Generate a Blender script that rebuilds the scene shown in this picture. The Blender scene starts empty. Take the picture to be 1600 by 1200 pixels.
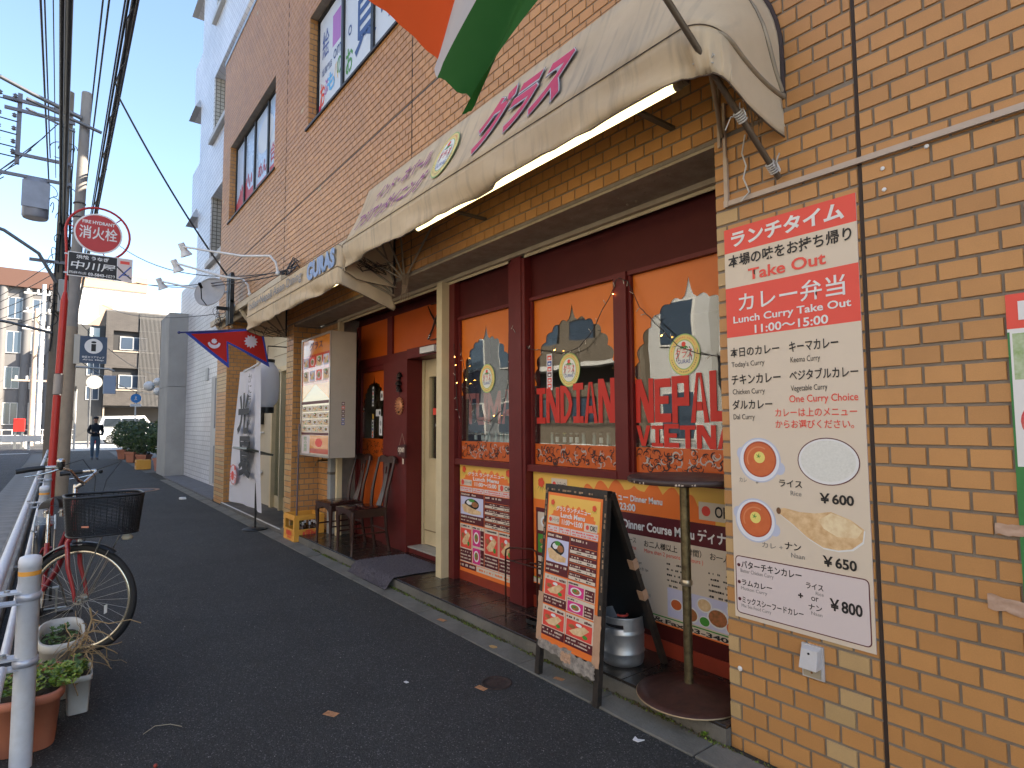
import bpy, math, random
from mathutils import Matrix, Vector, noise
random.seed(7)
S = bpy.context.scene
col = S.collection
PI = math.pi

# ------------------------------------------------------------------ camera
cam = bpy.data.objects.new('camera', bpy.data.cameras.new('camera'))
col.objects.link(cam)
S.camera = cam
YAW, PITCH, ROLL = -0.6571, 0.0683, -0.0051
CAMP = Vector((-.8533, 2.3717, 1.399))
_fw = Vector((math.cos(YAW)*math.cos(PITCH), math.sin(YAW)*math.cos(PITCH), math.sin(PITCH)))
_rt = Vector((math.sin(YAW), -math.cos(YAW), 0))
_up = _rt.cross(_fw)
_r2 = _rt*math.cos(ROLL)+_up*math.sin(ROLL)
_u2 = -_rt*math.sin(ROLL)+_up*math.cos(ROLL)
cm = Matrix((_r2, _u2, -_fw)).transposed().to_4x4()
cm.translation = CAMP
cam.matrix_world = cm
cam.data.sensor_width = 36
cam.data.lens = 920.15/1600*36
cam.data.clip_start = .02
cam.data.clip_end = 3000

# ------------------------------------------------------------------ world, sun, exposure
TOSUN = Vector((-.60, -.80, .0)).normalized()*math.cos(math.radians(36))
TOSUN.z = math.sin(math.radians(36))
W = bpy.data.worlds.new('World')
S.world = W
W.use_nodes = True
wn = W.node_tree
bg = wn.nodes['Background']
sky = wn.nodes.new('ShaderNodeTexSky')
sky.sky_type = 'NISHITA'
sky.sun_disc = False
sky.sun_elevation = math.radians(36)
sky.sun_rotation = math.atan2(TOSUN.x, TOSUN.y)
sky.air_density = 1.0
sky.dust_density = .9
sky.ozone_density = 3.0
wn.links.new(sky.outputs[0], bg.inputs[0])
bg.inputs[1].default_value = .115
sun = bpy.data.objects.new('sun', bpy.data.lights.new('sun', 'SUN'))
col.objects.link(sun)
sun.data.energy = 5.0
sun.data.angle = math.radians(.5)
sun.data.color = (1, .93, .82)
sun.rotation_euler = TOSUN.to_track_quat('Z', 'Y').to_euler()
S.view_settings.view_transform = 'Standard'
S.view_settings.look = 'None'
S.view_settings.gamma = 1
S.view_settings.use_curve_mapping = False
S.view_settings.exposure = 2.08
try:
    S.view_settings.use_white_balance = True
    S.view_settings.white_balance_temperature = 7050
    S.view_settings.white_balance_tint = 10
except Exception:
    pass
S.cycles.max_bounces = 8
S.cycles.transparent_max_bounces = 16

# ------------------------------------------------------------------ materials
MATS = {}
def lin(h):
    if not isinstance(h, str):
        return tuple(h)
    v = [int(h[i:i+2], 16)/255 for i in (0, 2, 4)]
    return tuple(c/12.92 if c <= .04045 else ((c+.055)/1.055)**2.4 for c in v)
def M(name, c, rough=.6, metal=0, nz=None, bump=None, spec=.5, c2=None, emit=None, coat=0):
    """nz=(scale, amount) blotchy colour noise (towards c2 or darker); bump=(scale, strength, distance)"""
    if name in MATS:
        return MATS[name]
    m = bpy.data.materials.new(name)
    m.use_nodes = True
    nt = m.node_tree
    b = nt.nodes['Principled BSDF']
    c = lin(c)
    b.inputs['Base Color'].default_value = (*c, 1)
    b.inputs['Roughness'].default_value = rough
    b.inputs['Metallic'].default_value = metal
    b.inputs['Specular IOR Level'].default_value = spec
    if coat:
        b.inputs['Coat Weight'].default_value = coat
    if emit:
        b.inputs['Emission Color'].default_value = (*lin(emit[0]), 1)
        b.inputs['Emission Strength'].default_value = emit[1]
    if nz or bump:
        tc = nt.nodes.new('ShaderNodeTexCoord')
    if nz:
        n = nt.nodes.new('ShaderNodeTexNoise')
        n.inputs['Scale'].default_value = nz[0]
        n.inputs['Detail'].default_value = 8
        n.inputs['Roughness'].default_value = .65
        nt.links.new(tc.outputs['Object'], n.inputs['Vector'])
        r = nt.nodes.new('ShaderNodeMapRange')
        r.inputs['From Min'].default_value = .35
        r.inputs['From Max'].default_value = .7
        r.inputs['To Max'].default_value = nz[1]
        nt.links.new(n.outputs['Fac'], r.inputs['Value'])
        x = nt.nodes.new('ShaderNodeMix')
        x.data_type = 'RGBA'
        x.inputs[6].default_value = (*c, 1)
        d = lin(c2) if c2 else tuple(k*.45 for k in c)
        x.inputs[7].default_value = (*d, 1)
        nt.links.new(r.outputs[0], x.inputs[0])
        nt.links.new(x.outputs[2], b.inputs['Base Color'])
        rr = nt.nodes.new('ShaderNodeMapRange')
        rr.inputs['To Min'].default_value = max(.02, rough-.08)
        rr.inputs['To Max'].default_value = min(1, rough+.15)
        nt.links.new(n.outputs['Fac'], rr.inputs['Value'])
        nt.links.new(rr.outputs[0], b.inputs['Roughness'])
    if bump:
        n2 = nt.nodes.new('ShaderNodeTexNoise')
        n2.inputs['Scale'].default_value = bump[0]
        n2.inputs['Detail'].default_value = 5
        nt.links.new(tc.outputs['Object'], n2.inputs['Vector'])
        bp = nt.nodes.new('ShaderNodeBump')
        bp.inputs['Strength'].default_value = bump[1]
        bp.inputs['Distance'].default_value = bump[2] if len(bump) > 2 else .01
        nt.links.new(n2.outputs['Fac'], bp.inputs['Height'])
        nt.links.new(bp.outputs[0], b.inputs['Normal'])
    MATS[name] = m
    return m

def tile_mat(name, c1, c2, rough=.45):
    m = bpy.data.materials.new(name)
    m.use_nodes = True
    nt = m.node_tree
    b = nt.nodes['Principled BSDF']
    g = nt.nodes.new('ShaderNodeNewGeometry')
    o = nt.nodes.new('ShaderNodeObjectInfo')
    a = nt.nodes.new('ShaderNodeMath'); a.operation = 'ADD'
    f = nt.nodes.new('ShaderNodeMath'); f.operation = 'FRACT'
    nt.links.new(g.outputs['Random Per Island'], a.inputs[0])
    nt.links.new(o.outputs['Random'], a.inputs[1])
    nt.links.new(a.outputs[0], f.inputs[0])
    x = nt.nodes.new('ShaderNodeMix'); x.data_type = 'RGBA'
    x.inputs[6].default_value = (*lin(c1), 1)
    x.inputs[7].default_value = (*lin(c2), 1)
    nt.links.new(f.outputs[0], x.inputs[0])
    tc = nt.nodes.new('ShaderNodeTexCoord')
    gp = nt.nodes.new('ShaderNodeNewGeometry')
    n = nt.nodes.new('ShaderNodeTexNoise')
    n.inputs['Scale'].default_value = 1.1
    n.inputs['Detail'].default_value = 9
    n.inputs['Roughness'].default_value = .7
    nt.links.new(gp.outputs['Position'], n.inputs['Vector'])
    r = nt.nodes.new('ShaderNodeMapRange')
    r.inputs['From Min'].default_value = .35
    r.inputs['From Max'].default_value = .75
    r.inputs['To Min'].default_value = 1.06
    r.inputs['To Max'].default_value = .8
    nt.links.new(n.outputs['Fac'], r.inputs['Value'])
    n3 = nt.nodes.new('ShaderNodeTexNoise')
    n3.inputs['Scale'].default_value = 260
    n3.inputs['Detail'].default_value = 3
    nt.links.new(gp.outputs['Position'], n3.inputs['Vector'])
    r3 = nt.nodes.new('ShaderNodeMapRange')
    r3.inputs['To Min'].default_value = .86
    r3.inputs['To Max'].default_value = 1.12
    nt.links.new(n3.outputs['Fac'], r3.inputs['Value'])
    mm = nt.nodes.new('ShaderNodeMath'); mm.operation = 'MULTIPLY'
    nt.links.new(r.outputs[0], mm.inputs[0])
    nt.links.new(r3.outputs[0], mm.inputs[1])
    y = nt.nodes.new('ShaderNodeVectorMath'); y.operation = 'SCALE'
    nt.links.new(x.outputs[2], y.inputs[0])
    nt.links.new(mm.outputs[0], y.inputs[3])
    nt.links.new(y.outputs[0], b.inputs['Base Color'])
    b.inputs['Roughness'].default_value = rough
    bp = nt.nodes.new('ShaderNodeBump')
    bp.inputs['Strength'].default_value = .25
    bp.inputs['Distance'].default_value = .002
    nt.links.new(n3.outputs['Fac'], bp.inputs['Height'])
    nt.links.new(bp.outputs[0], b.inputs['Normal'])
    MATS[name] = m
    return m

def glass_mat(name, tint=(.8, .85, .84), ior=1.55, rough=0.0, dirt=.0):
    m = bpy.data.materials.new(name)
    m.use_nodes = True
    nt = m.node_tree
    nt.nodes.remove(nt.nodes['Principled BSDF'])
    out = nt.nodes['Material Output']
    t = nt.nodes.new('ShaderNodeBsdfTransparent'); t.inputs[0].default_value = (*tint, 1)
    g = nt.nodes.new('ShaderNodeBsdfGlossy'); g.inputs['Roughness'].default_value = rough
    g.inputs['Color'].default_value = (.95, .95, .95, 1)
    f0 = ((ior-1)/(ior+1))**2
    ge = nt.nodes.new('ShaderNodeNewGeometry')
    dt_ = nt.nodes.new('ShaderNodeVectorMath'); dt_.operation = 'DOT_PRODUCT'
    nt.links.new(ge.outputs['Normal'], dt_.inputs[0]); nt.links.new(ge.outputs['Incoming'], dt_.inputs[1])
    def mth(op, *v):
        q = nt.nodes.new('ShaderNodeMath'); q.operation = op
        for i, k in enumerate(v):
            if isinstance(k, (int, float)): q.inputs[i].default_value = k
            else: nt.links.new(k, q.inputs[i])
        return q.outputs[0]
    cs = mth('ABSOLUTE', dt_.outputs['Value'])
    p5 = mth('POWER', mth('SUBTRACT', 1.0, cs), 5.0)
    fac_ = mth('MULTIPLY_ADD', p5, 1-f0, f0)
    x = nt.nodes.new('ShaderNodeMixShader')
    nt.links.new(fac_, x.inputs[0])
    nt.links.new(t.outputs[0], x.inputs[1])
    nt.links.new(g.outputs[0], x.inputs[2])
    if ior > 1.7:   # very slight waviness of old float glass
        tc = nt.nodes.new('ShaderNodeTexCoord')
        n = nt.nodes.new('ShaderNodeTexNoise'); n.inputs['Scale'].default_value = 2.5
        nt.links.new(tc.outputs['Object'], n.inputs['Vector'])
        bp = nt.nodes.new('ShaderNodeBump'); bp.inputs['Strength'].default_value = .05
        bp.inputs['Distance'].default_value = .02
        nt.links.new(n.outputs['Fac'], bp.inputs['Height'])
        nt.links.new(bp.outputs[0], g.inputs['Normal'])
    nt.links.new(x.outputs[0], out.inputs[0])
    MATS[name] = m
    return m

def asphalt_mat(name, c, c2, speck):
    m = bpy.data.materials.new(name)
    m.use_nodes = True
    nt = m.node_tree
    b = nt.nodes['Principled BSDF']
    tc = nt.nodes.new('ShaderNodeTexCoord')
    v = nt.nodes.new('ShaderNodeTexVoronoi'); v.inputs['Scale'].default_value = 210
    nt.links.new(tc.outputs['Object'], v.inputs['Vector'])
    rp = nt.nodes.new('ShaderNodeValToRGB')
    rp.color_ramp.elements[0].position = 0.0; rp.color_ramp.elements[0].color = (*[k*.45 for k in lin(c)], 1)
    rp.color_ramp.elements[1].position = 1.0; rp.color_ramp.elements[1].color = (*speck, 1)
    e = rp.color_ramp.elements.new(.6); e.color = (*lin(c), 1)
    e = rp.color_ramp.elements.new(.93); e.color = (*[k*1.5 for k in lin(c)], 1)
    sp = nt.nodes.new('ShaderNodeSeparateColor')
    nt.links.new(v.outputs['Color'], sp.inputs[0])
    nt.links.new(sp.outputs[0], rp.inputs[0])
    n = nt.nodes.new('ShaderNodeTexNoise'); n.inputs['Scale'].default_value = 1.3; n.inputs['Detail'].default_value = 10
    n.inputs['Roughness'].default_value = .7
    nt.links.new(tc.outputs['Object'], n.inputs['Vector'])
    r = nt.nodes.new('ShaderNodeMapRange'); r.inputs['From Min'].default_value = .3; r.inputs['From Max'].default_value = .7
    r.inputs['To Min'].default_value = .75; r.inputs['To Max'].default_value = 1.3
    nt.links.new(n.outputs['Fac'], r.inputs['Value'])
    y = nt.nodes.new('ShaderNodeVectorMath'); y.operation = 'SCALE'
    nt.links.new(rp.outputs[0], y.inputs[0]); nt.links.new(r.outputs[0], y.inputs[3])
    nt.links.new(y.outputs[0], b.inputs['Base Color'])
    b.inputs['Roughness'].default_value = .8
    n2 = nt.nodes.new('ShaderNodeTexNoise'); n2.inputs['Scale'].default_value = 95; n2.inputs['Detail'].default_value = 4
    nt.links.new(tc.outputs['Object'], n2.inputs['Vector'])
    ad = nt.nodes.new('ShaderNodeMath'); ad.operation = 'SUBTRACT'
    nt.links.new(n2.outputs['Fac'], ad.inputs[0]); nt.links.new(v.outputs['Distance'], ad.inputs[1])
    bp = nt.nodes.new('ShaderNodeBump'); bp.inputs['Strength'].default_value = .9; bp.inputs['Distance'].default_value = .006
    nt.links.new(ad.outputs[0], bp.inputs['Height']); nt.links.new(bp.outputs[0], b.inputs['Normal'])
    MATS[name] = m
    return m

def brick_mat(name, c1, c2, mortar, sx, sz, gap, facing='Y', offset=.5, rough=.5, bumpd=.004):
    """small far-off tiling on a wall; facing = wall normal axis"""
    m = bpy.data.materials.new(name)
    m.use_nodes = True
    nt = m.node_tree
    b = nt.nodes['Principled BSDF']
    g = nt.nodes.new('ShaderNodeNewGeometry')
    sp = nt.nodes.new('ShaderNodeSeparateXYZ')
    nt.links.new(g.outputs['Position'], sp.inputs[0])
    ad = nt.nodes.new('ShaderNodeMath'); ad.operation = 'ADD'
    nt.links.new(sp.outputs[0], ad.inputs[0]); nt.links.new(sp.outputs[1], ad.inputs[1])
    cb = nt.nodes.new('ShaderNodeCombineXYZ')
    nt.links.new(ad.outputs[0], cb.inputs[0]); nt.links.new(sp.outputs[2], cb.inputs[1])
    bt = nt.nodes.new('ShaderNodeTexBrick')
    bt.inputs['Scale'].default_value = 1
    bt.inputs['Brick Width'].default_value = sx
    bt.inputs['Row Height'].default_value = sz
    bt.inputs['Mortar Size'].default_value = gap
    bt.inputs['Mortar Smooth'].default_value = .1
    bt.inputs['Color1'].default_value = (*lin(c1), 1)
    bt.inputs['Color2'].default_value = (*lin(c2), 1)
    bt.inputs['Mortar'].default_value = (*lin(mortar), 1)
    bt.offset = offset
    nt.links.new(cb.outputs[0], bt.inputs['Vector'])
    n = nt.nodes.new('ShaderNodeTexNoise'); n.inputs['Scale'].default_value = .8; n.inputs['Detail'].default_value = 9
    nt.links.new(g.outputs['Position'], n.inputs['Vector'])
    r = nt.nodes.new('ShaderNodeMapRange'); r.inputs['From Min'].default_value = .35; r.inputs['From Max'].default_value = .7
    r.inputs['To Min'].default_value = 1.05; r.inputs['To Max'].default_value = .8
    nt.links.new(n.outputs['Fac'], r.inputs['Value'])
    y = nt.nodes.new('ShaderNodeVectorMath'); y.operation = 'SCALE'
    nt.links.new(bt.outputs['Color'], y.inputs[0]); nt.links.new(r.outputs[0], y.inputs[3])
    nt.links.new(y.outputs[0], b.inputs['Base Color'])
    b.inputs['Roughness'].default_value = rough
    bp = nt.nodes.new('ShaderNodeBump'); bp.invert = True
    bp.inputs['Strength'].default_value = .8; bp.inputs['Distance'].default_value = bumpd
    nt.links.new(bt.outputs['Fac'], bp.inputs['Height']); nt.links.new(bp.outputs[0], b.inputs['Normal'])
    MATS[name] = m
    return m

def cloth_mat(name, c, stain, amt, rough=.75, trans=.35, scale=3):
    m = M(name, c, rough, 0, (scale, amt), (40, .25, .003), c2=stain)
    nt = m.node_tree
    b = nt.nodes['Principled BSDF']
    out = nt.nodes['Material Output']
    tr = nt.nodes.new('ShaderNodeBsdfTranslucent')
    if b.inputs['Base Color'].is_linked:
        nt.links.new(b.inputs['Base Color'].links[0].from_socket, tr.inputs[0])
    x = nt.nodes.new('ShaderNodeMixShader'); x.inputs[0].default_value = trans
    nt.links.new(b.outputs[0], x.inputs[1]); nt.links.new(tr.outputs[0], x.inputs[2])
    nt.links.new(x.outputs[0], out.inputs[0])
    return m

TILE = tile_mat('orange_tile', (.56, .272, .092), (.48, .228, .076), .45)
PALE = tile_mat('pale_tile', (.55, .36, .17), (.50, .33, .15))
GROUT = M('grout', (.25, .21, .17), .9, nz=(6, .7), bump=(120, .5, .003), c2=(.13, .105, .085))
BEIGE = M('beige_paint', (.50, .40, .27), .55, nz=(5, .5), bump=(60, .2, .002), c2=(.30, .21, .12))
CREAM = M('cream_paint', (.68, .55, .33), .42, nz=(4, .25), bump=(90, .12, .001))
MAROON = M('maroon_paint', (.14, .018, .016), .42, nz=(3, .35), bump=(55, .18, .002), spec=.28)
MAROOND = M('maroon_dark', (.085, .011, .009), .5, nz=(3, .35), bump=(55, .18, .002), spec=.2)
ORANGE = M('orange_film', (.55, .095, .008), .35, nz=(2, .3), c2=(.42, .065, .008))
ORANGE2 = M('orange_film_light', (.70, .175, .015), .35, nz=(1.5, .4), c2=(.55, .10, .008))
REDLET = M('red_letters', (.58, .022, .010), .5, nz=(6, .15))
GLASS = glass_mat('window_glass', (.86, .90, .88), 2.05)
GLASS2 = glass_mat('plain_glass', (.7, .75, .78), 2.6)
ASPH = asphalt_mat('sidewalk_asphalt', (.037, .037, .0345), None, (.17, .165, .155))
ROAD = asphalt_mat('road_asphalt', (.06, .06, .062), None, (.14, .14, .135))
CONC = M('concrete', (.30, .28, .24), .85, nz=(3, .6), bump=(70, .6, .004), c2=(.13, .12, .10))
CONC2 = M('kerb_concrete', (.17, .155, .13), .9, nz=(4, .7), bump=(90, .8, .005), c2=(.07, .065, .055))
PLATT = M('step_tile', (.032, .024, .018), .22, nz=(5, .5), bump=(40, .15, .002))
POLEC = M('pole_concrete', (.27, .25, .23), .8, nz=(2.5, .4), bump=(80, .3, .003))
WHITEP = M('white_paint', (.72, .73, .74), .38, nz=(7, .22), bump=(30, .08, .002), c2=(.42, .38, .32))
CHROME = M('chrome', (.62, .61, .58), .22, 1, nz=(20, .4))
STEEL = M('steel', (.45, .45, .44), .38, 1, nz=(8, .5), bump=(40, .1, .001))
BLACK = M('black_plastic', (.012, .012, .012), .45, bump=(60, .1, .001))
RUBBER = M('rubber', (.018, .018, .018), .75, bump=(90, .3, .002))
DARKW = M('dark_wood', (.055, .020, .013), .32, nz=(7, .6), bump=(30, .15, .002), c2=(.02, .008, .006))
PWHITE = M('paper_white', (.76, .75, .74), .5)
PCREAM = M('print_cream', (.68, .57, .45), .42)
PPINK = M('print_pink', (.68, .58, .56), .42)
PRED = M('print_red', (.80, .075, .050), .42)
PBLACK = M('print_black', (.015, .012, .012), .5)
PMAR = M('print_maroon', (.11, .012, .018), .45)
PYEL = M('print_yellow', (.85, .50, .10), .42)
PORA = M('print_orange', (.85, .19, .035), .42)
PGRN = M('print_green', (.06, .28, .04), .45)
PMAG = M('print_magenta', (.70, .03, .22), .45)
PBLUE = M('print_blue', (.04, .09, .35), .45)
PSOUP = M('print_soup', (.62, .14, .04), .45, nz=(30, .4), c2=(.5, .08, .02))
PNAAN = M('print_naan', (.80, .58, .33), .5, nz=(28, .7), c2=(.50, .24, .08))
PRICE = M('print_rice', (.74, .73, .68), .5, nz=(120, .5), c2=(.55, .55, .5))
PFOOD = M('print_food', (.50, .16, .06), .5, nz=(45, .9), c2=(.15, .10, .03))
PLAV = M('print_lavender', (.55, .55, .75), .5, nz=(8, .4), c2=(.75, .7, .72))

# ------------------------------------------------------------------ geometry builder
MW = {}
class G:
    def __init__(s):
        s.v = []; s.f = []; s.m = []; s.sm = []; s.mats = []
    def mi(s, m):
        if m not in s.mats: s.mats.append(m)
        return s.mats.index(m)
    def add(s, vs, fs, m, smooth=False):
        o = len(s.v); k = s.mi(m)
        s.v += [tuple(p) for p in vs]
        for f in fs:
            s.f.append([o+i for i in f]); s.m.append(k); s.sm.append(smooth)
        return s
    def box(s, x0, x1, y0, y1, z0, z1, m):
        x0, x1 = min(x0, x1), max(x0, x1); y0, y1 = min(y0, y1), max(y0, y1); z0, z1 = min(z0, z1), max(z0, z1)
        vs = [(x0,y0,z0),(x1,y0,z0),(x1,y1,z0),(x0,y1,z0),(x0,y0,z1),(x1,y0,z1),(x1,y1,z1),(x0,y1,z1)]
        return s.add(vs, [(0,3,2,1),(4,5,6,7),(0,1,5,4),(1,2,6,5),(2,3,7,6),(3,0,4,7)], m)
    def obox(s, c, ax, ay, az, m):
        """oriented box, c centre, half axes"""
        c, ax, ay, az = map(Vector, (c, ax, ay, az))
        vs = [c+ax*i+ay*j+az*k for k in (-1, 1) for (i, j) in ((-1,-1),(1,-1),(1,1),(-1,1))]
        return s.add(vs, [(0,3,2,1),(4,5,6,7),(0,1,5,4),(1,2,6,5),(2,3,7,6),(3,0,4,7)], m)
    def cham(s, x0, x1, y0, y1, z0, z1, c, m):
        """box with all vertical+top edges chamfered"""
        x0, x1 = min(x0, x1), max(x0, x1); y0, y1 = min(y0, y1), max(y0, y1)
        def ring(d, e, z):
            return [(x0+e,y0+d,z),(x1-e,y0+d,z),(x1-d,y0+e,z),(x1-d,y1-e,z),(x1-e,y1-d,z),(x0+e,y1-d,z),(x0+d,y1-e,z),(x0+d,y0+e,z)]
        r = ring(0, c, z0)+ring(0, c, z1-c)+ring(c, 2*c, z1)
        fs = [tuple(range(7, -1, -1))]
        for k in (0, 8):
            for i in range(8):
                j = (i+1) % 8
                fs.append((k+i, k+j, k+8+j, k+8+i))
        fs.append(tuple(range(16, 24)))
        return s.add(r, fs, m)
    def cyl(s, p0, p1, r0, r1=None, n=12, m=None, caps=True, smooth=True):
        r1 = r0 if r1 is None else r1
        p0, p1 = Vector(p0), Vector(p1)
        d = (p1-p0).normalized()
        a = d.orthogonal().normalized(); b = d.cross(a)
        vs = []
        for p, r in ((p0, r0), (p1, r1)):
            for i in range(n):
                t = 2*PI*i/n
                vs.append(p+(a*math.cos(t)+b*math.sin(t))*r)
        fs = [(i, (i+1) % n, n+(i+1) % n, n+i) for i in range(n)]
        s.add(vs, fs, m, smooth)
        if caps:
            s.add(vs, [tuple(range(n-1, -1, -1)), tuple(range(n, 2*n))], m)
        return s
    def tube(s, path, r, n=8, m=None, caps=True):
        P = [Vector(p) for p in path]
        rs = r if isinstance(r, (list, tuple)) else [r]*len(P)
        t0 = (P[1]-P[0]).normalized()
        a = t0.orthogonal().normalized()
        vs = []
        for i, p in enumerate(P):
            t = (P[min(i+1, len(P)-1)]-P[max(i-1, 0)])
            t = t.normalized() if t.length > 1e-9 else t0
            a = (a-t*a.dot(t))
            a = a.normalized() if a.length > 1e-6 else t.orthogonal().normalized()
            b = t.cross(a)
            for k in range(n):
                q = 2*PI*k/n
                vs.append(p+(a*math.cos(q)+b*math.sin(q))*rs[i])
        fs = []
        for i in range(len(P)-1):
            for k in range(n):
                fs.append((i*n+k, i*n+(k+1) % n, (i+1)*n+(k+1) % n, (i+1)*n+k))
        s.add(vs, fs, m, True)
        if caps:
            L = (len(P)-1)*n
            s.add(vs, [tuple(range(n-1, -1, -1)), tuple(range(L, L+n))], m)
        return s
    def torus(s, c, nrm, R, r, m, N=48, n=8, a0=0, a1=2*PI, flat=1):
        c, nrm = Vector(c), Vector(nrm).normalized()
        a = nrm.orthogonal().normalized() if abs(nrm.z) > .9 else Vector((0, 0, 1)).cross(nrm).normalized()
        b = nrm.cross(a)
        full = abs(a1-a0) > 2*PI-1e-3
        K = N if full else N+1
        vs = []
        for i in range(K):
            t = a0+(a1-a0)*i/N
            e = a*math.cos(t)+b*math.sin(t)
            for k in range(n):
                q = 2*PI*k/n
                vs.append(c+e*(R+r*math.cos(q))+nrm*(r*flat*math.sin(q)))
        fs = []
        for i in range(N):
            j = (i+1) % K
            for k in range(n):
                fs.append((i*n+k, j*n+k, j*n+(k+1) % n, i*n+(k+1) % n))
        return s.add(vs, fs, m, True)
    def lathe(s, c, prof, m, n=32, smooth=True, sx=1, sy=1):
        c = Vector(c)
        vs = []
        for r, z in prof:
            for i in range(n):
                t = 2*PI*i/n
                vs.append(c+Vector((r*sx*math.cos(t), r*sy*math.sin(t), z)))
        fs = []
        for j in range(len(prof)-1):
            for i in range(n):
                fs.append((j*n+i, j*n+(i+1) % n, (j+1)*n+(i+1) % n, (j+1)*n+i))
        s.add(vs, fs, m, smooth)
        if prof[0][0] > 1e-4: s.add(vs, [tuple(range(n-1, -1, -1))], m)
        if prof[-1][0] > 1e-4: s.add(vs, [tuple(range((len(prof)-1)*n, len(prof)*n))], m)
        return s
    def poly(s, pts, m, ext=0, dz=0):
        """flat polygon in local XY at z=dz, optional extrusion down to dz-ext"""
        n = len(pts)
        vs = [(x, y, dz) for x, y in pts]
        if ext:
            vs += [(x, y, dz-ext) for x, y in pts]
            fs = [tuple(range(n)), tuple(range(2*n-1, n-1, -1))]+[(i, n+i, n+(i+1) % n, (i+1) % n) for i in range(n)]
        else:
            fs = [tuple(range(n))]
        return s.add(vs, fs, m)
    def rect(s, x0, y0, x1, y1, m, z=0):
        return s.add([(x0,y0,z),(x1,y0,z),(x1,y1,z),(x0,y1,z)], [(0,1,2,3)], m)
    def disc(s, x, y, rx, ry, m, z=0, n=28, rot=0):
        c, q = math.cos(rot), math.sin(rot)
        pts = []
        for i in range(n):
            t = 2*PI*i/n
            a, b = rx*math.cos(t), ry*math.sin(t)
            pts.append((x+a*c-b*q, y+a*q+b*c))
        return s.poly(pts, m, 0, z)
    def grid(s, fn, nu, nv, m, smooth=True):
        vs = [fn(i/nu, j/nv) for j in range(nv+1) for i in range(nu+1)]
        w = nu+1
        fs = [(j*w+i, j*w+i+1, (j+1)*w+i+1, (j+1)*w+i) for j in range(nv) for i in range(nu)]
        return s.add(vs, fs, m, smooth)
    def sphere(s, c, r, m, n=16, k=10, sx=1, sy=1, sz=1):
        prof = [(max(1e-5, r*math.sin(PI*i/k)), -r*sz*math.cos(PI*i/k)) for i in range(k+1)]
        return s.lathe(c, prof, m, n, True, sx, sy)
    def build(s, name, parent=None, kind=None, local=False, label=None):
        me = bpy.data.meshes.new(name)
        vs = s.v
        if parent is not None and not local:
            inv = MW[parent.name].inverted()
            vs = [inv @ Vector(p) for p in vs]
        me.from_pydata([tuple(p) for p in vs], [], s.f)
        for m in s.mats: me.materials.append(m)
        me.polygons.foreach_set('material_index', s.m)
        me.polygons.foreach_set('use_smooth', s.sm)
        me.update()
        o = bpy.data.objects.new(name, me)
        col.objects.link(o)
        if parent is not None:
            o.parent = parent
            MW[o.name] = MW[parent.name]
        else:
            MW[o.name] = Matrix()
        if kind: o['kind'] = kind
        if label: o['label'] = label
        return o

def thing(name, label, cat, loc=(0, 0, 0), rot=None, group=None):
    o = bpy.data.objects.new(name, None)
    o.empty_display_size = .1
    col.objects.link(o)
    m = Matrix.Translation(Vector(loc))
    if rot is not None: m = m @ rot.to_4x4()
    o.matrix_world = m
    MW[o.name] = m
    o['label'] = label; o['category'] = cat
    if group: o['group'] = group
    return o
def solo(g, name, label, cat, group=None):
    o = g.build(name)
    o['label'] = label; o['category'] = cat
    if group: o['group'] = group
    return o
def struct(g, name): return g.build(name, kind='structure')
# board frames: local x to the viewer's right, local y up, local z out of the face
FACE_Y = Matrix(((-1, 0, 0), (0, 0, 1), (0, 1, 0)))             # faces the street (+Y)
FACE_NX = Matrix(((0, 0, -1), (-1, 0, 0), (0, 1, 0)))           # faces the camera side (-X)
def frame_of(xdir, ydir):
    x = Vector(xdir).normalized(); z = x.cross(Vector(ydir)).normalized(); y = z.cross(x)
    return Matrix((x, y, z)).transposed()

TEXTS = []
def T(parent, body, box, mat, z=.001, bold=0, shear=0, name='lettering', space=1.0, line=1.0, keep=False, rot=0):
    c = bpy.data.curves.new(name, 'FONT')
    c.body = body
    c.size = .1
    c.align_x = 'LEFT'
    c.resolution_u = 3
    c.offset = bold*.1
    c.shear = shear
    c.space_character = space
    c.space_line = line
    c.fill_mode = 'FRONT'
    c.materials.append(mat)
    o = bpy.data.objects.new(name, c)
    col.objects.link(o)
    o.parent = parent
    TEXTS.append((o, box, z, keep, rot))
    MW[o.name] = MW[parent.name]
    return o
def fit_texts():
    bpy.context.view_layer.update()
    for o, (x0, y0, x1, y1), z, keep, rot in TEXTS:
        bb = o.bound_box
        ax0 = min(p[0] for p in bb); ax1 = max(p[0] for p in bb)
        ay0 = min(p[1] for p in bb); ay1 = max(p[1] for p in bb)
        w, h = max(ax1-ax0, 1e-4), max(ay1-ay0, 1e-4)
        sx, sy = (x1-x0)/w, (y1-y0)/h
        if keep: sx = sy = min(sx, sy)
        o.rotation_euler = (0, 0, rot)
        o.scale = (sx, sy, 1)
        lx, ly = x0-ax0*sx, y0-ay0*sy
        if keep: ly = (y0+y1)/2-(ay0+ay1)/2*sy; lx = (x0+x1)/2-(ax0+ax1)/2*sx
        o.location = (lx, ly, z)
def copy_tree(o, parent=None):
    c = o.copy(); col.objects.link(c)
    if parent is not None: c.parent = parent
    MW[c.name] = MW.get(o.name, Matrix())
    for ch in list(o.children): copy_tree(ch, c)
    return c
def zf(x):   # ground rises gently beyond the shops
    return 0 if x < 28 else min(.32, (x-28)*.32/20)
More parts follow.
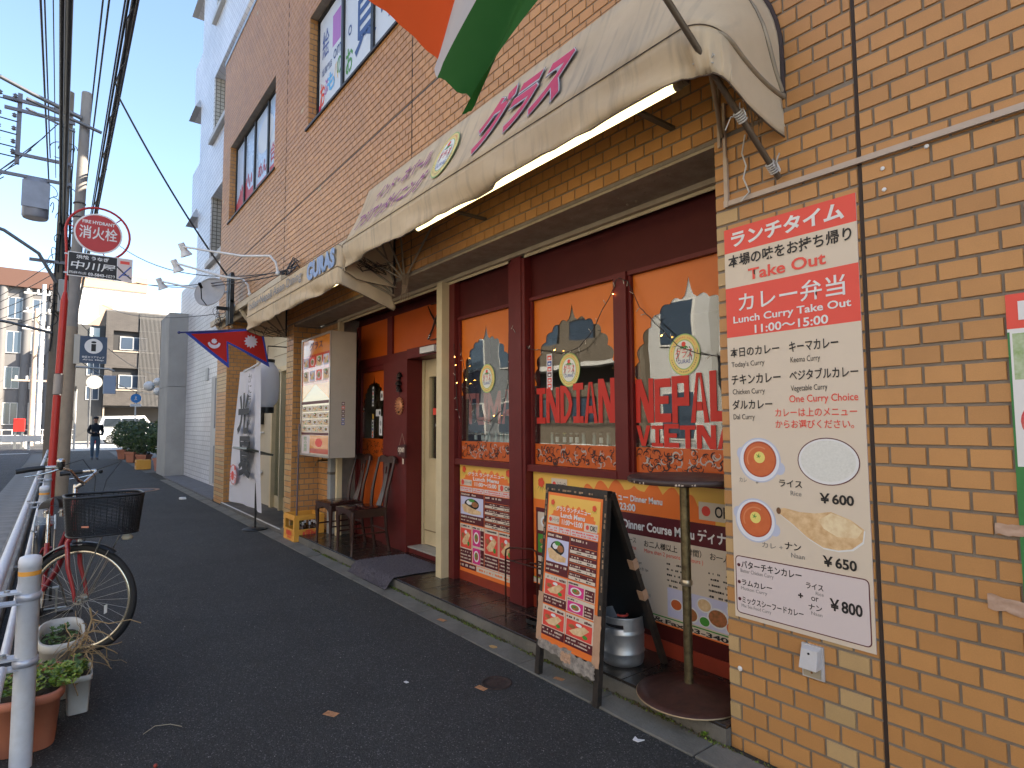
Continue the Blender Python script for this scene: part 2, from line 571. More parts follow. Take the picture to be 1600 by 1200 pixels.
# ================================================================== GROUND
def strip(name, x0, x1, y0, y1, m, dz=0, step=2.0):
    g = G()
    n = max(1, int((x1-x0)/step))
    g.grid(lambda u, v: (x0+(x1-x0)*u, y0+(y1-y0)*v, zf(x0+(x1-x0)*u)+dz), n, 1, m, False)
    return struct(g, name)
g = G()
g.grid(lambda u, v: (-300+1500*u, -700+1400*v, zf(-300+1500*u)-.02), 300, 8, M('far_ground', (.14, .135, .125), .9, nz=(.3, .5)), False)
struct(g, 'ground')
strip('road', -60, 36, 3.28, 9.2, ROAD, .000)
strip('crossing_road', 36, 47.5, -60, 60, ROAD, .004)
strip('sidewalk', -12, 36, .215, 2.62, ASPH, .006)
strip('far_sidewalk', 47.6, 52, -60, 60, M('far_paving', (.3, .29, .27), .85, nz=(1, .4)), .012)
strip('opposite_sidewalk', -60, 36, 9.3, 11.5, M('opp_paving', (.22, .215, .2), .85, nz=(1, .4)), .01)
# gutter slabs between the kerb and the road
gut = struct(G().box(-12, 36, 2.80, 3.28, -.05, .004, CONC2), 'gutter')
pm = G(); pm.cham(-.297, .297, 2.81, 3.27, .002, .014, .004, M('gutter_slab', (.26, .25, .235), .9, nz=(3, .6), bump=(80, .6, .004), c2=(.12, .115, .105)))
pr = pm.build('slab', gut)
for i in range(1, 36):
    c = pr.copy(); col.objects.link(c); c.location = (i*.6+1.2, 0, random.uniform(-.001, .002))
pr.location = (1.2, 0, 0)
kb = struct(G().box(-12, 36, 2.63, 2.795, -.05, .03, CONC2), 'kerb')
pm = G(); pm.cham(-.297, .297, 2.635, 2.79, .03, .09, .012, M('kerb_stone', (.28, .27, .25), .9, nz=(3, .6), bump=(80, .6, .004), c2=(.12, .115, .105)))
pr = pm.build('kerb_stone', kb)
for i in range(1, 36):
    c = pr.copy(); col.objects.link(c); c.location = (i*.6+1.2, 0, random.uniform(-.002, .002))
pr.location = (1.2, 0, 0)
# flat edging stones along the shops
ed = struct(G().box(-3, 20, -.02, .213, -.04, .000, M('edge_bed', (.05, .045, .035), .95, nz=(9, .8), bump=(60, 1, .01))), 'edging')
pm = G(); pm.cham(-.296, .296, .046, .211, -.01, .010, .004, M('edging_stone', (.20, .185, .155), .88, nz=(4, .7), bump=(75, .9, .006), c2=(.08, .075, .06)))
pr = pm.build('edging_stone', ed)
for i in range(1, 32):
    c = pr.copy(); col.objects.link(c)
    c.location = (.42+(i-4)*.6, random.uniform(-.004, .004), random.uniform(-.003, .003)); c.rotation_euler = (0, random.uniform(-.004, .004), random.uniform(-.006, .006))
pr.location = (.42-4*.6, 0, 0)
# raised step of the restaurant
st = struct(G().box(.676, 7.1, -.85, .035, -.05, .078, CONC2), 'entrance_step')
tm = G(); tm.cham(-.148, .148, -.446, .030, .078, .090, .002, PLATT)
pr = tm.build('step_tile', st)
for i in range(1, 21):
    c = pr.copy(); col.objects.link(c); c.location = (.826+i*.3, 0, 0)
pr.location = (.826, 0, 0)
G().box(3.7, 6.1, -.84, -.449, .078, .089, PLATT).build('inner_floor', st)
st2 = struct(G().box(7.1, 10.6, -1.2, .04, -.05, .05, M('shop_step', (.12, .11, .10), .6, nz=(3, .5), bump=(50, .3, .003))), 'shop_step')
G().box(7.1, 10.6, .01, .035, .05, .056, WHITEP).build('step_edge', st2)
# white crossing stripes, line at the kerb
g = G()
PAINT = M('road_paint', (.75, .75, .73), .7, nz=(6, .4))
for i in range(15):
    x = 37.2+i*.62
    g.box(x, x+.42, -2.5, 2.1, zf(x)+.006, zf(x)+.0105, PAINT)
g.build('crosswalk_marking', kind='structure')
g = G(); g.box(35.4, 35.8, 3.4, 6.1, zf(35.5)+.004, zf(35.5)+.009, PAINT); g.build('stop_line', kind='structure')

def litter(name, label, cat, x, y, pts, m, t=.0015, z=.007):
    g = G(); g.poly([(x+a, y+b) for a, b in pts], m, t, z+t)
    o = solo(g, name, label, cat); return o
def sq(w, h, a):
    c, s = math.cos(a), math.sin(a)
    return [(c*u-s*v, s*u+c*v) for u, v in ((-w, -h), (w, -h), (w, h), (-w, h))]
TAPEO = M('tape_orange', (.62, .30, .13), .6, nz=(60, .9), c2=(.25, .10, .04))
# utility lid, marks and scraps on the pavement
g = G(); g.lathe((1.80, .44, .006), [(.085, .0), (.085, .004), (.07, .004), (.07, .003), (.05, .005), (0, .005)], M('rusty_lid', (.045, .025, .018), .8, nz=(30, .8), bump=(90, .8, .004)), 28)
g.cyl((1.84, .42, .01), (1.84, .42, .0125), .009, n=8, m=PBLACK)
solo(g, 'valve_cover', 'small rusty round valve cover set in the asphalt beside the menu board', 'manhole')
def manhole():
    t = thing('manhole_cover', 'worn oval-looking manhole cover ringed in pale orange paint, farther down the pavement', 'manhole', (14.4, .95, .006))
    G().lathe((14.4, .95, .006), [(.44, 0), (.44, .004), (.36, .004), (.36, 0)], M('ring_paint', (.42, .24, .16), .8, nz=(6, .7), c2=(.12, .09, .07)), 40).build('ring', t)
    G().lathe((14.4, .95, .006), [(.33, 0), (.33, .006), (.30, .006), (.29, .004), (.18, .004), (.17, .007), (0, .007)], M('iron_lid', (.11, .11, .12), .6, .3, nz=(25, .8)), 40).build('lid', t)
manhole()
litter('tape_patch', 'rectangular orange marking stuck on the asphalt right of the valve cover', 'marking', 2.02, 1.27, sq(.035, .02, .5), TAPEO)
litter('tape_patch', 'rectangular orange marking on the asphalt between menu board and valve cover', 'marking', 1.80, .54, sq(.033, .018, .2), TAPEO)
litter('tape_patch', 'small orange marking on an edging stone left of the menu board', 'marking', 2.86, .15, sq(.035, .018, .2), TAPEO, z=.0115)
litter('tape_patch', 'orange marking on an edging stone just behind the leg of the menu board', 'marking', 1.62, .15, sq(.03, .015, .3), TAPEO, z=.0115)
litter('dry_leaf', 'dry yellow leaf lying across a joint of the edging stones', 'leaf', 2.22, .16, [(-.03, -.01), (-.01, -.022), (.028, -.01), (.03, .012), (.005, .018), (-.02, .015)], M('dry_leaf', (.55, .33, .12), .7), z=.012)
litter('paper_scrap', 'white V-shaped scrap of paper on the pavement in front of the table', 'scrap', .95, .285, [(-.022, -.015), (.0, .004), (.024, -.006), (.012, .024), (-.014, .02)], PWHITE, .004)
litter('paper_scrap', 'tiny white scrap of paper on the open asphalt of the pavement', 'scrap', 2.11, .82, [(-.012, -.01), (.012, -.006), (.01, .01), (-.004, .005), (-.011, .009)], PWHITE, .003)
litter('paper_scrap', 'crumpled white scrap at the foot of the far tiled pillar', 'scrap', 12.0, .42, [(-.09, -.05), (.06, -.06), (.1, .02), (.0, .06), (-.08, .04)], PWHITE, .03)
solo(G().sphere((2.03, 2.0, .013), .008, M('berry', (.35, .05, .03), .4), 10, 8), 'fallen_berry', 'small round red berry on the asphalt near the terracotta planter', 'berry')
solo(G().tube([(2.36, 2.01, .009), (2.4, 1.96, .014), (2.38, 1.9, .012), (2.33, 1.86, .009)], .0016, 5, M('twig', (.42, .36, .24), .8)), 'dry_twig', 'thin curved dry twig on the asphalt beside the planters', 'twig')
# specks of grit
g = G()
gm = M('grit', (.30, .29, .26), .8)
for i in range(420):
    x = random.uniform(.2, 9); y = random.uniform(.25, 2.3); r = random.uniform(.0008, .0022)
    g.box(x-r, x+r, y-r, y+r, .006, .006+r, gm)
g.build('grit', kind='stuff')
# moss and weeds along the joint of step and edging
g = G()
MOSS = [M('moss', (.07, .085, .02), .9), M('moss_light', (.16, .22, .03), .8), M('moss_brown', (.09, .06, .03), .95)]
for i in range(5200):
    x = random.uniform(.3, 5.8)
    if noise.noise(Vector((x*3.1, 0, 0))) < -.05 and random.random() < .75: continue
    y = .038+random.uniform(-.006, .028)*(1 if x > .66 else .6); s = random.uniform(.003, .008)
    z = .002+random.uniform(0, .012)
    a = random.uniform(0, PI); c, q = math.cos(a)*s, math.sin(a)*s
    g.add([(x-c, y-q, z), (x+c, y+q, z+random.uniform(-.002, .006)), (x+q*.4, y-c*.4+.001, z+s*1.6)], [(0, 1, 2)], random.choice(MOSS))
g.build('moss', kind='stuff')
def weed(x, y, n, s, label):
    g = G()
    m = M('weed_leaf', (.20, .34, .04), .6)
    for i in range(n):
        a = random.uniform(0, 2*PI); r = random.uniform(.3, 1)*s; h = random.uniform(.2, .8)*s
        c, q = math.cos(a), math.sin(a)
        p = Vector((x+c*r*.3, y+q*r*.3, .008+h*.5)); e = Vector((x+c*r, y+q*r, .012+h))
        w = Vector((-q, c, 0))*s*.22
        g.add([p, (p+e)/2+w, e, (p+e)/2-w], [(0, 1, 2, 3)], m)
    solo(g, 'weed', label, 'weed')
weed(.78, .036, 30, .035, 'bright green weed by the step next to the near tiled pillar')
weed(1.02, .04, 16, .022, 'small weed at the joint of the step near the table foot')
weed(1.42, .045, 16, .024, 'low brownish weed at the step just right of the menu board leg')

# ================================================================== TILED BUILDING
B = thing('tiled_building', 'two-storey corner building clad in orange-brown tiles above the restaurant', 'building', (0, 0, 0))
X0, XL, ZT = -6.0, 11.4, 8.45
WY = -.006
# openings in the front: (x0,x1,z0,z1)
OPEN = [(.674, 6.10, -.2, 2.70), (6.10, 6.82, -.2, 2.70), (7.10, 10.6, -.2, 3.30), (3.9, 6.42, 5.15, 6.60), (7.90, 10.78, 5.15, 6.58)]
g = G()
xs = sorted({X0, XL, *[o[0] for o in OPEN], *[o[1] for o in OPEN]})
for a, b in zip(xs[:-1], xs[1:]):
    m_ = (a+b)/2
    zs = [(0 if True else 0, ZT)]
    holes = sorted([(o[2], o[3]) for o in OPEN if o[0] < m_ < o[1]])
    z = -.2
    for h0, h1 in holes:
        if h0 > z: g.box(a, b, -.30, WY, z, h0, GROUT)
        z = h1
    g.box(a, b, -.30, WY, z, ZT, GROUT)
g.box(6.82, 7.10, -.9, -.30, -.2, 2.70, GROUT)
g.box(6.10, 6.82, -.9, -.356, -.2, 2.70, GROUT)
g.box(10.6, 11.4, -.9, -.30, -.2, 3.30, GROUT)
g.box(X0, XL, -9.8, -.30, ZT-.2, ZT, CONC)
g.box(X0, XL, -9.8, -.30, 3.3, 3.5, CONC)
g.box(X0, XL, -10, -9.8, -.2, ZT, GROUT)
g.box(X0, X0+.2, -9.8, -.30, -.2, ZT, GROUT)
g.box(XL-.2, XL, -9.8, -.9, -.2, ZT, GROUT)
g.box(6.9, 7.05, -9.8, -.9, -.2, 3.3, GROUT)
g.box(X0+.2, .674, -5, -.3, -.2, 3.3, GROUT)
g.build('wall', B)
G().box(X0, XL+.02, -.28, .012, ZT, ZT+.07, STEEL).build('coping', B)
# tiles
TW, TH, PX, PZ, TD = .108, .060, .116, .070, .006
def tile_verts(o, u, w, n, a, b):
    """o lower corner, u and w in-plane unit vectors, n outward, size a x b"""
    c = .0016
    P = lambda s, t, d: o+u*s+w*t+n*d
    return [P(0,0,0),P(a,0,0),P(a,b,0),P(0,b,0),P(c,c,TD),P(a-c,c,TD),P(a-c,b-c,TD),P(c,b-c,TD)]
TF = [(0,1,5,4),(1,2,6,5),(2,3,7,6),(3,0,4,7),(4,5,6,7)]
tiles = []
def lay(x0, x1, z0, z1, start, holes=(), jz=4.24, phase=0):
    """front face tiling; x0>x1 is not needed, courses run from `start` towards smaller x"""
    k0 = int(math.floor((z0-2.931)/PZ))-1
    k = k0
    while True:
        zb = 2.931+k*PZ
        k += 1
        if zb >= z1-.012: break
        a0, a1 = max(zb, z0), min(zb+TH, z1)
        if a1-a0 < .012: continue
        if a0 < jz < a1+.01:
            a1 = min(a1, jz-.006)
        if a0 < jz+.012 <= a1: a0 = jz+.012
        off = 0 if (k+phase) % 2 else PX/2
        xe = start+math.ceil((x1-start)/PX+1)*PX-off
        n = int((xe-x0)/PX)+2
        for i in range(n):
            b1 = xe-i*PX; b0 = b1-TW
            c0, c1 = max(b0, x0), min(b1, x1)
            if c1-c0 < .012: continue
            segs = [(c0, c1, a0, a1)]
            for h in holes:
                ns = []
                for (p, q, r, s_) in segs:
                    if q <= h[0] or p >= h[1] or s_ <= h[2] or r >= h[3]: ns.append((p, q, r, s_)); continue
                    if r >= h[2]-.001 or s_ <= h[3]+.001:
                        if p < h[0]-.012: ns.append((p, h[0], r, s_))
                        if q > h[1]+.012: ns.append((h[1], q, r, s_))
                        if p >= h[0]-.012 and q <= h[1]+.012 or True:
                            lo, hi = max(p, h[0]), min(q, h[1])
                            if r < h[2]-.012: ns.append((lo, hi, r, h[2]))
                            if s_ > h[3]+.012: ns.append((lo, hi, h[3], s_))
                segs = ns
            for (p, q, r, s_) in segs:
                if q-p > .01 and s_-r > .008: tiles.append((p, q, r, s_))
W_R, W_L = OPEN[3], OPEN[4]
lay(-2.6, .052, 0, ZT, 0.0)
lay(.068, .674, 0, 2.70, .674, phase=1)
lay(.068, 3.642, 2.70, ZT, .674, phase=1)
lay(3.656, 7.315, 2.70, ZT, 3.7, holes=[W_R])
lay(6.82, 7.10, 0, 2.70, 7.10)
lay(7.329, XL, 3.36, ZT, 7.2, holes=[W_L])
lay(7.1, 7.315, 2.70, 2.71, 7.3)
lay(10.6, XL, 0, 3.36, XL)
def scr(p):
    d = Vector(p)-CAMP; z = d.dot(_fw)
    if z < .1: return None
    return 800+920*d.dot(_r2)/z, 600-920*d.dot(_u2)/z, z
far, near = [], []
for t in tiles:
    c = ((t[0]+t[1])/2, 0, (t[2]+t[3])/2)
    s_ = scr(c)
    if s_ and -10 < s_[0] < 1610 and -10 < s_[1] < 1210 and c[0] < 2.3 and t[1]-t[0] > .1 and t[3]-t[2] > .058:
        hid = (.08 < c[0] < .64 and .56 < c[2] < 2.27) or (.35 < c[0] < 3.6 and 2.8 < c[2] < 3.3)
        ob = s_[2] if not hid else 99
        near.append((ob, t))
    else: far.append(t)
near.sort(key=lambda q: q[0])
far += [t for _, t in near[285:]]
near = [t for _, t in near[:285]]
U_, W_, N_ = Vector((-1, 0, 0)), Vector((0, 0, 1)), Vector((0, 1, 0))
def is_pale(x0, x1, z):
    if z < 1.0 and x1 > .672 and z > 0: return (int(round(z/PZ)) % 2 == 0) or x1-x0 < .07
    if .06 < x0 < .21 and z < .60 and x1 < .30: return int(round(z/PZ)) % 3 != 0 and x1-x0 > .1
    if z > 2.0 and z < 2.32 and x1 > .672: return True
    return random.random() < .0022
me_cache = {}
for (a, b, c, d) in near:
    pale = is_pale(a, b, c)
    key = (round(b-a, 3), round(d-c, 3), pale)
    if key not in me_cache:
        m = bpy.data.meshes.new('tile')
        m.from_pydata([tuple(v) for v in tile_verts(Vector((0, 0, 0)), U_, W_, N_, b-a, d-c)], [], TF)
        m.materials.append(PALE if pale else TILE)
        me_cache[key] = m
    o = bpy.data.objects.new('tile', me_cache[key])
    col.objects.link(o); o.parent = B
    o.location = (b, WY+random.uniform(-.0006, .0006), c)
g = G()
for (a, b, c, d) in far:
    g.add(tile_verts(Vector((b, WY+random.uniform(-.0006, .0006), c)), U_, W_, N_, b-a, d-c), TF, PALE if is_pale(a, b, c) else TILE)
# side faces of pillars (facing -X), window reveals, recess back wall
def lay_face(org, u, n, wid, z0, z1, ph=0):
    org, u, n = Vector(org), Vector(u), Vector(n)
    k = 0; z = z0
    while z < z1-.02:
        hh = min(TH, z1-z)
        off = (PX/2 if (k+ph) % 2 else 0)
        s_ = -off
        while s_ < wid-.012:
            a, b = max(0, s_), min(wid, s_+TW)
            if b-a > .012: g.add(tile_verts(org+u*a+Vector((0, 0, z)), u, W_, n, b-a, hh), TF, TILE)
            s_ += PX
        z += PZ; k += 1
lay_face((6.82, 0, 0), (0, -1, 0), (-1, 0, 0), .35, .02, 2.68)
lay_face((10.6, 0, 0), (0, -1, 0), (-1, 0, 0), .60, .02, 3.28)
lay_face((6.82, -.356, 0), (-1, 0, 0), (0, 1, 0), .70, .09, 2.68)
for wx in (W_R, W_L):
    lay_face((wx[1], -.002, wx[2]), (0, -1, 0), (-1, 0, 0), .12, 0, wx[3]-wx[2])
o = g.build('tile_field', B, kind='stuff')
# expansion joints
g = G()
JM = M('joint_sealant', (.035, .02, .015), .7)
for x in (.060, 3.649, 7.322):
    g.box(x-.006, x+.006, WY-.002, WY+.003, 0 if x < 1 else 2.72, ZT-.01, JM)
g.box(-2.6, XL-.01, WY-.0035, WY+.0015, 4.236, 4.25, JM)
g.build('expansion_joint', B)
# soffit and trims
SOF = M('peeling_paint', (.40, .33, .235), .7, nz=(9, .55), bump=(16, .8, .01), c2=(.20, .14, .09))
G().box(.676, 6.80, -.30, -.008, 2.684, 2.699, SOF).build('soffit', B)
g = G()
for i in range(420):
    x = random.choice([random.gauss(1.1, .22), random.gauss(2.9, .25), random.gauss(4.9, .5), random.gauss(1.5, .3)])
    if not .7 < x < 6: continue
    y = random.uniform(-.28, -.04); s_ = random.uniform(.003, .009)
    g.add([(x-s_, y, 2.683), (x+s_, y+random.uniform(-.004, .004), 2.683), (x, y+s_, 2.683-s_*random.uniform(.3, 1.2))], [(0, 1, 2)], BEIGE)
g.build('paint_flakes', B, kind='stuff')
G().box(.676, 6.10, -.335, -.30, 2.655, 2.70, BEIGE).box(.676, 6.1, -.342, -.335, 2.635, 2.70, CREAM).build('shutter_track', B)
for x, lab in ((3.62, 1), (6.07, 0), (.69, 0)):
    if lab: G().box(x-.045, x+.045, -.345, -.27, .09, 2.655, CREAM).build('shutter_guide', B)
    elif x > 1: G().box(x-.035, x+.02, -.36, -.30, .09, 2.655, CREAM).build('shutter_guide', B)
# ledge above the next shop
LEDG = M('ledge_paint', (.55, .46, .33), .5, nz=(3, .4), c2=(.35, .27, .18))
g = G(); g.box(6.95, 11.4, -.02, .14, 3.31, 3.355, LEDG).box(6.95, 11.4, .10, .14, 3.26, 3.31, LEDG).box(6.95, 11.4, .0, .02, 3.20, 3.31, LEDG)
for x in (8.2, 9.2, 10.2, 11.0): g.obox((x, .07, 3.2), (.02, 0, 0), (0, .06, .09), (0, .018, -.012), LEDG)
g.build('ledge', B)
# upstairs windows
STK = M('film_blue', (.42, .58, .80), .25, nz=(1.2, .5), c2=(.62, .70, .80))
SASH = M('sash', (.018, .016, .015), .45)
INTER = M('dark_interior', (.05, .047, .042), .9)
def up_window(w, mulls, film):
    x0, x1, z0, z1 = w
    g = G()
    for a, b, c, d in ((x0, x1, z0, z0+.035), (x0, x1, z1-.035, z1), (x0, x0+.035, z0, z1), (x1-.035, x1, z0, z1)):
        g.box(a, b, -.16, -.10, c, d, SASH)
    for m_ in mulls: g.box(m_-.03, m_+.03, -.162, -.09, z0+.036, z1-.036, SASH)
    fr = g.build('window_frame', B)
    e = [x0]+list(mulls)+[x1]
    for a, b in zip(e[:-1], e[1:]): G().box(a+.036, b-.036, -.132, -.127, z0+.037, z1-.037, GLASS2).build('pane', fr)
    G().box(x0, x1, -2.2, -2.15, z0-.4, z1+.4, INTER).build('room_back', fr)
    G().box(x0-.06, x1+.06, -.13, .022, z0-.03, z0-.002, M('sill', (.02, .014, .012), .5)).build('sill', fr)
    return fr
fL = up_window(W_L, (8.62, 9.42, 10.1), 1)
fR = up_window(W_R, (4.72, 5.55), 1)
G().box(X0+1, XL-.3, -.31, -.302, 3.52, 8.2, INTER)  # (not built: keeps the rooms open)
# printed window films
def film(parent, w, x0, x1, z0, z1, paint):
    """returns an Empty-like frame: text parents need local XY"""
PURP = M('print_purple', (.42, .16, .50), .5); SKYB = M('print_sky', (.10, .42, .78), .5); NAVY = M('print_navy', (.03, .08, .25), .5)
FILMW = M('film_white', (.62, .68, .74), .4, nz=(2, .3), c2=(.5, .6, .75))
def board_part(name, parent, g, mtx):
    """mesh part given in board-local coordinates"""
    h = G(); h.v = [tuple(mtx @ Vector(p)) for p in g.v]; h.f, h.m, h.sm, h.mats = g.f, g.m, g.sm, g.mats
    return h.build(name, parent)
FR = thing('window_poster', 'white printed film with purple band and big outlined character in the right upstairs window', 'poster', (6.38, -.118, 5.19), FACE_Y)
g = G(); g.rect(.02, 0, 2.44, 1.36, FILMW, 0); g.rect(.02, .0, 2.44, .11, PURP, .001); g.rect(.02, .0, .1, .25, M('print_redband', (.55, .05, .12), .5), .002)
g.rect(.46, .80, .72, 1.2, PURP, .001)
g.build('film', FR, local=True)
T(FR, 'お', (.06, .20, .22, .50), PRED, .003, .02)
T(FR, 'ぷ', (.20, .30, .32, .50), PURP, .003, .02)
T(FR, 'も', (.30, .28, .55, .52), SKYB, .003, .03)
T(FR, '八', (.52, .32, .66, .55), PYEL, .003)
T(FR, 'の', (.62, .36, .76, .58), PGRN, .003, .01)
T(FR, '紙専門店', (.12, .58, .45, .68), NAVY, .003)
T(FR, 'om', (.50, .62, .74, .74), NAVY, .003)
T(FR, '絵', (.12, .80, .34, 1.16), PBLUE, .003)
T(FR, 'お', (.90, .22, 1.10, .52), PGRN, .003, .02)
T(FR, 'o', (.96, .66, 1.06, .78), NAVY, .003)
T(FR, '買', (1.15, .30, 1.72, 1.22), NAVY, .003, .01)
T(FR, '取', (1.82, .30, 2.38, 1.22), NAVY, .003, .01)
FL = thing('window_poster', 'blue sky print with red figures in the left upstairs window', 'poster', (10.74, -.118, 5.19), FACE_Y)
g = G(); g.rect(.02, 0, 1.3, .30, M('print_redfoot', (.45, .04, .08), .5), .001); g.poly([(.04, .3), (.9, .3), (.62, .56), (.3, .44)], M('print_redfoot', 0), 0, .001); g.rect(1.42, .02, 2.10, .20, M('print_redfoot', 0), .001); g.rect(2.18, .02, 2.8, .24, M('print_redfoot', 0), .001)
g.disc(1.9, .9, .45, .28, FILMW, .001); g.disc(2.5, .6, .3, .2, FILMW, .001)
for i in range(8): g.disc(.3+i*.11, .42+.05*(i % 3), .035, .09, M('print_redfoot', 0), .002)
g.rect(.02, 0, 2.84, 1.34, STK, -.001)
g.build('film', FL, local=True)
T(FL, 'めん', (1.5, .28, 2.0, .5), M('print_redfoot', 0), .003, .02)
T(FL, '合格', (2.2, .3, 2.75, .6), M('print_redfoot', 0), .003, .02)
# ================================================================== text with its own frame
_T0 = T
FRAMES = {}
def TF_(parent, fm, body, box, mat, z=.001, **k):
    o = _T0(parent, body, box, mat, z, **k)
    FRAMES[o.name] = fm
    return o
_fit0 = fit_texts
def fit_texts():
    _fit0()
    for o, *_ in TEXTS:
        if o.name in FRAMES:
            o.matrix_local = FRAMES[o.name] @ o.matrix_basis.copy()
    bpy.context.view_layer.update()
    dg = bpy.context.evaluated_depsgraph_get()
    old = []
    for o, *_ in TEXTS:
        me = bpy.data.meshes.new_from_object(o.evaluated_get(dg))
        n = bpy.data.objects.new('lettering', me)
        col.objects.link(n)
        n.parent = o.parent
        n.matrix_local = o.matrix_basis.copy()
        old.append(o)
    for o in old: bpy.data.objects.remove(o)
def fmat(loc, rot=FACE_Y): return Matrix.Translation(Vector(loc)) @ rot.to_4x4()
def ribbon(g, pts, w, m, z=0):
    n = len(pts); L = []; R = []
    for i, p in enumerate(pts):
        a = pts[max(i-1, 0)]; b = pts[min(i+1, n-1)]
        dx, dy = b[0]-a[0], b[1]-a[1]; l = math.hypot(dx, dy) or 1
        ww = w(i/(n-1)) if callable(w) else w
        L.append((p[0]-dy/l*ww/2, p[1]+dx/l*ww/2, z)); R.append((p[0]+dy/l*ww/2, p[1]-dx/l*ww/2, z))
    g.add(L+R, [(i, n+i, n+i+1, i+1) for i in range(n-1)], m)

# ================================================================== SHOPFRONT
SF = thing('shopfront', 'maroon painted restaurant front with orange window films and a cream door', 'shopfront', (3.4, -.4, .09))
GB = lambda: G()
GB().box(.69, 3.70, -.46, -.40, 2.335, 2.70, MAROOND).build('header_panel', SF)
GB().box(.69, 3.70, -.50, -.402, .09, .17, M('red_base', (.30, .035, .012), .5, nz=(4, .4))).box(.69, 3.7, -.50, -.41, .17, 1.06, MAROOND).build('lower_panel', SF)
g = GB()
g.box(2.50, 2.695, -.46, -.335, .09, 2.68, MAROON).box(2.535, 2.66, -.335, -.328, .10, 2.66, MAROON)
g.build('post', SF)
GB().box(3.49, 3.70, -.46, -.345, .09, 2.69, MAROON).build('post', SF)
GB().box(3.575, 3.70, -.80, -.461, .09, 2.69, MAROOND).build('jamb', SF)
WINS = [('w1', 2.705, 3.48), ('w2', 1.645, 2.49), ('w3', .70, 1.54)]
def arch_pts(x0, x1, xa, zs, za, n=6, bulge=.5):
    """cusped arch from (x0,zs) up to (xa,za) and down to (x1,zs)"""
    def side(xs, xe, zsn, ze):
        base = []
        for i in range(n+1):
            t = i/n
            base.append((xs+(xe-xs)*.86*(1-math.cos(t*PI/2))**.9, zsn+(ze-zsn)*.78*math.sin(t*PI/2)))
        out = []
        for i in range(n):
            a, b = base[i], base[i+1]
            dx, dy = b[0]-a[0], b[1]-a[1]
            sgn = 1 if xe > xs else -1
            for k in range(7):
                t = k/7; h = math.sin(PI*t)*bulge*math.hypot(dx, dy)*.62
                l = math.hypot(dx, dy) or 1
                out.append((a[0]+dx*t-sgn*dy/l*h, a[1]+dy*t+sgn*dx/l*h*.9))
        out.append(base[-1])
        b = base[-1]
        for k in range(1, 6):   # ogee tip
            t = k/5
            out.append((b[0]+(xe-b[0])*t**.55, b[1]+(za-b[1])*t**1.3))
        return out
    l = side(x0, xa, zs, za)
    r = side(x1, xa, zs, za)
    return l+r[::-1][1:]
def curls(g, x0, x1, y0, y1, n, m, m2, z, seed):
    rr = random.Random(seed)
    for i in range(n):
        cx, cy = rr.uniform(x0+.02, x1-.02), rr.uniform(y0+.02, y1-.02)
        r = rr.uniform(.012, .034); a = rr.uniform(0, 2*PI); d = rr.choice((-1, 1)); turn = rr.uniform(2.4, 5.4)
        pts = []
        for k in range(16):
            t = k/15
            q = a+d*turn*t; ra = r*(1-.72*t)
            px, py = cx+ra*math.cos(q), cy+ra*math.sin(q)
            pts.append((min(max(px, x0+.003), x1-.003), min(max(py, y0+.003), y1-.003)))
        ribbon(g, pts, lambda t: .0025+.007*math.sin(PI*min(1, t*1.2+.05))*(r/.03), m if rr.random() < .7 else m2, z+i*.00002)
CURL = M('curl_dark', (.045, .012, .01), .6); CURL2 = M('curl_light', (.42, .36, .32), .5)
STROKES = {
 'I': [(0,0,1,.17),(0,.83,1,1),(.33,0,.67,1)],
 'N': ['p',(0,0),(.26,0),(.26,.62),(.68,0),(1,0),(1,1),(.74,1),(.74,.42),(.34,1),(0,1)],
 'A': ['p',(0,0),(.27,0),(.36,.27),(.64,.27),(.73,0),(1,0),(.62,1),(.38,1)],
 'E': ['p',(0,0),(1,0),(1,.2),(.32,.2),(.32,.42),(.86,.42),(.86,.6),(.32,.6),(.32,.8),(1,.8),(1,1),(0,1)],
 'L': ['p',(0,0),(1,0),(1,.2),(.36,.2),(.36,1),(0,1)],
 'V': ['p',(.36,0),(.64,0),(1,1),(.72,1),(.5,.3),(.28,1),(0,1)],
 'T': ['p',(.34,0),(.66,0),(.66,.82),(1,.82),(1,1),(0,1),(0,.82),(.34,.82)],
 'M': ['p',(0,0),(.22,0),(.22,.6),(.5,.15),(.78,.6),(.78,0),(1,0),(1,1),(.8,1),(.5,.5),(.2,1),(0,1)],
 'U': ['p',(.2,0),(.8,0),(1,.2),(1,1),(.72,1),(.72,.24),(.28,.24),(.28,1),(0,1),(0,.2)],
}
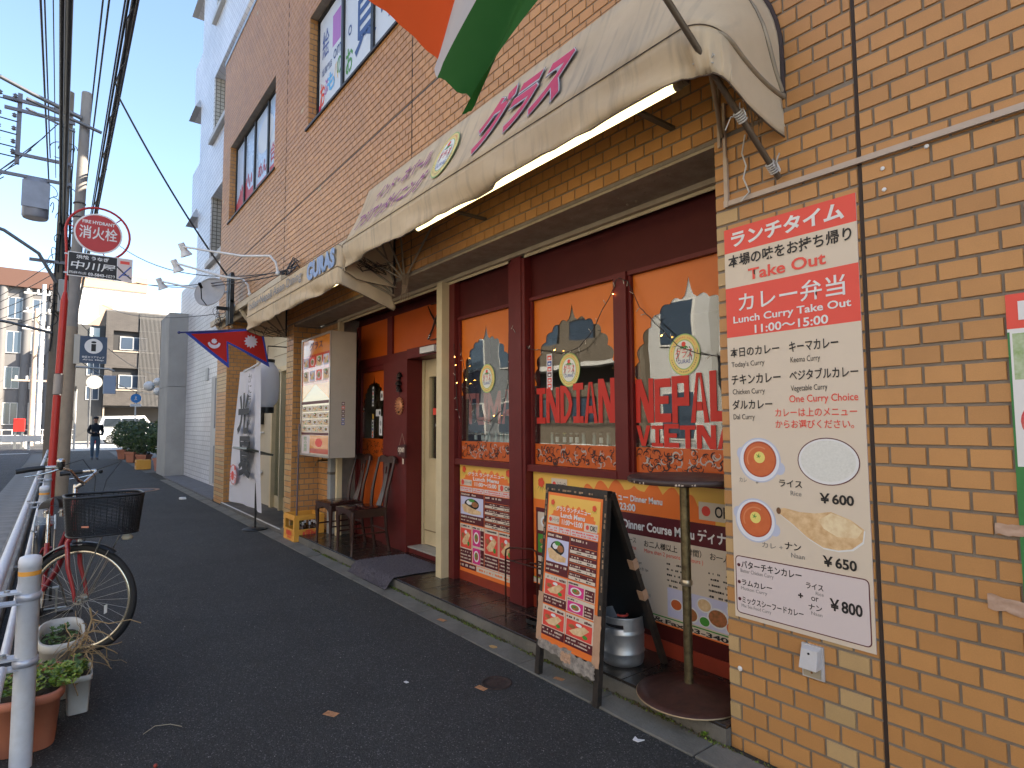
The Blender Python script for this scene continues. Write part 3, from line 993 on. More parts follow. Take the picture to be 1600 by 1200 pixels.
def letters(parent, word, fm, x0, x1, y0, y1, z, m, slope=0):
    widths = {'I': .72, 'N': 1.05, 'M': 1.1, 'D': .9, 'V': .95}
    tot = sum(widths.get(c, .9) for c in word)+.06*(len(word)-1)
    x = x0; u = (x1-x0)/tot
    for i, c in enumerate(word):
        w = widths.get(c, .9)*u
        ya = y0+random.uniform(-.004, .004); yb = y1+slope*(x-x0)+random.uniform(-.006, .006)
        g = G()
        def P(a, b): return (x+a*w, ya+b*(yb-ya))
        if c == 'D':
            o = [(0, 0), (.45, .02), (.85, .25), (1, .5), (.85, .78), (.45, .98), (0, 1)]
            inn = [(.3, .82), (.45, .78), (.66, .62), (.72, .5), (.66, .36), (.45, .2), (.3, .18)]
            g.poly([P(*p) for p in o]+[P(0, .5), P(.3, .5)] , m, 0, z) if False else None
            k = len(o); vs = [(*P(*p), z) for p in o]+[(*P(*p), z) for p in inn[::-1]]
            g.add(vs, [(j, j+1, k+j+1, k+j) for j in range(k-1)]+[(k-1, 0, k, 2*k-1)], m)
        elif c == 'P':
            vs = [(0,0),(.32,0),(.32,.36),(1,.36),(1,1),(0,1)]; 
            g.add([(*P(*p), z) for p in [(0,0),(.32,0),(.32,1),(0,1),(.32,.36),(1,.36),(1,.54),(.32,.54),(.72,.54),(.72,.84),(1,.84),(.32,.84),(1,1)]],
                  [(0,1,2,3),(4,5,6,7),(8,6,10,9),(11,9,10,12,2)], m)
        elif c == 'A':
            g.add([(*P(*p), z) for p in [(0,0),(.25,0),(.47,1),(.36,1), (.75,0),(1,0),(.64,1),(.53,1),(.33,.24),(.67,.24),(.62,.42),(.38,.42),(.5,.86),(.47,1),(.53,1)]],
                  [(0,1,2,3),(4,5,6,7),(8,9,10,11),(12,14,13)], m)
            g.v = [(p[0], p[1], p[2]+(0 if j < 4 else (.0004 if j < 8 else .0008))) for j, p in enumerate(g.v)]
        elif STROKES[c][0] == 'p': g.poly([P(*p) for p in STROKES[c][1:]], m, 0, z)
        else:
            for j, (a, b, d, e) in enumerate(STROKES[c]):
                p, q = P(a, b), P(d, e); g.rect(p[0], p[1], q[0], q[1], m, z+j*.0004)
        board_part('letter', parent, g, fm)
        x += w+.06*u
def emblem(g, x, y, rx, ry, z):
    """round restaurant emblem: green rim, yellow ring, white centre, flower and two birds"""
    g.disc(x, y, rx, ry, PGRN_L, z, 40); g.disc(x, y, rx*.95, ry*.95, PYEL_L, z+.0006, 40); g.disc(x, y, rx*.68, ry*.72, PGRN_L, z+.0012, 40)
    g.disc(x, y, rx*.64, ry*.68, PW2, z+.0018, 40)
    for a in (-.7, -.35, 0, .35, .7):
        ribbon(g, [(x, y+ry*.46), (x+rx*.4*math.sin(a), y+ry*(.46-.2*math.cos(a)))], rx*.07, PGRN, z+.0024)
    g.disc(x, y+ry*.50, rx*.14, ry*.12, PRED, z+.003, 10)
    for s_ in (-1, 1):
        ribbon(g, [(x+s_*rx*.34, y+ry*.36), (x+s_*rx*.44, y+ry*.22), (x+s_*rx*.40, y), (x+s_*rx*.50, y-ry*.3)], rx*.05, M('bird_grey', (.16, .15, .15), .6), z+.0024)
        ribbon(g, [(x+s_*rx*.36, y+ry*.1), (x+s_*rx*.34, y-ry*.28)], rx*.03, M('bird_grey', 0), z+.0026)
    for i in range(46):
        a = 2*PI*i/46
        if abs(math.sin(a)) < .18: continue
        if i % 7 == 3: continue
        px, py = x+rx*.81*math.cos(a), y+ry*.83*math.sin(a)
        g.disc(px, py, rx*.022, ry*.035, PRED if math.sin(a) > 0 else PMAR, z+.0026, 5)
PGRN_L = M('emblem_green', (.32, .50, .16), .45); PYEL_L = M('emblem_yellow', (.80, .62, .20), .45); PW2 = M('emblem_white', (.78, .78, .70), .45)
def strand(name, pts, label, m=None, drop=.02, bulbs=True):
    t = thing(name, label, 'string lights', pts[0])
    P = [Vector(p) for p in pts]
    # smooth
    Q = []
    for i in range(len(P)-1):
        for k in range(4):
            Q.append(P[i].lerp(P[i+1], k/4)+Vector((random.uniform(-.003, .003), random.uniform(-.003, .003), random.uniform(-.003, .003))))
    Q.append(P[-1])
    G().tube(Q, .0028, 5, M('dark_cable', (.03, .022, .02), .6)).build('cable', t)
    if bulbs:
        for i in range(2, len(Q)-1, 2):
            a = random.uniform(0, 2*PI)
            d = Vector((math.cos(a)*.9, abs(math.sin(a*1.3))*.3, math.sin(a))).normalized()
            lit = random.random() < .12
            g = G().cyl(Q[i], Q[i]+d*.022, .0028, .0022, 5, M('bulb_stem', (.35, .30, .24), .4))
            g.cyl(Q[i]+d*.022, Q[i]+d*.032, .003, .0012, 5, M('bulb_lit', (1, .5, .1), emit=((1, .42, .08), 9)) if lit else M('bulb', (.6, .55, .45), .2))
            g.build('bulb', t)

for wi, (nm, x0, x1) in enumerate(WINS):
    z0, z1 = 1.11, 2.31
    g = GB()
    g.box(x0, x1, -.46, -.372, 2.31, 2.335, MAROON).box(x0-.01, x1+.01, -.46, -.352, 1.06, 1.108, MAROON)
    g.box(x0-.0, x0+.02, -.46, -.380, 1.109, 2.309, MAROON).box(x1-.02, x1, -.46, -.380, 1.109, 2.309, MAROON)
    if wi == 1: g.box(1.542, 1.643, -.46, -.358, 1.06, 2.334, MAROON)
    if wi == 2: g.box(.688, .699, -.46, -.36, 1.06, 2.334, MAROON)
    fr = g.build('window', SF)
    GB().box(x0+.021, x1-.021, -.412, -.406, 1.109, 2.309, GLASS).build('pane', fr)
    wx = x1-.021; w = x1-x0-.042
    fm = MW[SF.name].inverted() @ fmat((wx, -.4055, 0))
    fw_ = fmat((wx, -.4055, 0))
    # arch film
    zs = (1.67, 1.70, 1.66)[wi]; xa = (.39, .41, .40)[wi]*1.0
    pts = [(0, 2.309), (0, zs-.02), (.018, zs-.02)]+arch_pts(.02, w-.02, w*.5, zs, 2.225)+[(w-.018, zs-.02), (w, zs-.02), (w, 2.309)]
    g = G(); g.poly(pts[::1], (ORANGE2 if wi else ORANGE2), 0, .001)
    board_part('arch_film', fr, g, fw_)
    g = G(); g.rect(0, 1.109, w, 1.258, ORANGE, .001)
    curls(g, 0, w, 1.112, 1.255, 105, CURL, CURL2, .0014, wi)
    board_part('pattern_film', fr, g, fw_)
    g = G(); sx = (w*.52, w*.46, w*.45)[wi]; sz = (1.775, 1.77, 1.785)[wi]
    emblem(g, sx, sz, .105, .118, .002); board_part('round_sticker', fr, g, fw_)
    TF_(fr, fm, 'グラス', (sx-.055, sz-.02, sx+.055, sz+.035), PRED, .006, bold=.0, shear=.15)
    TF_(fr, fm, 'GURAS', (sx-.042, sz-.05, sx+.042, sz-.028), PBLUE, .006, bold=.0)
    if wi == 1:
        letters(fr, 'INDIAN', fw_, .02, w-.02, 1.405, 1.655, .0022, REDLET, .05)
        g = G(); g.rect(.135, 1.64, .195, 1.90, PWHITE, .002)
        for k in range(6): g.rect(.143, 1.655+k*.04, .187, 1.688+k*.04, (PRED, PRED, PMAR, PRED, PBLUE, PRED)[k], .0026)
        for k in range(6): g.rect(.153, 1.662+k*.04, .177, 1.676+k*.04, PWHITE, .003)
        board_part('card_sticker', fr, g, fw_)
    elif wi == 2:
        letters(fr, 'NEPAL', fw_, .003, .632, 1.405, 1.66, .0022, REDLET, .03)
        letters(fr, 'VIETNAM', fw_, .003, .79, 1.262, 1.392, .0022, REDLET, 0)
    else:
        letters(fr, 'TUMA', fmat((wx, -.425, 0)), .03, w-.03, 1.40, 1.66, .0, M('veiled_letters', (.55, .12, .10), .5), .02)  # paler red: the reflection over the letters is put into their colour
# bottles standing behind the glass
def bottle(kind, x, z, y=-.50):
    t = thing('bottle', '', 'bottle', (x, y, z))
    gl = {'beer': M('bottle_brown', (.05, .02, .008), .12), 'clear': M('bottle_clear', (.25, .32, .32), .08, spec=.8), 'green': M('bottle_green', (.02, .06, .03), .12)}[kind]
    G().lathe((x, y, z), [(.027, 0), (.029, .01), (.029, .115), (.024, .14), (.0125, .165), (.0115, .225), (.0135, .228), (.0135, .238), (0, .238)], gl, 12).build('glass', t)
    G().lathe((x, y, z), [(.0135, .170), (.0133, .208)], PWHITE if kind != 'clear' else gl, 12).build('neck_label', t)
    G().lathe((x, y, z), [(.0145, .227), (.0145, .236), (.010, .2395), (0, .2395)], M('cap', (.22, .22, .20), .4, .6) if kind != 'green' else M('cap_gold', (.35, .30, .10), .4, .6), 12).build('cap', t)
    return t
seq2 = 'clear beer green beer beer clear clear beer clear green beer'.split()
seq1 = 'beer beer beer clear clear clear clear clear clear clear'.split()
protos = {}
for wi, (seq, xa, xb) in enumerate(((seq2, 2.40, 1.70), (seq1, 3.36, 2.76))):
    for i, k in enumerate(seq):
        x = xa+(xb-xa)*i/(len(seq)-1)+random.uniform(-.012, .012)
        if k not in protos: protos[k] = o = bottle(k, x, 1.10)
        else:
            src = protos[k]; o = copy_tree(src); o.location = (x, -.50+random.uniform(-.015, .015), 1.10)
        wn_ = 'middle window under the lettering' if wi == 0 else 'left window beside the cream door'
        kk = {'beer': 'brown bottle with white neck label', 'clear': 'pale clear glass bottle', 'green': 'dark green bottle with gold cap'}[k]
        ords = ('first', 'second', 'third', 'fourth', 'fifth', 'sixth', 'seventh', 'eighth', 'ninth', 'tenth', 'last')
        o['label'] = kk+', '+ords[i]+' from the left inside the '+('middle' if wi == 0 else 'left')+' window'
        o['group'] = 'bottles lined up inside the windows'
solo(G().box(.70, 3.48, -.62, -.463, 1.06, 1.099, DARKW), 'window_shelf', 'dark shelf inside the windows carrying the row of bottles', 'shelf')
# dim room
g = G(); RM = M('room_wall', (.10, .075, .055), .9, nz=(1, .6))
g.box(.3, 6.9, -4.6, -4.5, -.1, 3.2, RM).box(.25, .3, -4.5, -.48, 0, 3.2, RM).box(.3, 6.9, -4.5, -.86, 2.9, 3.0, RM).box(.3, 6.9, -4.5, -.86, -.02, .08, M('room_floor', (.06, .04, .03), .5))
g.build('room', B)
def pendant(x, y, z, lab):
    t = thing('pendant_lamp', lab, 'lamp', (x, y, z+.3))
    G().cyl((x, y, z+.06), (x, y, 2.9), .003, n=5, m=PBLACK).build('cord', t)
    G().lathe((x, y, z), [(.10, 0), (.07, .05), (.015, .08), (0, .08)], M('shade_brass', (.3, .2, .08), .4, .5), 16).build('lamp_shade', t)
    G().sphere((x, y, z+.01), .035, M('warm_bulb', (1, .6, .2), emit=((1, .45, .10), 25)), 12, 8).build('bulb', t)
pendant(3.6, -2.6, 2.02, 'lit orange pendant lamp seen through the middle window right of its sticker')
pendant(1.9, -2.2, 2.35, 'lit orange pendant lamp seen low through the right window left of its sticker')
pendant(1.75, -3.3, 2.12, 'lit orange pendant lamp seen under the round sticker of the right window')
# the pale table lamp shapes behind glass
g = G().box(2.0, 3.4, -1.9, -1.2, .75, .79, DARKW).box(2.05, 2.1, -1.85, -1.8, .08, .75, DARKW).box(3.3, 3.35, -1.3, -1.25, .08, .75, DARKW)
solo(g, 'dining_table', 'dark dining table standing inside behind the middle window', 'table')
# string lights
strand('string_lights', [(2.656,-.335,2.208),(2.602,-.33,2.088),(2.482,-.355,1.954),(2.324,-.365,1.923),(2.122,-.365,1.88),(1.964,-.365,1.908),(1.843,-.365,1.992),(1.755,-.36,2.105),(1.654,-.355,2.211),(1.599,-.345,2.294)], 'string of small lamps sagging across the middle window with the INDIAN letters')
strand('string_lights', [(1.59,-.345,2.30),(1.526,-.36,2.268),(1.441,-.365,2.095),(1.347,-.365,2.004),(1.258,-.365,1.917),(1.172,-.365,1.834),(1.049,-.365,1.779),(.879,-.365,1.742),(.74,-.365,1.76)], 'string of small lamps falling across the right window over its sticker')
strand('string_lights', [(2.69,-.335,2.196),(2.712,-.35,2.051),(2.735,-.36,1.707),(2.825,-.37,1.513),(2.997,-.37,1.415),(3.178,-.37,1.442),(3.274,-.37,1.604),(3.342,-.37,1.80),(3.39,-.37,1.95),(3.43,-.36,2.1)], 'string of small lamps looped low inside the frame of the left window')
strand('string_lights', [(3.49,-.342,2.1),(3.47,-.34,1.9),(3.455,-.34,1.745),(3.43,-.345,1.526),(3.40,-.35,1.42)], 'short string of lamps hanging down the left frame of the left window')

# ---- entrance bay
YB = -.56
g = GB(); g.box(3.70, 6.10, -.62, YB-.02, 2.62, 2.70, MAROOND).box(4.10, 6.10, -.61, YB, 2.09, 2.19, MAROON).box(5.14, 5.26, -.61, YB, 2.191, 2.619, MAROON).box(3.72, 4.12, -.60, YB, 2.19, 2.62, MAROON)
g.box(6.045, 6.098, -.61, YB+.01, .09, 2.61, MAROON).box(3.701, 4.10, -.61, -.60, 2.09, 2.62, MAROON)
g.build('transom_frame', SF)
GB().box(5.261, 6.044, -.60, -.585, 2.191, 2.619, ORANGE).build('transom_panel', SF)
GB().box(4.121, 5.139, -.60, -.585, 2.191, 2.619, ORANGE).build('transom_panel', SF)
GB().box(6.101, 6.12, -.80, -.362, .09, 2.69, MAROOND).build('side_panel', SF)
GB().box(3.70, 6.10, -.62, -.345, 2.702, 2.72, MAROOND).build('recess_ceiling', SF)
# narrow arched side window
g = GB(); g.box(5.26, 5.34, -.61, YB, .09, 2.089, MAROON).box(5.97, 6.044, -.61, YB, .09, 2.089, MAROON).box(5.341, 5.969, -.61, YB-.004, 2.03, 2.089, MAROON).box(5.341, 5.969, -.61, YB-.004, .09, .36, MAROON)
fr = g.build('window', SF)
GB().box(5.341, 5.969, -.596, -.590, 1.24, 2.029, GLASS).build('pane', fr)
GB().box(5.341, 5.969, -.60, -.586, .361, 1.239, ORANGE).build('lower_film', fr)
fw_ = fmat((5.969, -.589, 0)); w = .628
g = G(); g.poly([(0, 2.029), (0, 1.55), (.03, 1.55)]+arch_pts(.03, w-.03, w/2, 1.56, 1.98, 6)+[(w-.03, 1.55), (w, 1.55), (w, 2.029)], ORANGE, 0, .001)
board_part('arch_film', fr, g, fw_)
g = G(); curls(g, 0, w, 1.05, 1.22, 60, CURL, CURL, .0045, 9); g.v = [(a, b, c) for a, b, c in g.v]; board_part('pattern_film', fr, g, fw_)
g = G()
for (a, b, c, d, m_) in ((.26,1.62,.31,1.85,PWHITE),(.49,1.68,.56,1.79,PWHITE),(.37,1.50,.50,1.58,PWHITE),(.46,1.28,.54,1.50,PWHITE),(.26,1.25,.31,1.46,PWHITE),(.27,1.47,.31,1.53,PYEL)): g.rect(a, b, c, d, m_, .0015)
for k in range(5): g.rect(.27, 1.64+k*.04, .30, 1.665+k*.04, (PBLACK, PBLUE, PGRN, PRED, PBLACK)[k], .002); g.rect(.27, 1.26+k*.038, .30, 1.285+k*.038, (PRED, PORA, PBLUE, PGRN, PBLACK)[k], .002)
g.disc(.525, 1.735, .018, .03, PBLACK, .002, 10); g.disc(.47, 1.54, .02, .025, PBLACK, .002, 10); g.disc(.50, 1.42, .022, .03, M('grey_print', (.35, .36, .36), .5), .002, 10); g.disc(.50, 1.33, .022, .03, M('grey_print', 0), .002, 10)
board_part('stickers', fr, g, fw_)
# broad maroon panel and door
GB().box(4.70, 5.255, -.80, -.52, .09, 2.089, MAROON).build('wall_panel', SF)
GB().box(3.74, 4.699, -.80, -.515, 2.089, 2.19, MAROON).build('door_lintel', SF)
GB().box(3.72, 4.699, -.80, -.55, .09, .14, MAROON).box(3.72, 4.699, -.80, -.54, .1405, .152, M('sill_metal', (.50, .48, .44), .5, .3, nz=(9, .5))).build('door_sill', SF)
g = GB(); x0, x1, YD = 3.80, 4.66, -.72
wx0, wx1, wz0, wz1 = 4.02, 4.56, 1.05, 1.90
g.box(x0, wx0, YD-.04, YD, .16, 2.085, CREAM).box(wx1, x1, YD-.04, YD, .16, 2.085, CREAM).box(wx0, wx1, YD-.04, YD, .16, wz0, CREAM).box(wx0, wx1, YD-.04, YD, wz1, 2.085, CREAM)
for a, b, c, d in ((wx0-.02, wx1+.02, wz0-.02, wz0), (wx0-.02, wx1+.02, wz1, wz1+.02), (wx0-.02, wx0, wz0, wz1), (wx1, wx1+.02, wz0, wz1)): g.box(a, b, YD, YD+.012, c, d, CREAM)
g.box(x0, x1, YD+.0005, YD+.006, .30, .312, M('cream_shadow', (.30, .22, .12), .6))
dr = g.build('door', SF)
GB().box(wx0, wx1, YD-.022, YD-.018, wz0, wz1, GLASS).build('pane', dr)
GB().box(4.661, 4.699, YD-.03, YD+.02, .153, 2.088, CREAM).build('door_frame', SF)
GB().cyl((3.87, YD+.05, .95), (3.87, YD+.05, 1.25), .012, n=10, m=CHROME).build('handle', dr)
fw_ = fmat((wx1, YD-.0175, 0)); fm = MW[SF.name].inverted() @ fw_
g = G(); w = wx1-wx0
g.rect(.13, 1.72, w, 1.80, PYEL, .001); g.rect(.10, 1.45, w, 1.68, M('door_grey', (.30, .30, .29), .5), .001); g.rect(.10, 1.22, w, 1.34, PYEL, .001); g.rect(.10, 1.06, w, 1.20, PMAR, .001)
g.rect(.03, 1.50, .16, 1.57, PRED, .002)
board_part('door_stickers', dr, g, fw_)
TF_(dr, fm, 'WELCOME', (.20, 1.74, .52, 1.78), PBLACK, .003)
TF_(dr, fm, 'グラス', (.14, 1.47, .46, 1.60), PRED, .003, bold=.03, shear=.3)
TF_(dr, fm, 'Indian Nepali', (.08, 1.37, .45, 1.41), PWHITE, .003)
TF_(dr, fm, 'Lunch\nDinner', (.14, 1.24, .32, 1.31), PBLACK, .003)
TF_(dr, fm, 'Night F', (.15, 1.13, .45, 1.18), PWHITE, .003, bold=.02)
TF_(dr, fm, 'Open time', (.14, 1.08, .40, 1.105), PWHITE, .003)
GB().box(4.04, 4.32, -.514, -.46, 2.105, 2.165, WHITEP).build('door_sensor', SF)
# crossed kukri knives over the door
t = thing('crossed_knives', 'pair of crossed curved knives mounted on the orange panel above the door', 'ornament', (4.2, -.56, 2.42))
for s_ in (-1, 1):
    P = [(4.2+s_*.135, -.560, 2.60), (4.2+s_*.075, -.562, 2.51), (4.2, -.564-.004*s_, 2.42), (4.2-s_*.05, -.565, 2.35), (4.2-s_*.13, -.562, 2.26)]
    G().tube(P, [.004, .009, .011, .010, .012], 6, DARKW).build('knife', t)
    for q in (.62, .8, .95):
        a = Vector(P[3]).lerp(Vector(P[4]), q); G().sphere(a, .0125, CHROME, 8, 6).build('band', t)
for z in (2.605, 2.245): G().box(4.12, 4.28, -.575, -.556, z-.005, z+.005, DARKW).build('bracket', t)
# things hanging on the maroon panel
WS = 1.5
t = thing('wind_chime', 'dark bells with a copper sun face hanging on the maroon panel by the door', 'wind chime', (4.845, -.505, 1.93))
G().cyl((4.845, -.505, 1.98), (4.845, -.505, 1.62), .0018, n=5, m=BLACK).build('cord', t)
for k, (dz, r) in enumerate(((1.93, .022), (1.90, .016), (1.845, .028), (1.80, .02), (1.77, .024))):
    G().lathe((4.845+(-.012, .01, 0, .01, -.012)[k], -.50, dz-.02), [(r*WS, 0), (r*.85*WS, .015*WS), (r*.4*WS, .03*WS), (0, .033*WS)], M('old_bronze', (.03, .02, .018), .4, .6), 12).build('bell', t)
g = G(); COP = M('copper', (.62, .26, .12), .4, .5)
g.lathe((0, 0, 0), [(.040, 0), (.040, .006), (.034, .010), (.024, .011), (.0, .013)], COP, 28)
for k in range(18):
    a = 2*PI*k/18
    g.obox((.048*math.cos(a), .048*math.sin(a), .004), (math.cos(a)*.011, math.sin(a)*.011, 0), (-math.sin(a)*.0035, math.cos(a)*.0035, 0), (0, 0, .003), COP)
g.disc(-.012, .010, .005, .004, PMAR, .0145, 10); g.disc(.012, .010, .005, .004, PMAR, .0145, 10)
ribbon(g, [(-.016, -.010), (-.008, -.018), (0, -.02), (.008, -.018), (.016, -.010)], .004, PMAR, .0145)
board_part('sun_face', t, g, fmat((4.845, -.512, 1.60)) @ Matrix.Scale(1.6, 4))
G().sphere((4.845, -.505, 1.535), .018, M('old_bronze', 0), 10, 6, sz=.6).build('bell', t)
t = thing('open_sign', 'small dark hanging sign reading open on the maroon panel beside the door', 'sign', (4.765, -.512, 1.13), FACE_Y)
OS = 1.55
g = G(); g.poly([(-.055, -.04), (.055, -.045), (.058, .035), (.03, .045), (-.02, .035), (-.058, .03)], M('sign_dark', (.06, .012, .012), .5), .012, .012); g.v = [tuple(k*OS for k in p) for p in g.v]; g.build('plate', t, local=True)
g = G(); g.tube([(-.04, .035, .006), (0, .115, .006), (.04, .04, .006)], .002, 5, M('rope', (.35, .2, .15), .8)); g.tube([(.0, -.045, .006), (.012, -.075, .006)], .002, 5, M('rope', 0)); g.v = [tuple(k*OS for k in p) for p in g.v]; g.build('cord', t, local=True)
T(t, 'open', (-.045*OS, -.025*OS, .045*OS, .022*OS), PCREAM, .0125*OS+.002, .03)
g = G(); g.rect(.01, -.09, .03, -.055, PCREAM, .008); g.v = [tuple(k*OS for k in p) for p in g.v]; g.build('tag', t, local=True)
# ================================================================== AWNINGS
CANV = cloth_mat('canvas', (.76, .62, .43), (.56, .43, .28), .55, scale=2.2, trans=.22)
def streaks(m):
    """rain streak dirt on the canvas: vertical noise"""
    nt = m.node_tree
    b = nt.nodes['Principled BSDF']
    src = b.inputs['Base Color'].links[0].from_socket
    tc = nt.nodes.new('ShaderNodeTexCoord'); mp = nt.nodes.new('ShaderNodeMapping')
    mp.inputs['Scale'].default_value = (26, 3, 2.2)
    n = nt.nodes.new('ShaderNodeTexNoise'); n.inputs['Scale'].default_value = 1; n.inputs['Detail'].default_value = 6
    nt.links.new(tc.outputs['Object'], mp.inputs[0]); nt.links.new(mp.outputs[0], n.inputs['Vector'])
    r = nt.nodes.new('ShaderNodeMapRange'); r.inputs['From Min'].default_value = .52; r.inputs['From Max'].default_value = .8; r.inputs['To Max'].default_value = .5
    nt.links.new(n.outputs['Fac'], r.inputs['Value'])
    x = nt.nodes.new('ShaderNodeMix'); x.data_type = 'RGBA'
    nt.links.new(r.outputs[0], x.inputs[0]); nt.links.new(src, x.inputs[6]); x.inputs[7].default_value = (.16, .14, .13, 1)
    nt.links.new(x.outputs[2], b.inputs['Base Color'])
streaks(CANV)
SEAM = M('seam', (.12, .085, .06), .8)
TRIM = M('dark_trim', (.045, .028, .025), .8)
def awning(t, XR, XLf, ZP, hoops, RR, RL, val, wr, name='canopy'):
    """hoops: list of (Y,Z) of the fabric ribs from wall to front; fabric spans XR..XLf, ends swing back to pivots at (X, 0, ZP)"""
    N = 96
    def hoop(k, s):
        y, z = hoops[k]
        L = math.hypot(y, z-ZP); u = (y/L, (z-ZP)/L)
        rr, rl = min(RR[k], L*.8), min(RL[k], L*.8)
        xr, xl = XR+.0*k, XLf
        # polyline: right pivot -> up -> round -> across -> round -> down -> left pivot
        segs = [('l', (xr, 0), (xr, L-rr)), ('a', (xr+rr, L-rr), rr, PI, PI/2), ('l', (xr+rr, L), (xl-rl, L)), ('a', (xl-rl, L-rl), rl, PI/2, 0), ('l', (xl, L-rl), (xl-.0, 0))]
        w = [.10, .16, .52, .10, .12]
        a = 0
        for sg, ww in zip(segs, w):
            if s <= a+ww+1e-9:
                q = (s-a)/ww
                if sg[0] == 'l': x = sg[1][0]+(sg[2][0]-sg[1][0])*q; l = sg[1][1]+(sg[2][1]-sg[1][1])*q
                else:
                    th = sg[3]+(sg[4]-sg[3])*q
                    x = sg[1][0]+sg[2]*math.cos(th); l = sg[1][1]+sg[2]*math.sin(th)
                break
            a += ww
        lift = .13*max(0, 1-s/.12)*max(0, 1-l/.5) if ZP > 2.6 else 0
        return Vector((x, u[0]*l+.012, ZP+u[1]*l+lift))
    g = G()
    K = len(hoops)-1; SUB = 6
    def surf(u, v):
        q = v*K; k = min(int(q), K-1); f = q-k
        p = hoop(k, u).lerp(hoop(k+1, u), f)
        sag = math.sin(PI*f)*.012
        nrm = Vector((0, .6, .8))
        return p-nrm*sag+Vector((0, .004*noise.noise(p*5), .004*noise.noise(p*4)))
    g.grid(surf, N, K*SUB, CANV)
    # valance
    def vf(u, v):
        p = hoop(K, u)
        wv = noise.noise(Vector((u*wr, v*1.2, 3)))*.024*v+noise.noise(Vector((u*wr*2.7, v*2, 7)))*.022*v
        crease = .04*v*max(0, math.sin(u*wr*.9+v*2.6+2*noise.noise(Vector((u*4, 0, 5)))))**3
        k_ = 1 if u < .5 else min(1, .12+max(0, p.y-.03)/.38)
        return p+Vector((0, -.012*v+wv-crease, -val*k_*v*(1+.14*noise.noise(Vector((u*9, 0, 1))))))
    g.grid(vf, 150, 6, CANV)
    fab = g.build(name, t)
    md = fab.modifiers.new('thick', 'SOLIDIFY'); md.thickness = .002; md.offset = -1
    g = G()
    g.tube([hoop(K, i/80)+Vector((0, .003, .0)) for i in range(4, 77)], .0022, 5, SEAM)
    g.tube([vf(i/80, 1) for i in range(0, 81)], .0035, 5, SEAM)
    for k in range(1, K): g.tube([hoop(k, i/80)+Vector((0, .004, .004)) for i in range(0, 81)], .0016, 5, SEAM)
    g.build('seams', t)
    g = G(); g.tube([hoop(0, i/80)+Vector((0, -.006, 0)) for i in range(0, 81)], .014, 6, TRIM); g.build('wall_trim', t)
    for k in range(1, K+1):
        g = G(); g.tube([hoop(k, i/60)-Vector((0, .018, .012)) for i in range(0, 61)], .011, 8, M('rib_metal', (.36, .30, .22), .5, .3, nz=(9, .5))); g.build('rib', t)
    return hoop, vf
A1 = thing('awning', 'large rounded beige canvas awning with pink katakana over the window bay', 'awning', (2.1, 0, 2.65))
awning(A1, .34, 3.95, 2.65, [(0.0, 3.58), (.28, 3.435), (.50, 2.925)], [.62, .50, .14], [.12, .10, .08], .185, 26)
# panel frame for the lettering on the big facet
def facet(p, q):   # p upper (y,z), q lower: local x = viewer right
    up = Vector((0, p[0]-q[0], p[1]-q[1])).normalized()
    return frame_of((-1, 0, 0), up), q
F1, q1 = facet((.28, 3.435), (.50, 2.925))
fw1 = Matrix.Translation(Vector((3.95, q1[0]+.012, q1[1]))) @ F1.to_4x4()
fm1 = MW[A1.name].inverted() @ fw1
PINKL = M('awning_pink', (.62, .045, .11), .5); PLIL = M('awning_lilac', (.30, .04, .16), .5); OUTL = M('awning_outline', (.62, .60, .60), .5); OUTD = M('awning_outdark', (.10, .09, .12), .5)
L1 = .555
def blob(g, pts, w, z):
    """fat rounded brush stroke with white and dark outlines"""
    w = w*1.6
    for ww, m_, dz in ((w+.026, OUTD, 0), (w+.020, OUTL, .001), (w, PINKL, .002)):
        n = len(pts); 
        def wf(t, ww=ww, w=w): return ww-w+w*(1-.35*t)
        ribbon(g, pts, wf, m_, z+dz)
        for j, p in ((0, pts[0]), (1, pts[-1])):
            r = wf(j)/2; g.disc(p[0], p[1], r, r, m_, z+dz+.0004, 12)
def curve(p, n=8):   # quadratic through 3 pts
    a, b, c = p
    return [((1-t)**2*a[0]+2*t*(1-t)*b[0]+t*t*c[0], (1-t)**2*a[1]+2*t*(1-t)*b[1]+t*t*c[1]) for t in [i/n for i in range(n+1)]]
for bold_, mm_, zz_ in ((.075, OUTD, .005), (.062, OUTL, .0065), (.036, PINKL, .008)):
    e_ = (bold_-.036)*.30
    TF_(A1, fm1, 'グラス', (1.95-e_, .07-e_, 2.74+e_, .48+e_), mm_, zz_, bold=bold_, shear=.25, name='brush_lettering')
g = G(); emblem(g, 1.55, .27, .14, .185, .006); board_part('emblem', A1, g, fw1)
TF_(A1, fm1, 'グラス', (1.475, .24, 1.625, .31), PRED, .011, bold=.01, shear=.2)
TF_(A1, fm1, 'GURAS', (1.485, .17, 1.615, .205), PBLUE, .011, bold=.0)
TF_(A1, fm1, 'インド・ネパール', (.42, .30, 1.30, .45), PLIL, .006, bold=.02, shear=.3)
TF_(A1, fm1, 'アジアンダイニング', (.22, .08, 1.36, .24), PLIL, .006, bold=.02, shear=.3)
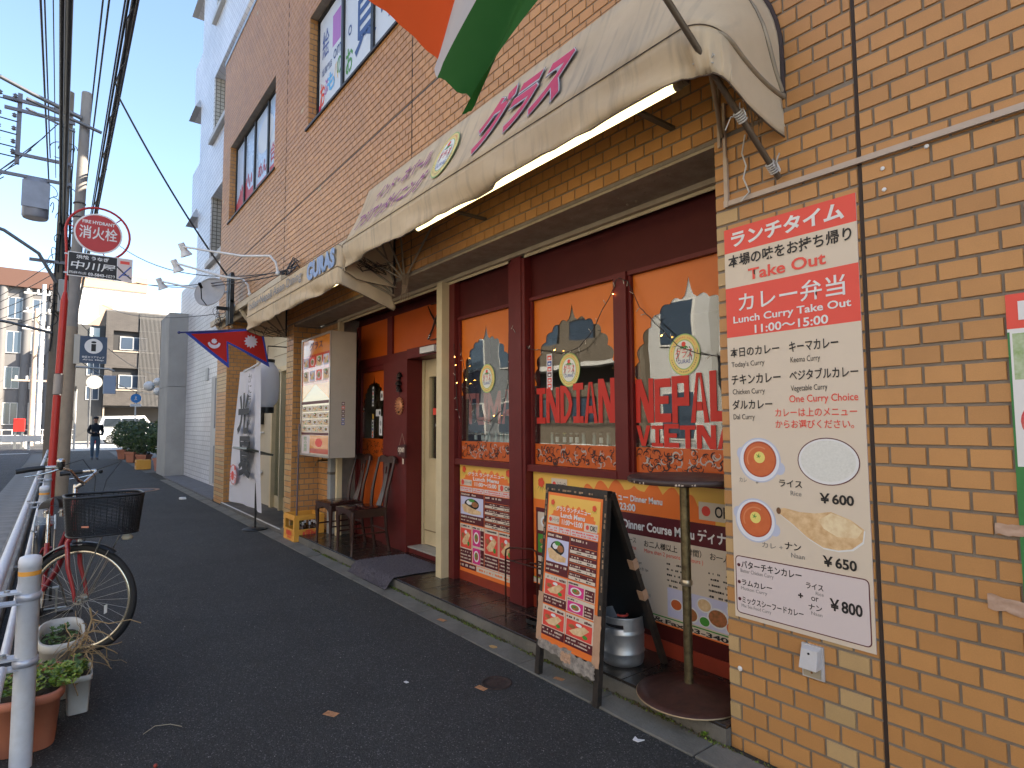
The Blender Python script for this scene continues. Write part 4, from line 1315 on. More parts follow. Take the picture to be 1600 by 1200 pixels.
# struts inside, ties
g = G()
RIBM = M('rib_metal', 0)
for (y, z, x) in ((.06, 3.45, 3.8), (.27, 3.36, 3.85), (.42, 3.1, 3.85), (.48, 2.90, 3.9)):
    G().cyl((3.72, .02, 2.66), (x, y, z), .009, n=8, m=RIBM).build('strut', A1)
G().cyl((3.72, .02, 2.66), (3.1, .03, 3.1), .009, n=8, m=RIBM).build('strut', A1)
for (y, z, x) in ((.27, 3.30, .55), (.44, 2.90, .42)): G().cyl((.62, .02, 2.70), (x, y, z), .009, n=8, m=RIBM).build('strut', A1)
g = G(); ROPE = M('plastic_rope', (.55, .54, .52), .5)
RUST = M('frayed_cord', (.28, .20, .13), .8)
for i in range(26):
    x = 3.68+random.uniform(-.05, .05)
    g.tube([(x, .03+random.uniform(-.01, .02), 2.70), (x+random.uniform(-.02, .02), .04, 2.6), (x+random.uniform(-.05, .05), .04, 2.5+random.uniform(-.03, .1))], .0014, 4, RUST)
for i in range(18):
    a = random.uniform(3.75, 3.95); g.tube([(a, random.uniform(.1, .42), 2.78), (a+random.uniform(-.05, .05), random.uniform(.1, .4), 2.72), (a+random.uniform(-.08, .08), random.uniform(.1, .4), 2.80)], .003, 4, TRIM)
for i in range(16):
    x = .40+random.uniform(-.02, .02); g.tube([(x, random.uniform(.08, .2), 2.76), (x+random.uniform(-.02, .02), .12, 2.62+random.uniform(-.04, .04))], .0016, 4, RUST)
g.build('cords', A1, kind='stuff')
A2 = thing('awning', 'low beige canvas awning with blue and grey English lettering left of the big one', 'awning', (5.4, 0, 2.60))
awning(A2, 3.98, 7.12, 2.58, [(0.0, 3.22), (.30, 3.12), (.50, 2.955), (.505, 2.76)], [.10, .08, .05, .04], [.12, .10, .08, .05], .15, 18)
fw2 = Matrix.Translation(Vector((7.12, .522, 2.76))) @ FACE_Y.to_4x4(); fm2 = MW[A2.name].inverted() @ fw2
BLU = M('awning_blue', (.22, .34, .58), .5); GRY = M('awning_grey', (.20, .20, .22), .5)
TF_(A2, fm2, 'Indian•Nepali Asian Dining', (.20, .045, 2.20, .165), GRY, .004, bold=.01)
TF_(A2, fm2, 'GURAS', (2.36, .01, 3.08, .185), BLU, .004, bold=.06)
# awning struts seen at its left end
g = G()
for i in range(12):
    a = random.uniform(6.7, 7.1); g.tube([(a, random.uniform(.05, .45), 2.62), (a+random.uniform(-.1, .1), random.uniform(.1, .4), 2.55)], .004, 4, TRIM)
g.build('cords', A2, kind='stuff')

# fluorescent lamps
TUBE = M('lit_tube', (1, .95, .7), emit=((1, .84, .42), .85))
def tube_lamp(x0, x1, y, z, lab, double=False):
    t = thing('fluorescent_lamp', lab, 'lamp', ((x0+x1)/2, y, z))
    G().box(x0-.03, x1+.03, y-.055, y+.02, z+.018, z+.055, M('lamp_body', (.10, .085, .065), .5, nz=(6, .5))).build('housing', t)
    for dy in ((-.03, .025) if double else (0,)):
        G().cyl((x0, y+dy, z), (x1, y+dy, z), .019, n=14, m=TUBE).build('tube', t)
        for x in (x0-.022, x1): G().cyl((x, y+dy, z), (x+.022, y+dy, z), .021, n=12, m=M('socket', (.30, .27, .20), .5)).build('socket', t)
    for x in (x0+.3, x1-.3): G().box(x-.015, x+.015, 0.0, y, z+.055, z+.07, M('lamp_body', 0)).build('arm', t)
tube_lamp(.60, 2.82, .38, 2.80, 'long lit fluorescent tube along the front of the big awning')
tube_lamp(4.25, 4.80, .30, 2.775, 'short lit double fluorescent lamp under the left awning', True)

# ================================================================== FLAGS
t = thing('indian_flag', 'orange, white and green cloth flag hanging from the slanted pole above the awning', 'flag', (.361, .03, 2.42))
b0 = Vector((.361, .03, 2.427)); bd = Vector((.048, .41, .3533))
G().cyl(b0-bd*.02, b0+bd*3.5, .0125, n=10, m=M('pole_brown', (.16, .12, .085), .4, .4, nz=(10, .5))).build('pole', t)
FLY = [Vector(p) for p in ((.93, 1.20, 2.566), (1.00, 1.21, 2.66), (1.07, 1.26, 2.84), (1.30, 1.45, 3.10))]
HO = [b0+bd*q for q in (2.15, 2.53, 2.92, 3.3)]
def lerpL(L, s):
    q = s*(len(L)-1); k = min(int(q), len(L)-2); return L[k].lerp(L[k+1], q-k)
def flagsurf(s, v):
    a, b = lerpL(HO, s), lerpL(FLY, s)
    p = a.lerp(b, v)
    p = p+Vector((.035*math.sin(s*9+v*2.2), .045*math.sin(s*11+v*3), .02*math.sin(v*PI)*math.sin(s*6)))*(.25+.75*v)
    e = .02*noise.noise(Vector((s*14, v*3, 2)))*(v > .97)
    return p+Vector((0, 0, e))
FG = cloth_mat('flag_green', (.015, .12, .015), (.010, .09, .012), .4, scale=3, trans=.35); FW = cloth_mat('flag_white', (.62, .62, .66), (.55, .55, .6), .3, trans=.4); FO = cloth_mat('flag_orange', (.80, .11, .02), (.7, .09, .015), .3, trans=.45)
for i, m_ in enumerate((FG, FW, FO)):
    g = G(); s0, s1 = (0, .46, .64)[i], (.46, .64, 1.0)[i]
    g.grid(lambda u, v: flagsurf(s0+(s1-s0)*u, v), 14, 36, m_); g.build('stripe', t)
def knot(pos, lab):
    g = G()
    p = Vector(pos)
    for k in range(5): g.torus(p+bd.normalized()*(k*.010-.02), bd, .017, .004, ROPE, 14, 5)
    for k in range(5):
        a = random.uniform(0, 2*PI); g.tube([p, p+Vector((math.cos(a)*.03, .02, math.sin(a)*.03)), p+Vector((math.cos(a)*.05, .03, random.uniform(-.08, .06)))], .0028, 4, ROPE)
    return solo(g, 'rope_knot', lab, 'rope')
knot(b0+bd*1.0, 'white plastic rope knot where the pole crosses the awning corner')
knot(b0+bd*.08, 'white plastic rope knot tying the pole foot to the wall conduit')
knot(b0+bd*.55, 'small white rope loop around the middle of the slanted pole')
solo(G().tube([(.50, .03, 2.66), (.515, .035, 2.58), (.50, .03, 2.52), (.515, .03, 2.47), (.49, .03, 2.40), (.53, .03, 2.37)], .0038, 5, ROPE), 'hanging_rope', 'loose white rope end dangling on the tiles under the pole', 'rope')
# Nepal flag
t = thing('nepali_flag', 'red double-pennant flag with blue border, white moon and sun, hanging from a short pole', 'flag', (7.15, 0, 2.65))
G().cyl((7.15, .0, 2.70), (7.15, 1.25, 2.52), .010, n=8, m=M('pole_blue', (.03, .04, .16), .5)).sphere((7.15, 1.25, 2.52), .018, M('pole_blue', 0), 10, 8).build('pole', t)
# plane X=7.15; local x = -Y (viewer's right), local y = Z
NF = frame_of((0, -1, 0), (0, 0, 1)); fwn = Matrix.Translation(Vector((7.15, 0, 0))) @ NF.to_4x4(); fmn = MW[t.name].inverted() @ fwn
def P_(y, z): return (-y, z)
out = [P_(1.19, 2.525), P_(.30, 2.655), P_(.19, 2.16), P_(.70, 2.43), P_(.69, 2.12)]
inn = [P_(1.125, 2.515), P_(.325, 2.630), P_(.225, 2.225), P_(.722, 2.463), P_(.712, 2.19)]
NB = cloth_mat('flag_blue', (.04, .07, .38), (.03, .05, .25), .3, trans=.3); NR = cloth_mat('flag_red', (.78, .035, .025), (.62, .02, .015), .3, trans=.45, scale=5); NW = M('flag_emblem', (.62, .55, .62), .6)
g = G()
def wav(p, dz): return (p[0], p[1], dz+.018*math.sin(p[0]*9)+.012*math.sin(p[1]*11+p[0]*4))
def wpoly(g, pts, m_, dz):
    import mathutils.geometry as mg
    P3 = []
    n = len(pts)
    bm_pts = pts
    tris = mg.tessellate_polygon([[Vector((a, b, 0)) for a, b in pts]])
    vs = [tuple(p) for p in pts]; work = [tuple(vs[i] for i in tr) for tr in tris]
    for _ in range(3):
        nw = []
        for a, b, c in work:
            ab, bc, ca = [((p[0]+q[0])/2, (p[1]+q[1])/2) for p, q in ((a, b), (b, c), (c, a))]
            nw += [(a, ab, ca), (ab, b, bc), (ca, bc, c), (ab, bc, ca)]
        work = nw
    idx = {}; V = []; F = []
    for tr in work:
        f = []
        for p in tr:
            k = (round(p[0], 5), round(p[1], 5))
            if k not in idx: idx[k] = len(V); V.append(wav(p, dz))
            f.append(idx[k])
        F.append(tuple(f))
    g.add(V, F, m_, True)
wpoly(g, out, NB, 0); board_part('border', t, g, fwn)
g = G(); wpoly(g, inn, NR, .003); board_part('field', t, g, fwn)
g = G()
def star(cx, cy, r1, r2, n):
    return [(cx+(r1 if i % 2 == 0 else r2)*math.cos(PI*i/n), cy+(r1 if i % 2 == 0 else r2)*math.sin(PI*i/n)) for i in range(2*n)]
wpoly(g, star(-.44, 2.475, .088, .062, 12), NW, .007)
board_part('sun', t, g, fwn)
g = G()
wpoly(g, [(-.86+.072*math.cos(a), 2.43+.072*math.sin(a)) for a in [PI*1.02+k*PI*.96/10 for k in range(11)]]+[(-.86+.05*math.cos(a), 2.44+.038*math.sin(a)) for a in [PI*1.98-k*PI*.96/10 for k in range(11)]], NW, .009)
wpoly(g, star(-.86, 2.45, .036, .026, 8), NW, .007)
board_part('moon', t, g, fwn)
# ================================================================== fixtures on the tiled wall
PIPE = M('conduit', (.50, .40, .33), .45, nz=(8, .3))
def pipe(name, label, pts, r=.009, m=PIPE, cat='pipe'):
    g = G()
    g.tube(pts, r, 8, m)
    return solo(g, name, label, cat)
g = G(); g.box(-2.6, .62, .001, .016, 2.375, 2.397, PIPE).box(.602, .62, .001, .016, 2.397, 2.60, PIPE).box(.60, .62, .0165, .022, 2.37, 2.40, PIPE)
solo(g, 'cable_conduit', 'flat beige conduit running along the tiled wall above the price board', 'conduit')
g = G(); g.box(.632, .645, .001, .018, 2.66, 2.95, PIPE).box(.607, .62, .001, .014, 2.60, 2.86, PIPE)
solo(g, 'cable_conduit', 'short upright beige conduits on the pillar under the awning end', 'conduit')
for x, z, l in ((-.02, 2.33, 'round white plaster plug on the wall just below the conduit'), (-.16, 2.36, 'larger white plaster plug touching the conduit'), (-.022, 2.25, 'small white plaster plug on the tile above the price board')):
    solo(G().sphere((x, .004, z), .008, PWHITE, 10, 6, sy=.4), 'wall_plug', l, 'plug')
solo(G().sphere((.62, .003, .345), .011, PWHITE, 10, 6, sy=.3), 'paint_spot', 'white paint spot on a tile near the pillar edge', 'spot')
t = thing('outlet_box', 'white plastic outdoor outlet cover on the tiles under the price board', 'outlet', (.30, 0, .42))
OW = M('outlet_plastic', (.55, .54, .55), .35, nz=(9, .4), c2=(.33, .28, .2))
G().box(.262, .345, .001, .010, .408, .535, OW).build('plate', t)
g = G(); vs = [(.268,.010,.455),(.342,.010,.455),(.342,.010,.530),(.268,.010,.530),(.272,.052,.452),(.338,.052,.452),(.336,.032,.520),(.274,.032,.520)]
g.add(vs, [(0,1,5,4),(1,2,6,5),(2,3,7,6),(3,0,4,7),(4,5,6,7)], OW); g.cyl((.305, .036, .508), (.305, .040, .508), .004, n=8, m=PBLACK)
g.build('hood', t)
g = G(); g.box(.272, .338, .010, .016, .415, .452, M('outlet_inner', (.40, .34, .25), .6)).cyl((.305, .016, .432), (.305, .019, .432), .004, n=8, m=M('rust', (.22, .09, .03), .8)); g.build('socket', t)

# ================================================================== PRICE BOARD on the pillar
PBX, PBZ, PBW, PBH = .632, .565, .557, 1.705
t = thing('price_board', 'tall red and cream take-out price board with curry pictures on the near pillar', 'sign', (PBX, .0015, PBZ), FACE_Y)
G().box(0, PBW, 0, PBH, 0, .004, PPINK).build('board', t, local=True)
g = G()
g.rect(0, 1.595, PBW, PBH, PRED, .0045); g.rect(0, 1.436, PBW, 1.595, PCREAM, .0045)
g.rect(0, 1.214, PBW, 1.436, PRED, .0045); g.rect(0, 0, PBW, 1.214, PCREAM, .0045)
def rrect(x0, y0, x1, y1, r):
    p = []
    for cx, cy, a in ((x1-r, y1-r, 0), (x0+r, y1-r, PI/2), (x0+r, y0+r, PI), (x1-r, y0+r, 3*PI/2)):
        for k in range(5): p.append((cx+r*math.cos(a+k*PI/8), cy+r*math.sin(a+k*PI/8)))
    return p
g.poly(rrect(.008, .018, PBW-.012, .262, .018), PMAR, 0, .0052); g.poly(rrect(.012, .022, PBW-.016, .258, .015), PPINK, 0, .0058)
BWR = M('bowl_rim', (.50, .53, .66), .4); BWI = M('bowl_white', (.74, .75, .80), .4)
def bowl(x, y, r):
    g.disc(x+r*1.0, y-r*.35, r*.26, r*.3, BWR, .0050, 14); g.disc(x-r*.95, y+r*.3, r*.22, r*.3, BWR, .0051, 14)
    g.disc(x, y, r*1.07, r*1.07, BWR, .0054, 40); g.disc(x, y, r*1.0, r*1.0, BWI, .0058, 36); g.disc(x+.002, y+.004, r*.84, r*.86, M('soup_rim', (.42, .07, .025), .4), .0062, 36)
    g.disc(x+.002, y+.003, r*.77, r*.79, PSOUP, .0066, 36); ribbon(g, [(x+r*.6*math.cos(a*.2+1), y+.003+r*.6*math.sin(a*.2+1)) for a in range(14)], .006, M('soup_swirl', (.66, .22, .09), .4), .0067); g.disc(x+.002, y+.012, r*.28, r*.28, M('cream_blob', (.78, .66, .18), .4), .0070, 16)
    for a in range(5): ribbon(g, [(x-.002, y+.016), (x-.002+.010*math.cos(a*1.3), y+.018+.010*math.sin(a*1.3))], .003, PGRN, .0076)
bowl(.134, .677, .088); bowl(.107, .422, .086)
g.disc(.415, .684, .117, .092, PMAR, .0054, 44); g.disc(.415, .684, .113, .088, PWHITE, .0058, 44); g.disc(.415, .686, .103, .079, PRICE, .0064, 44)
naan = [(.210, .480), (.235, .488), (.30, .478), (.36, .480), (.42, .492), (.49, .470), (.535, .440), (.528, .395), (.49, .362), (.44, .350), (.385, .352), (.325, .382), (.27, .425), (.215, .462)]
g.poly([(a+.004, b-.006) for a, b in naan], PWHITE, 0, .0052); g.poly(naan, PNAAN, 0, .0058)
g.poly([(.37, .455), (.42, .488), (.49, .466), (.530, .436), (.51, .405), (.44, .400), (.39, .425)], M('naan_light', (.85, .70, .45), .5, nz=(30, .6), c2=(.6, .35, .15)), 0, .0064)
g.disc(.212, .474, .010, .014, M('naan_burnt', (.16, .07, .03), .6), .0064, 10)
for yy in (.222, .150, .078): g.disc(.024, yy, .0075, .0075, PMAR, .0064, 12)
g.build('print', t, local=True)
def tt(s, x0, y0, x1, y1, m_, bold=0, z=.0068, **k): T(t, s, (x0, y0, x1, y1), m_, z, bold, **k)
PG = M('print_grey', (.2, .19, .18), .5)
tt('ランチタイム', .036, 1.617, .515, 1.688, PWHITE, .035)
tt('本場の味をお持ち帰り', .018, 1.526, .538, 1.582, PBLACK, .02)
tt('Take Out', .112, 1.455, .440, 1.506, PRED, .022)
tt('カレー弁当', .062, 1.322, .508, 1.405, PWHITE, .010)
tt('Lunch Curry Take Out', .035, 1.265, .526, 1.306, PWHITE, .02)
tt('11:00～15:00', .134, 1.220, .440, 1.256, PWHITE, .02)
def pair(jp, en, x0, x1, y, ex): tt(jp, x0, y, x1, y+.043, PBLACK, .016); tt(en, x0+.004, y-.050, ex, y-.020, PBLACK)
pair('本日のカレー', "Today's Curry", .015, .240, 1.124, .173); pair('キーマカレー', 'Keema Curry', .281, .473, 1.122, .403)
pair('チキンカレー', 'Chicken Curry', .017, .241, 1.003, .170); pair('ベジタブルカレー', 'Vegetable Curry', .278, .540, 1.006, .426)
pair('ダルカレー', 'Dal Curry', .017, .201, .893, .121)
tt('One Curry Choice', .274, .908, .536, .946, PRED, .008)
tt('カレーは上のメニュー', .212, .860, .530, .894, PRED, .008)
tt('からお選びください。', .212, .812, .517, .846, PRED, .008)
tt('ライス', .218, .573, .313, .603, PBLACK, .015); tt('Rice', .265, .541, .309, .560, PG)
tt('￥600', .379, .522, .505, .562, PBLACK, .03)
tt('ナン', .233, .322, .299, .352, PBLACK, .015); tt('Naan', .258, .293, .312, .312, PG)
tt('￥650', .382, .282, .505, .323, PBLACK, .03)
tt('カレ', .040, .580, .075, .600, PG); tt('+', .115, .575, .127, .588, PG); tt('カレ +', .135, .315, .225, .337, PG)
tt('バターチキンカレー', .036, .212, .297, .244, PBLACK, .015); tt('Butter Chicken Curry', .032, .188, .180, .208, PG)
tt('ラムカレー', .036, .139, .172, .164, PBLACK, .015); tt('Mutton Curry', .032, .115, .150, .133, PG)
tt('ミックスシーフードカレー', .036, .064, .299, .092, PBLACK, .015); tt('Mix Sea Food Curry', .032, .042, .165, .060, PG)
tt('+', .280, .140, .300, .160, PBLACK, .04); tt('ライス', .313, .184, .380, .208, PBLACK, .015); tt('Rice', .350, .165, .380, .178, PG); tt('or', .332, .140, .360, .156, PBLACK); tt('ナン', .320, .104, .372, .127, PBLACK, .015); tt('Naan', .330, .086, .372, .099, PG)
tt('￥800', .401, .120, .518, .166, PBLACK, .03)
# right poster at the picture's edge
t = thing('food_poster', 'red, white and green food poster taped to the wall at the right edge', 'poster', (-.348, .003, .70), FACE_Y)
G().box(0, .62, 0, 1.10, 0, .002, PWHITE).build('sheet', t, local=True)
g = G(); g.rect(0, .99, .62, 1.10, PRED, .0025); g.rect(0, .12, .62, .98, M('poster_green', (.03, .20, .05), .5), .0025); g.rect(.006, .56, .62, .98, PWHITE, .0028)
g.rect(.012, .83, .61, .975, M('salad_photo', (.55, .62, .45), .5, nz=(22, .9), c2=(.18, .32, .06)), .003); g.rect(.012, .58, .61, .82, PWHITE, .003); g.disc(.07, .70, .05, .06, M('strawberry', (.62, .05, .06), .5, nz=(60, .5), c2=(.8, .4, .3)), .0036, 20)
g.disc(.25, .70, .12, .09, PFOOD, .0036, 24); g.rect(.012, .0, .61, .28, PWHITE, .003)
g.build('print', t, local=True)
T(t, 'Indian', (.03, 1.015, .35, 1.075), PWHITE, .004, .04)
TP = M('packing_tape', (.50, .33, .24), .35, nz=(40, .6), c2=(.36, .22, .15))
g = G(); g.grid(lambda u, v: (-.06+.13*u, .345+.035*v+.006*noise.noise(Vector((u*6, v*3, 0))), .004+.004*noise.noise(Vector((u*9, v*7, 4)))), 12, 6, TP); g.build('tape', t, local=True)
g = G(); g.grid(lambda u, v: (-.09+.18*u, .11+.045*v-.02*u+.006*noise.noise(Vector((u*6, v*3, 9))), .004+.006*noise.noise(Vector((u*14, v*9, 4)))), 16, 6, TP)
g.build('tape', t, local=True)
# ================================================================== MENUS
def flower(g, x, y, s, z):
    for k in range(4): 
        a = -PI/2+(-.7+k*.45); ribbon(g, [(x, y), (x+s*1.5*math.cos(a), y+s*1.5*math.sin(a))], lambda t: s*.55*math.sin(PI*min(1, t+.1)), PGRN, z+k*.0001)
    for k in range(5):
        a = k*2*PI/5; g.disc(x+s*.35*math.cos(a), y+s*.35*math.sin(a), s*.38, s*.38, M('flower_red', (.75, .09, .03), .5), z+.0008+k*.0001, 10)
    g.disc(x, y, s*.2, s*.2, PRED, z+.0016, 8)
rrp = random.Random(5)
def fine(g, x0, x1, y, h, m_, z, dens=.75):
    """a line of unreadably small print"""
    x = x0
    while x < x1:
        w = rrp.uniform(.25, .9)*h*1.2
        if rrp.random() < dens: g.rect(x, y+h*.05*rrp.random(), min(x+w, x1), y+h*(.7+.3*rrp.random()), m_, z)
        x += w+h*.22
def photo(g, x0, y0, x1, y1, bgm, z, kind=0):
    g.rect(x0, y0, x1, y1, bgm, z)
    w, h = x1-x0, y1-y0; cx, cy = (x0+x1)/2, (y0+y1)/2
    if kind == 0:
        g.disc(cx, cy+h*.12, w*.32, h*.30, PBLACK, z+.0005, 20); g.disc(cx-w*.1, cy+h*.2, w*.13, h*.13, PWHITE, z+.001, 14); g.disc(cx+w*.14, cy+h*.12, w*.15, h*.15, PFOOD, z+.0011, 14); g.disc(cx, cy+h*.33, w*.13, h*.10, PGRN, z+.0012, 10)
        g.poly([(x0+w*.05, y0+h*.52), (x0+w*.2, y0+h*.6), (x0+w*.5, y0+h*.42), (x0+w*.92, y0+h*.30), (x0+w*.9, y0+h*.12), (x0+w*.5, y0+h*.06), (x0+w*.15, y0+h*.15)], PNAAN, 0, z+.0016)
    elif kind == 1:
        g.poly([(x0+w*.12, y0+h*.3), (x0+w*.3, y0+h*.15), (x0+w*.6, y0+h*.2), (x0+w*.9, y0+h*.7), (x0+w*.7, y0+h*.85), (x0+w*.4, y0+h*.6)], PNAAN, 0, z+.0006)
        g.disc(x0+w*.22, y0+h*.62, w*.13, h*.14, PFOOD, z+.001, 12); g.disc(x0+w*.5, y0+h*.82, w*.12, h*.1, PWHITE, z+.0011, 12); g.disc(x0+w*.75, y0+h*.25, w*.1, h*.12, PGRN, z+.0012, 12)
    else:
        g.disc(cx, cy, w*.36, h*.36, PWHITE, z+.0006, 16); g.disc(cx, cy, w*.26, h*.26, PFOOD, z+.001, 14); g.disc(cx-w*.05, cy+h*.06, w*.12, h*.12, PGRN, z+.0014, 8)
def domed(g, x0, x1, y0, y1, ya, m_, z, lobes=5):
    """orange onion-dome shape: base y0, shoulders y1, apex ya"""
    xa = (x0+x1)/2
    pts = [(x0, y0), (x0, y1)]+arch_pts(x0, x1, xa, y1, ya, lobes, .8)+[(x1, y1), (x1, y0)]
    g.poly(pts, m_, 0, z)
def lunch(par, fm, w, h, top=True, name='print'):
    """lunch menu sheet, local frame origin lower left"""
    g = G(); z = .001
    g.rect(0, 0, w, h, PORA, z)
    g.rect(0, h*.80, w, h, PYEL, z+.0006)
    domed(g, w*.08, w*.92, h*.80, h*.845, h*.945, PORA, z+.0012)
    flower(g, w*.09, h*.95, w*.055, z+.002); flower(g, w*.90, h*.95, w*.055, z+.002)
    g.rect(w*.02, h*.80, w*.24, h*.855, PCREAM, z+.002); g.disc(w*.06, h*.828, w*.03, w*.03, PRED, z+.0026, 12)
    g.rect(w*.73, h*.79, w*.97, h*.845, PCREAM, z+.002); g.disc(w*.79, h*.818, w*.03, w*.03, PRED, z+.0026, 12)
    for a, b in ((.01, .25), (.26, .47), (.48, .99)):
        g.rect(w*a, h*.742, w*b, h*.785, PPINK, z+.002); fine(g, w*(a+.015), w*(b-.015), h*.765, h*.012, PRED, z+.0026); fine(g, w*(a+.015), w*(b-.03), h*.748, h*.010, PRED, z+.0026)
    # left picture block
    g.rect(w*.01, h*.45, w*.47, h*.735, PMAR, z+.002); fine(g, w*.03, w*.32, h*.708, h*.018, PCREAM, z+.0026); photo(g, w*.02, h*.53, w*.46, h*.695, PLAV, z+.0026)
    fine(g, w*.03, w*.44, h*.500, h*.018, PCREAM, z+.0032); fine(g, w*.03, w*.30, h*.47, h*.012, PCREAM, z+.0032)
    # right price list
    g.rect(w*.48, h*.45, w*.99, h*.735, PMAR, z+.002); fine(g, w*.50, w*.80, h*.708, h*.018, PCREAM, z+.0026)
    for k in range(4):
        y = h*(.645-.058*k)
        g.rect(w*.49, y-h*.018, w*.98, y+h*.003, PCREAM, z+.0026); fine(g, w*.62, w*.72, y-h*.013, h*.011, PBLACK, z+.0032); fine(g, w*.82, w*.92, y-h*.013, h*.011, PBLACK, z+.0032)
        fine(g, w*.51, w*.70, y+h*.010, h*.011, PCREAM, z+.0032, .6); fine(g, w*.76, w*.94, y+h*.010, h*.011, PCREAM, z+.0032, .6); g.rect(w*.49, y+h*.030, w*.98, y+h*.033, PORA, z+.0032)
    # lower blocks
    if h/w > 1.6:
        for (a, b, c, d, kind, bm) in ((.01, .235, .47, .44, 1, PRED), (.01, .02, .47, .225, 1, PRED), (.48, .34, .99, .44, 2, PMAG), (.48, .235, .99, .335, 2, PMAG), (.48, .02, .99, .225, 1, PRED)):
            g.rect(w*a, h*c, w*b if False else w*c, h*d, PCREAM, z+.002) if False else None
            g.rect(w*a, h*b, w*c, h*d, PCREAM if kind == 1 else PCREAM, z+.002)
            if kind == 1:
                photo(g, w*(a+.02), h*(b+.065), w*(c-.02), h*(d-.035), bm, z+.0026, 1); g.rect(w*(a+.0), h*b, w*c, h*(b+.06), PMAR, z+.0026); fine(g, w*(a+.02), w*(c-.04), h*(b+.037), h*.013, PCREAM, z+.0032); fine(g, w*(a+.02), w*(c-.08), h*(b+.015), h*.011, PCREAM, z+.0032)
                fine(g, w*(a+.02), w*(a+.25), h*(d-.025), h*.014, PBLACK, z+.0032); fine(g, w*(c-.16), w*(c-.03), h*(d-.028), h*.018, PMAR, z+.0032)
            else:
                photo(g, w*(a+.02), h*(b+.005), w*(a+.31), h*(d-.025), bm, z+.0026, 2); g.rect(w*(a+.33), h*(b+.005), w*(c-.01), h*(d-.025), PMAR, z+.0026); 
                for q in range(3): fine(g, w*(a+.345), w*(c-.04), h*(b+.015+q*.02), h*.010, PCREAM, z+.0032)
                fine(g, w*(a+.02), w*(a+.2), h*(d-.019), h*.012, PBLACK, z+.0032)
    else:
        xs_ = (.01, .25, .48, .74, .99)
        for i in range(4):
            a, c = xs_[i], xs_[i+1]-.01
            g.rect(w*a, h*.09, w*c, h*.44, PCREAM, z+.002)
            if i == 1:
                for (b, d) in ((.26, .41), (.10, .24)): photo(g, w*(a+.01), h*b, w*(a+.15), h*d, PMAG, z+.0026, 2); g.rect(w*(a+.155), h*b, w*(c-.0), h*d, PMAR, z+.0026); [fine(g, w*(a+.16), w*(c-.01), h*(b+.02+q*.035), h*.014, PCREAM, z+.0032) for q in range(3)]
            else:
                photo(g, w*(a+.01), h*.22, w*(c-.01), h*.40, PRED, z+.0026, 1); g.rect(w*a, h*.10, w*c, h*.21, PMAR, z+.0026)
                for q in range(3): fine(g, w*(a+.01), w*(c-.02), h*(.12+q*.03), h*.014, PCREAM, z+.0032)
            fine(g, w*(a+.01), w*(c-.03), h*.415, h*.016, PBLACK, z+.0032)
        g.rect(w*.01, h*.035, w*.32, h*.085, PMAR, z+.002); fine(g, w*.02, w*.3, h*.05, h*.022, PCREAM, z+.0026); g.rect(w*.33, h*.035, w*.99, h*.085, PCREAM, z+.002); fine(g, w*.36, w*.9, h*.05, h*.02, PORA, z+.0026)
    board_part(name, par, g, MW[par.name] @ fm)
    def tx(s, a, b, c, d, m_, bold=0): TF_(par, fm, s, (w*a, h*b, w*c, h*d), m_, .0045, bold=bold)
    tx('グラス ランチメニュー', .17, .895, .84, .930, PWHITE, .03)
    tx('Lunch Menu', .27, .853, .74, .888, PWHITE, .03)
    tx('11:00～15:00', .30, .805, .70, .842, PWHITE, .03)
    tx('パーティーOK', .095, .812, .235, .845, PBLACK); tx('OK!', .84, .80, .955, .836, PBLACK, .02)
# lunch poster under the left window
t = thing('lunch_poster', 'orange and yellow lunch menu poster below the left window beside the cream door', 'poster', (3.475, -.398, .165), FACE_Y)
G().box(0, .765, 0, .90, -.002, .0004, PORA).build('sheet', t, local=True)
lunch(t, Matrix.Identity(4), .765, .90)
# dinner poster
DW, DH = 1.79, .80
t = thing('dinner_poster', 'wide dinner course menu poster below the right windows behind the menu board and table', 'poster', (2.485, -.398, .262), FACE_Y)
G().box(0, DW, 0, DH, 0, .001, PORA).build('sheet', t, local=True)
g = G(); z = .0014
g.rect(0, .55, DW, DH, PYEL, z); domed(g, .40, 1.5, .55, .62, .765, PORA, z+.0006, 5); g.rect(.0, .50, DW, .60, PORA, z+.0004)
flower(g, .09, .72, .05, z+.002)
g.rect(.20, .68, .36, .76, PCREAM, z+.002); g.disc(.23, .72, .018, .018, PRED, z+.0026, 12)
g.rect(1.40, .62, 1.62, .715, PCREAM, z+.002); g.disc(1.445, .668, .027, .027, PRED, z+.0026, 14)
g.rect(.03, .05, .74, .54, PMAR, z+.002)
for i in range(3):
    for j in range(3): photo(g, .05+i*.235, .07+j*.155, .26+i*.235, .20+j*.155, (PCREAM, PLAV, PGRN, PRED)[(i+2*j) % 4], z+.0026, (i+j) % 3)
g.rect(.82, .045, DW, .60, PCREAM, z+.002); g.rect(.82, .475, DW, .60, PMAR, z+.0026)
g.rect(1.18, .055, 1.66, .215, PLAV, z+.0026)
for i, (a, b, r, m_) in enumerate(((1.24, .13, .035, PSOUP), (1.33, .10, .045, PFOOD), (1.42, .17, .04, PNAAN), (1.50, .12, .055, PFOOD), (1.60, .09, .05, PSOUP), (1.60, .18, .04, PFOOD), (1.42, .085, .03, PGRN))):
    g.disc(a, b, r*1.18, r*.95, PWHITE, z+.0032+i*.0001, 20); g.disc(a, b, r, r*.78, m_, z+.0042+i*.0001, 18)
g.rect(.0, .0, DW, .045, PCREAM, z+.0026); g.rect(0, .040, DW, .047, PGRN, z+.0034); g.rect(0, 0, DW, .008, PORA, z+.0034)
for r_ in range(5):
    fine(g, 1.45, 1.62, .34-.03*r_, .012, PBLACK, z+.0032, .7); fine(g, 1.18, 1.28, .34-.03*r_, .012, PBLACK, z+.0032, .7)
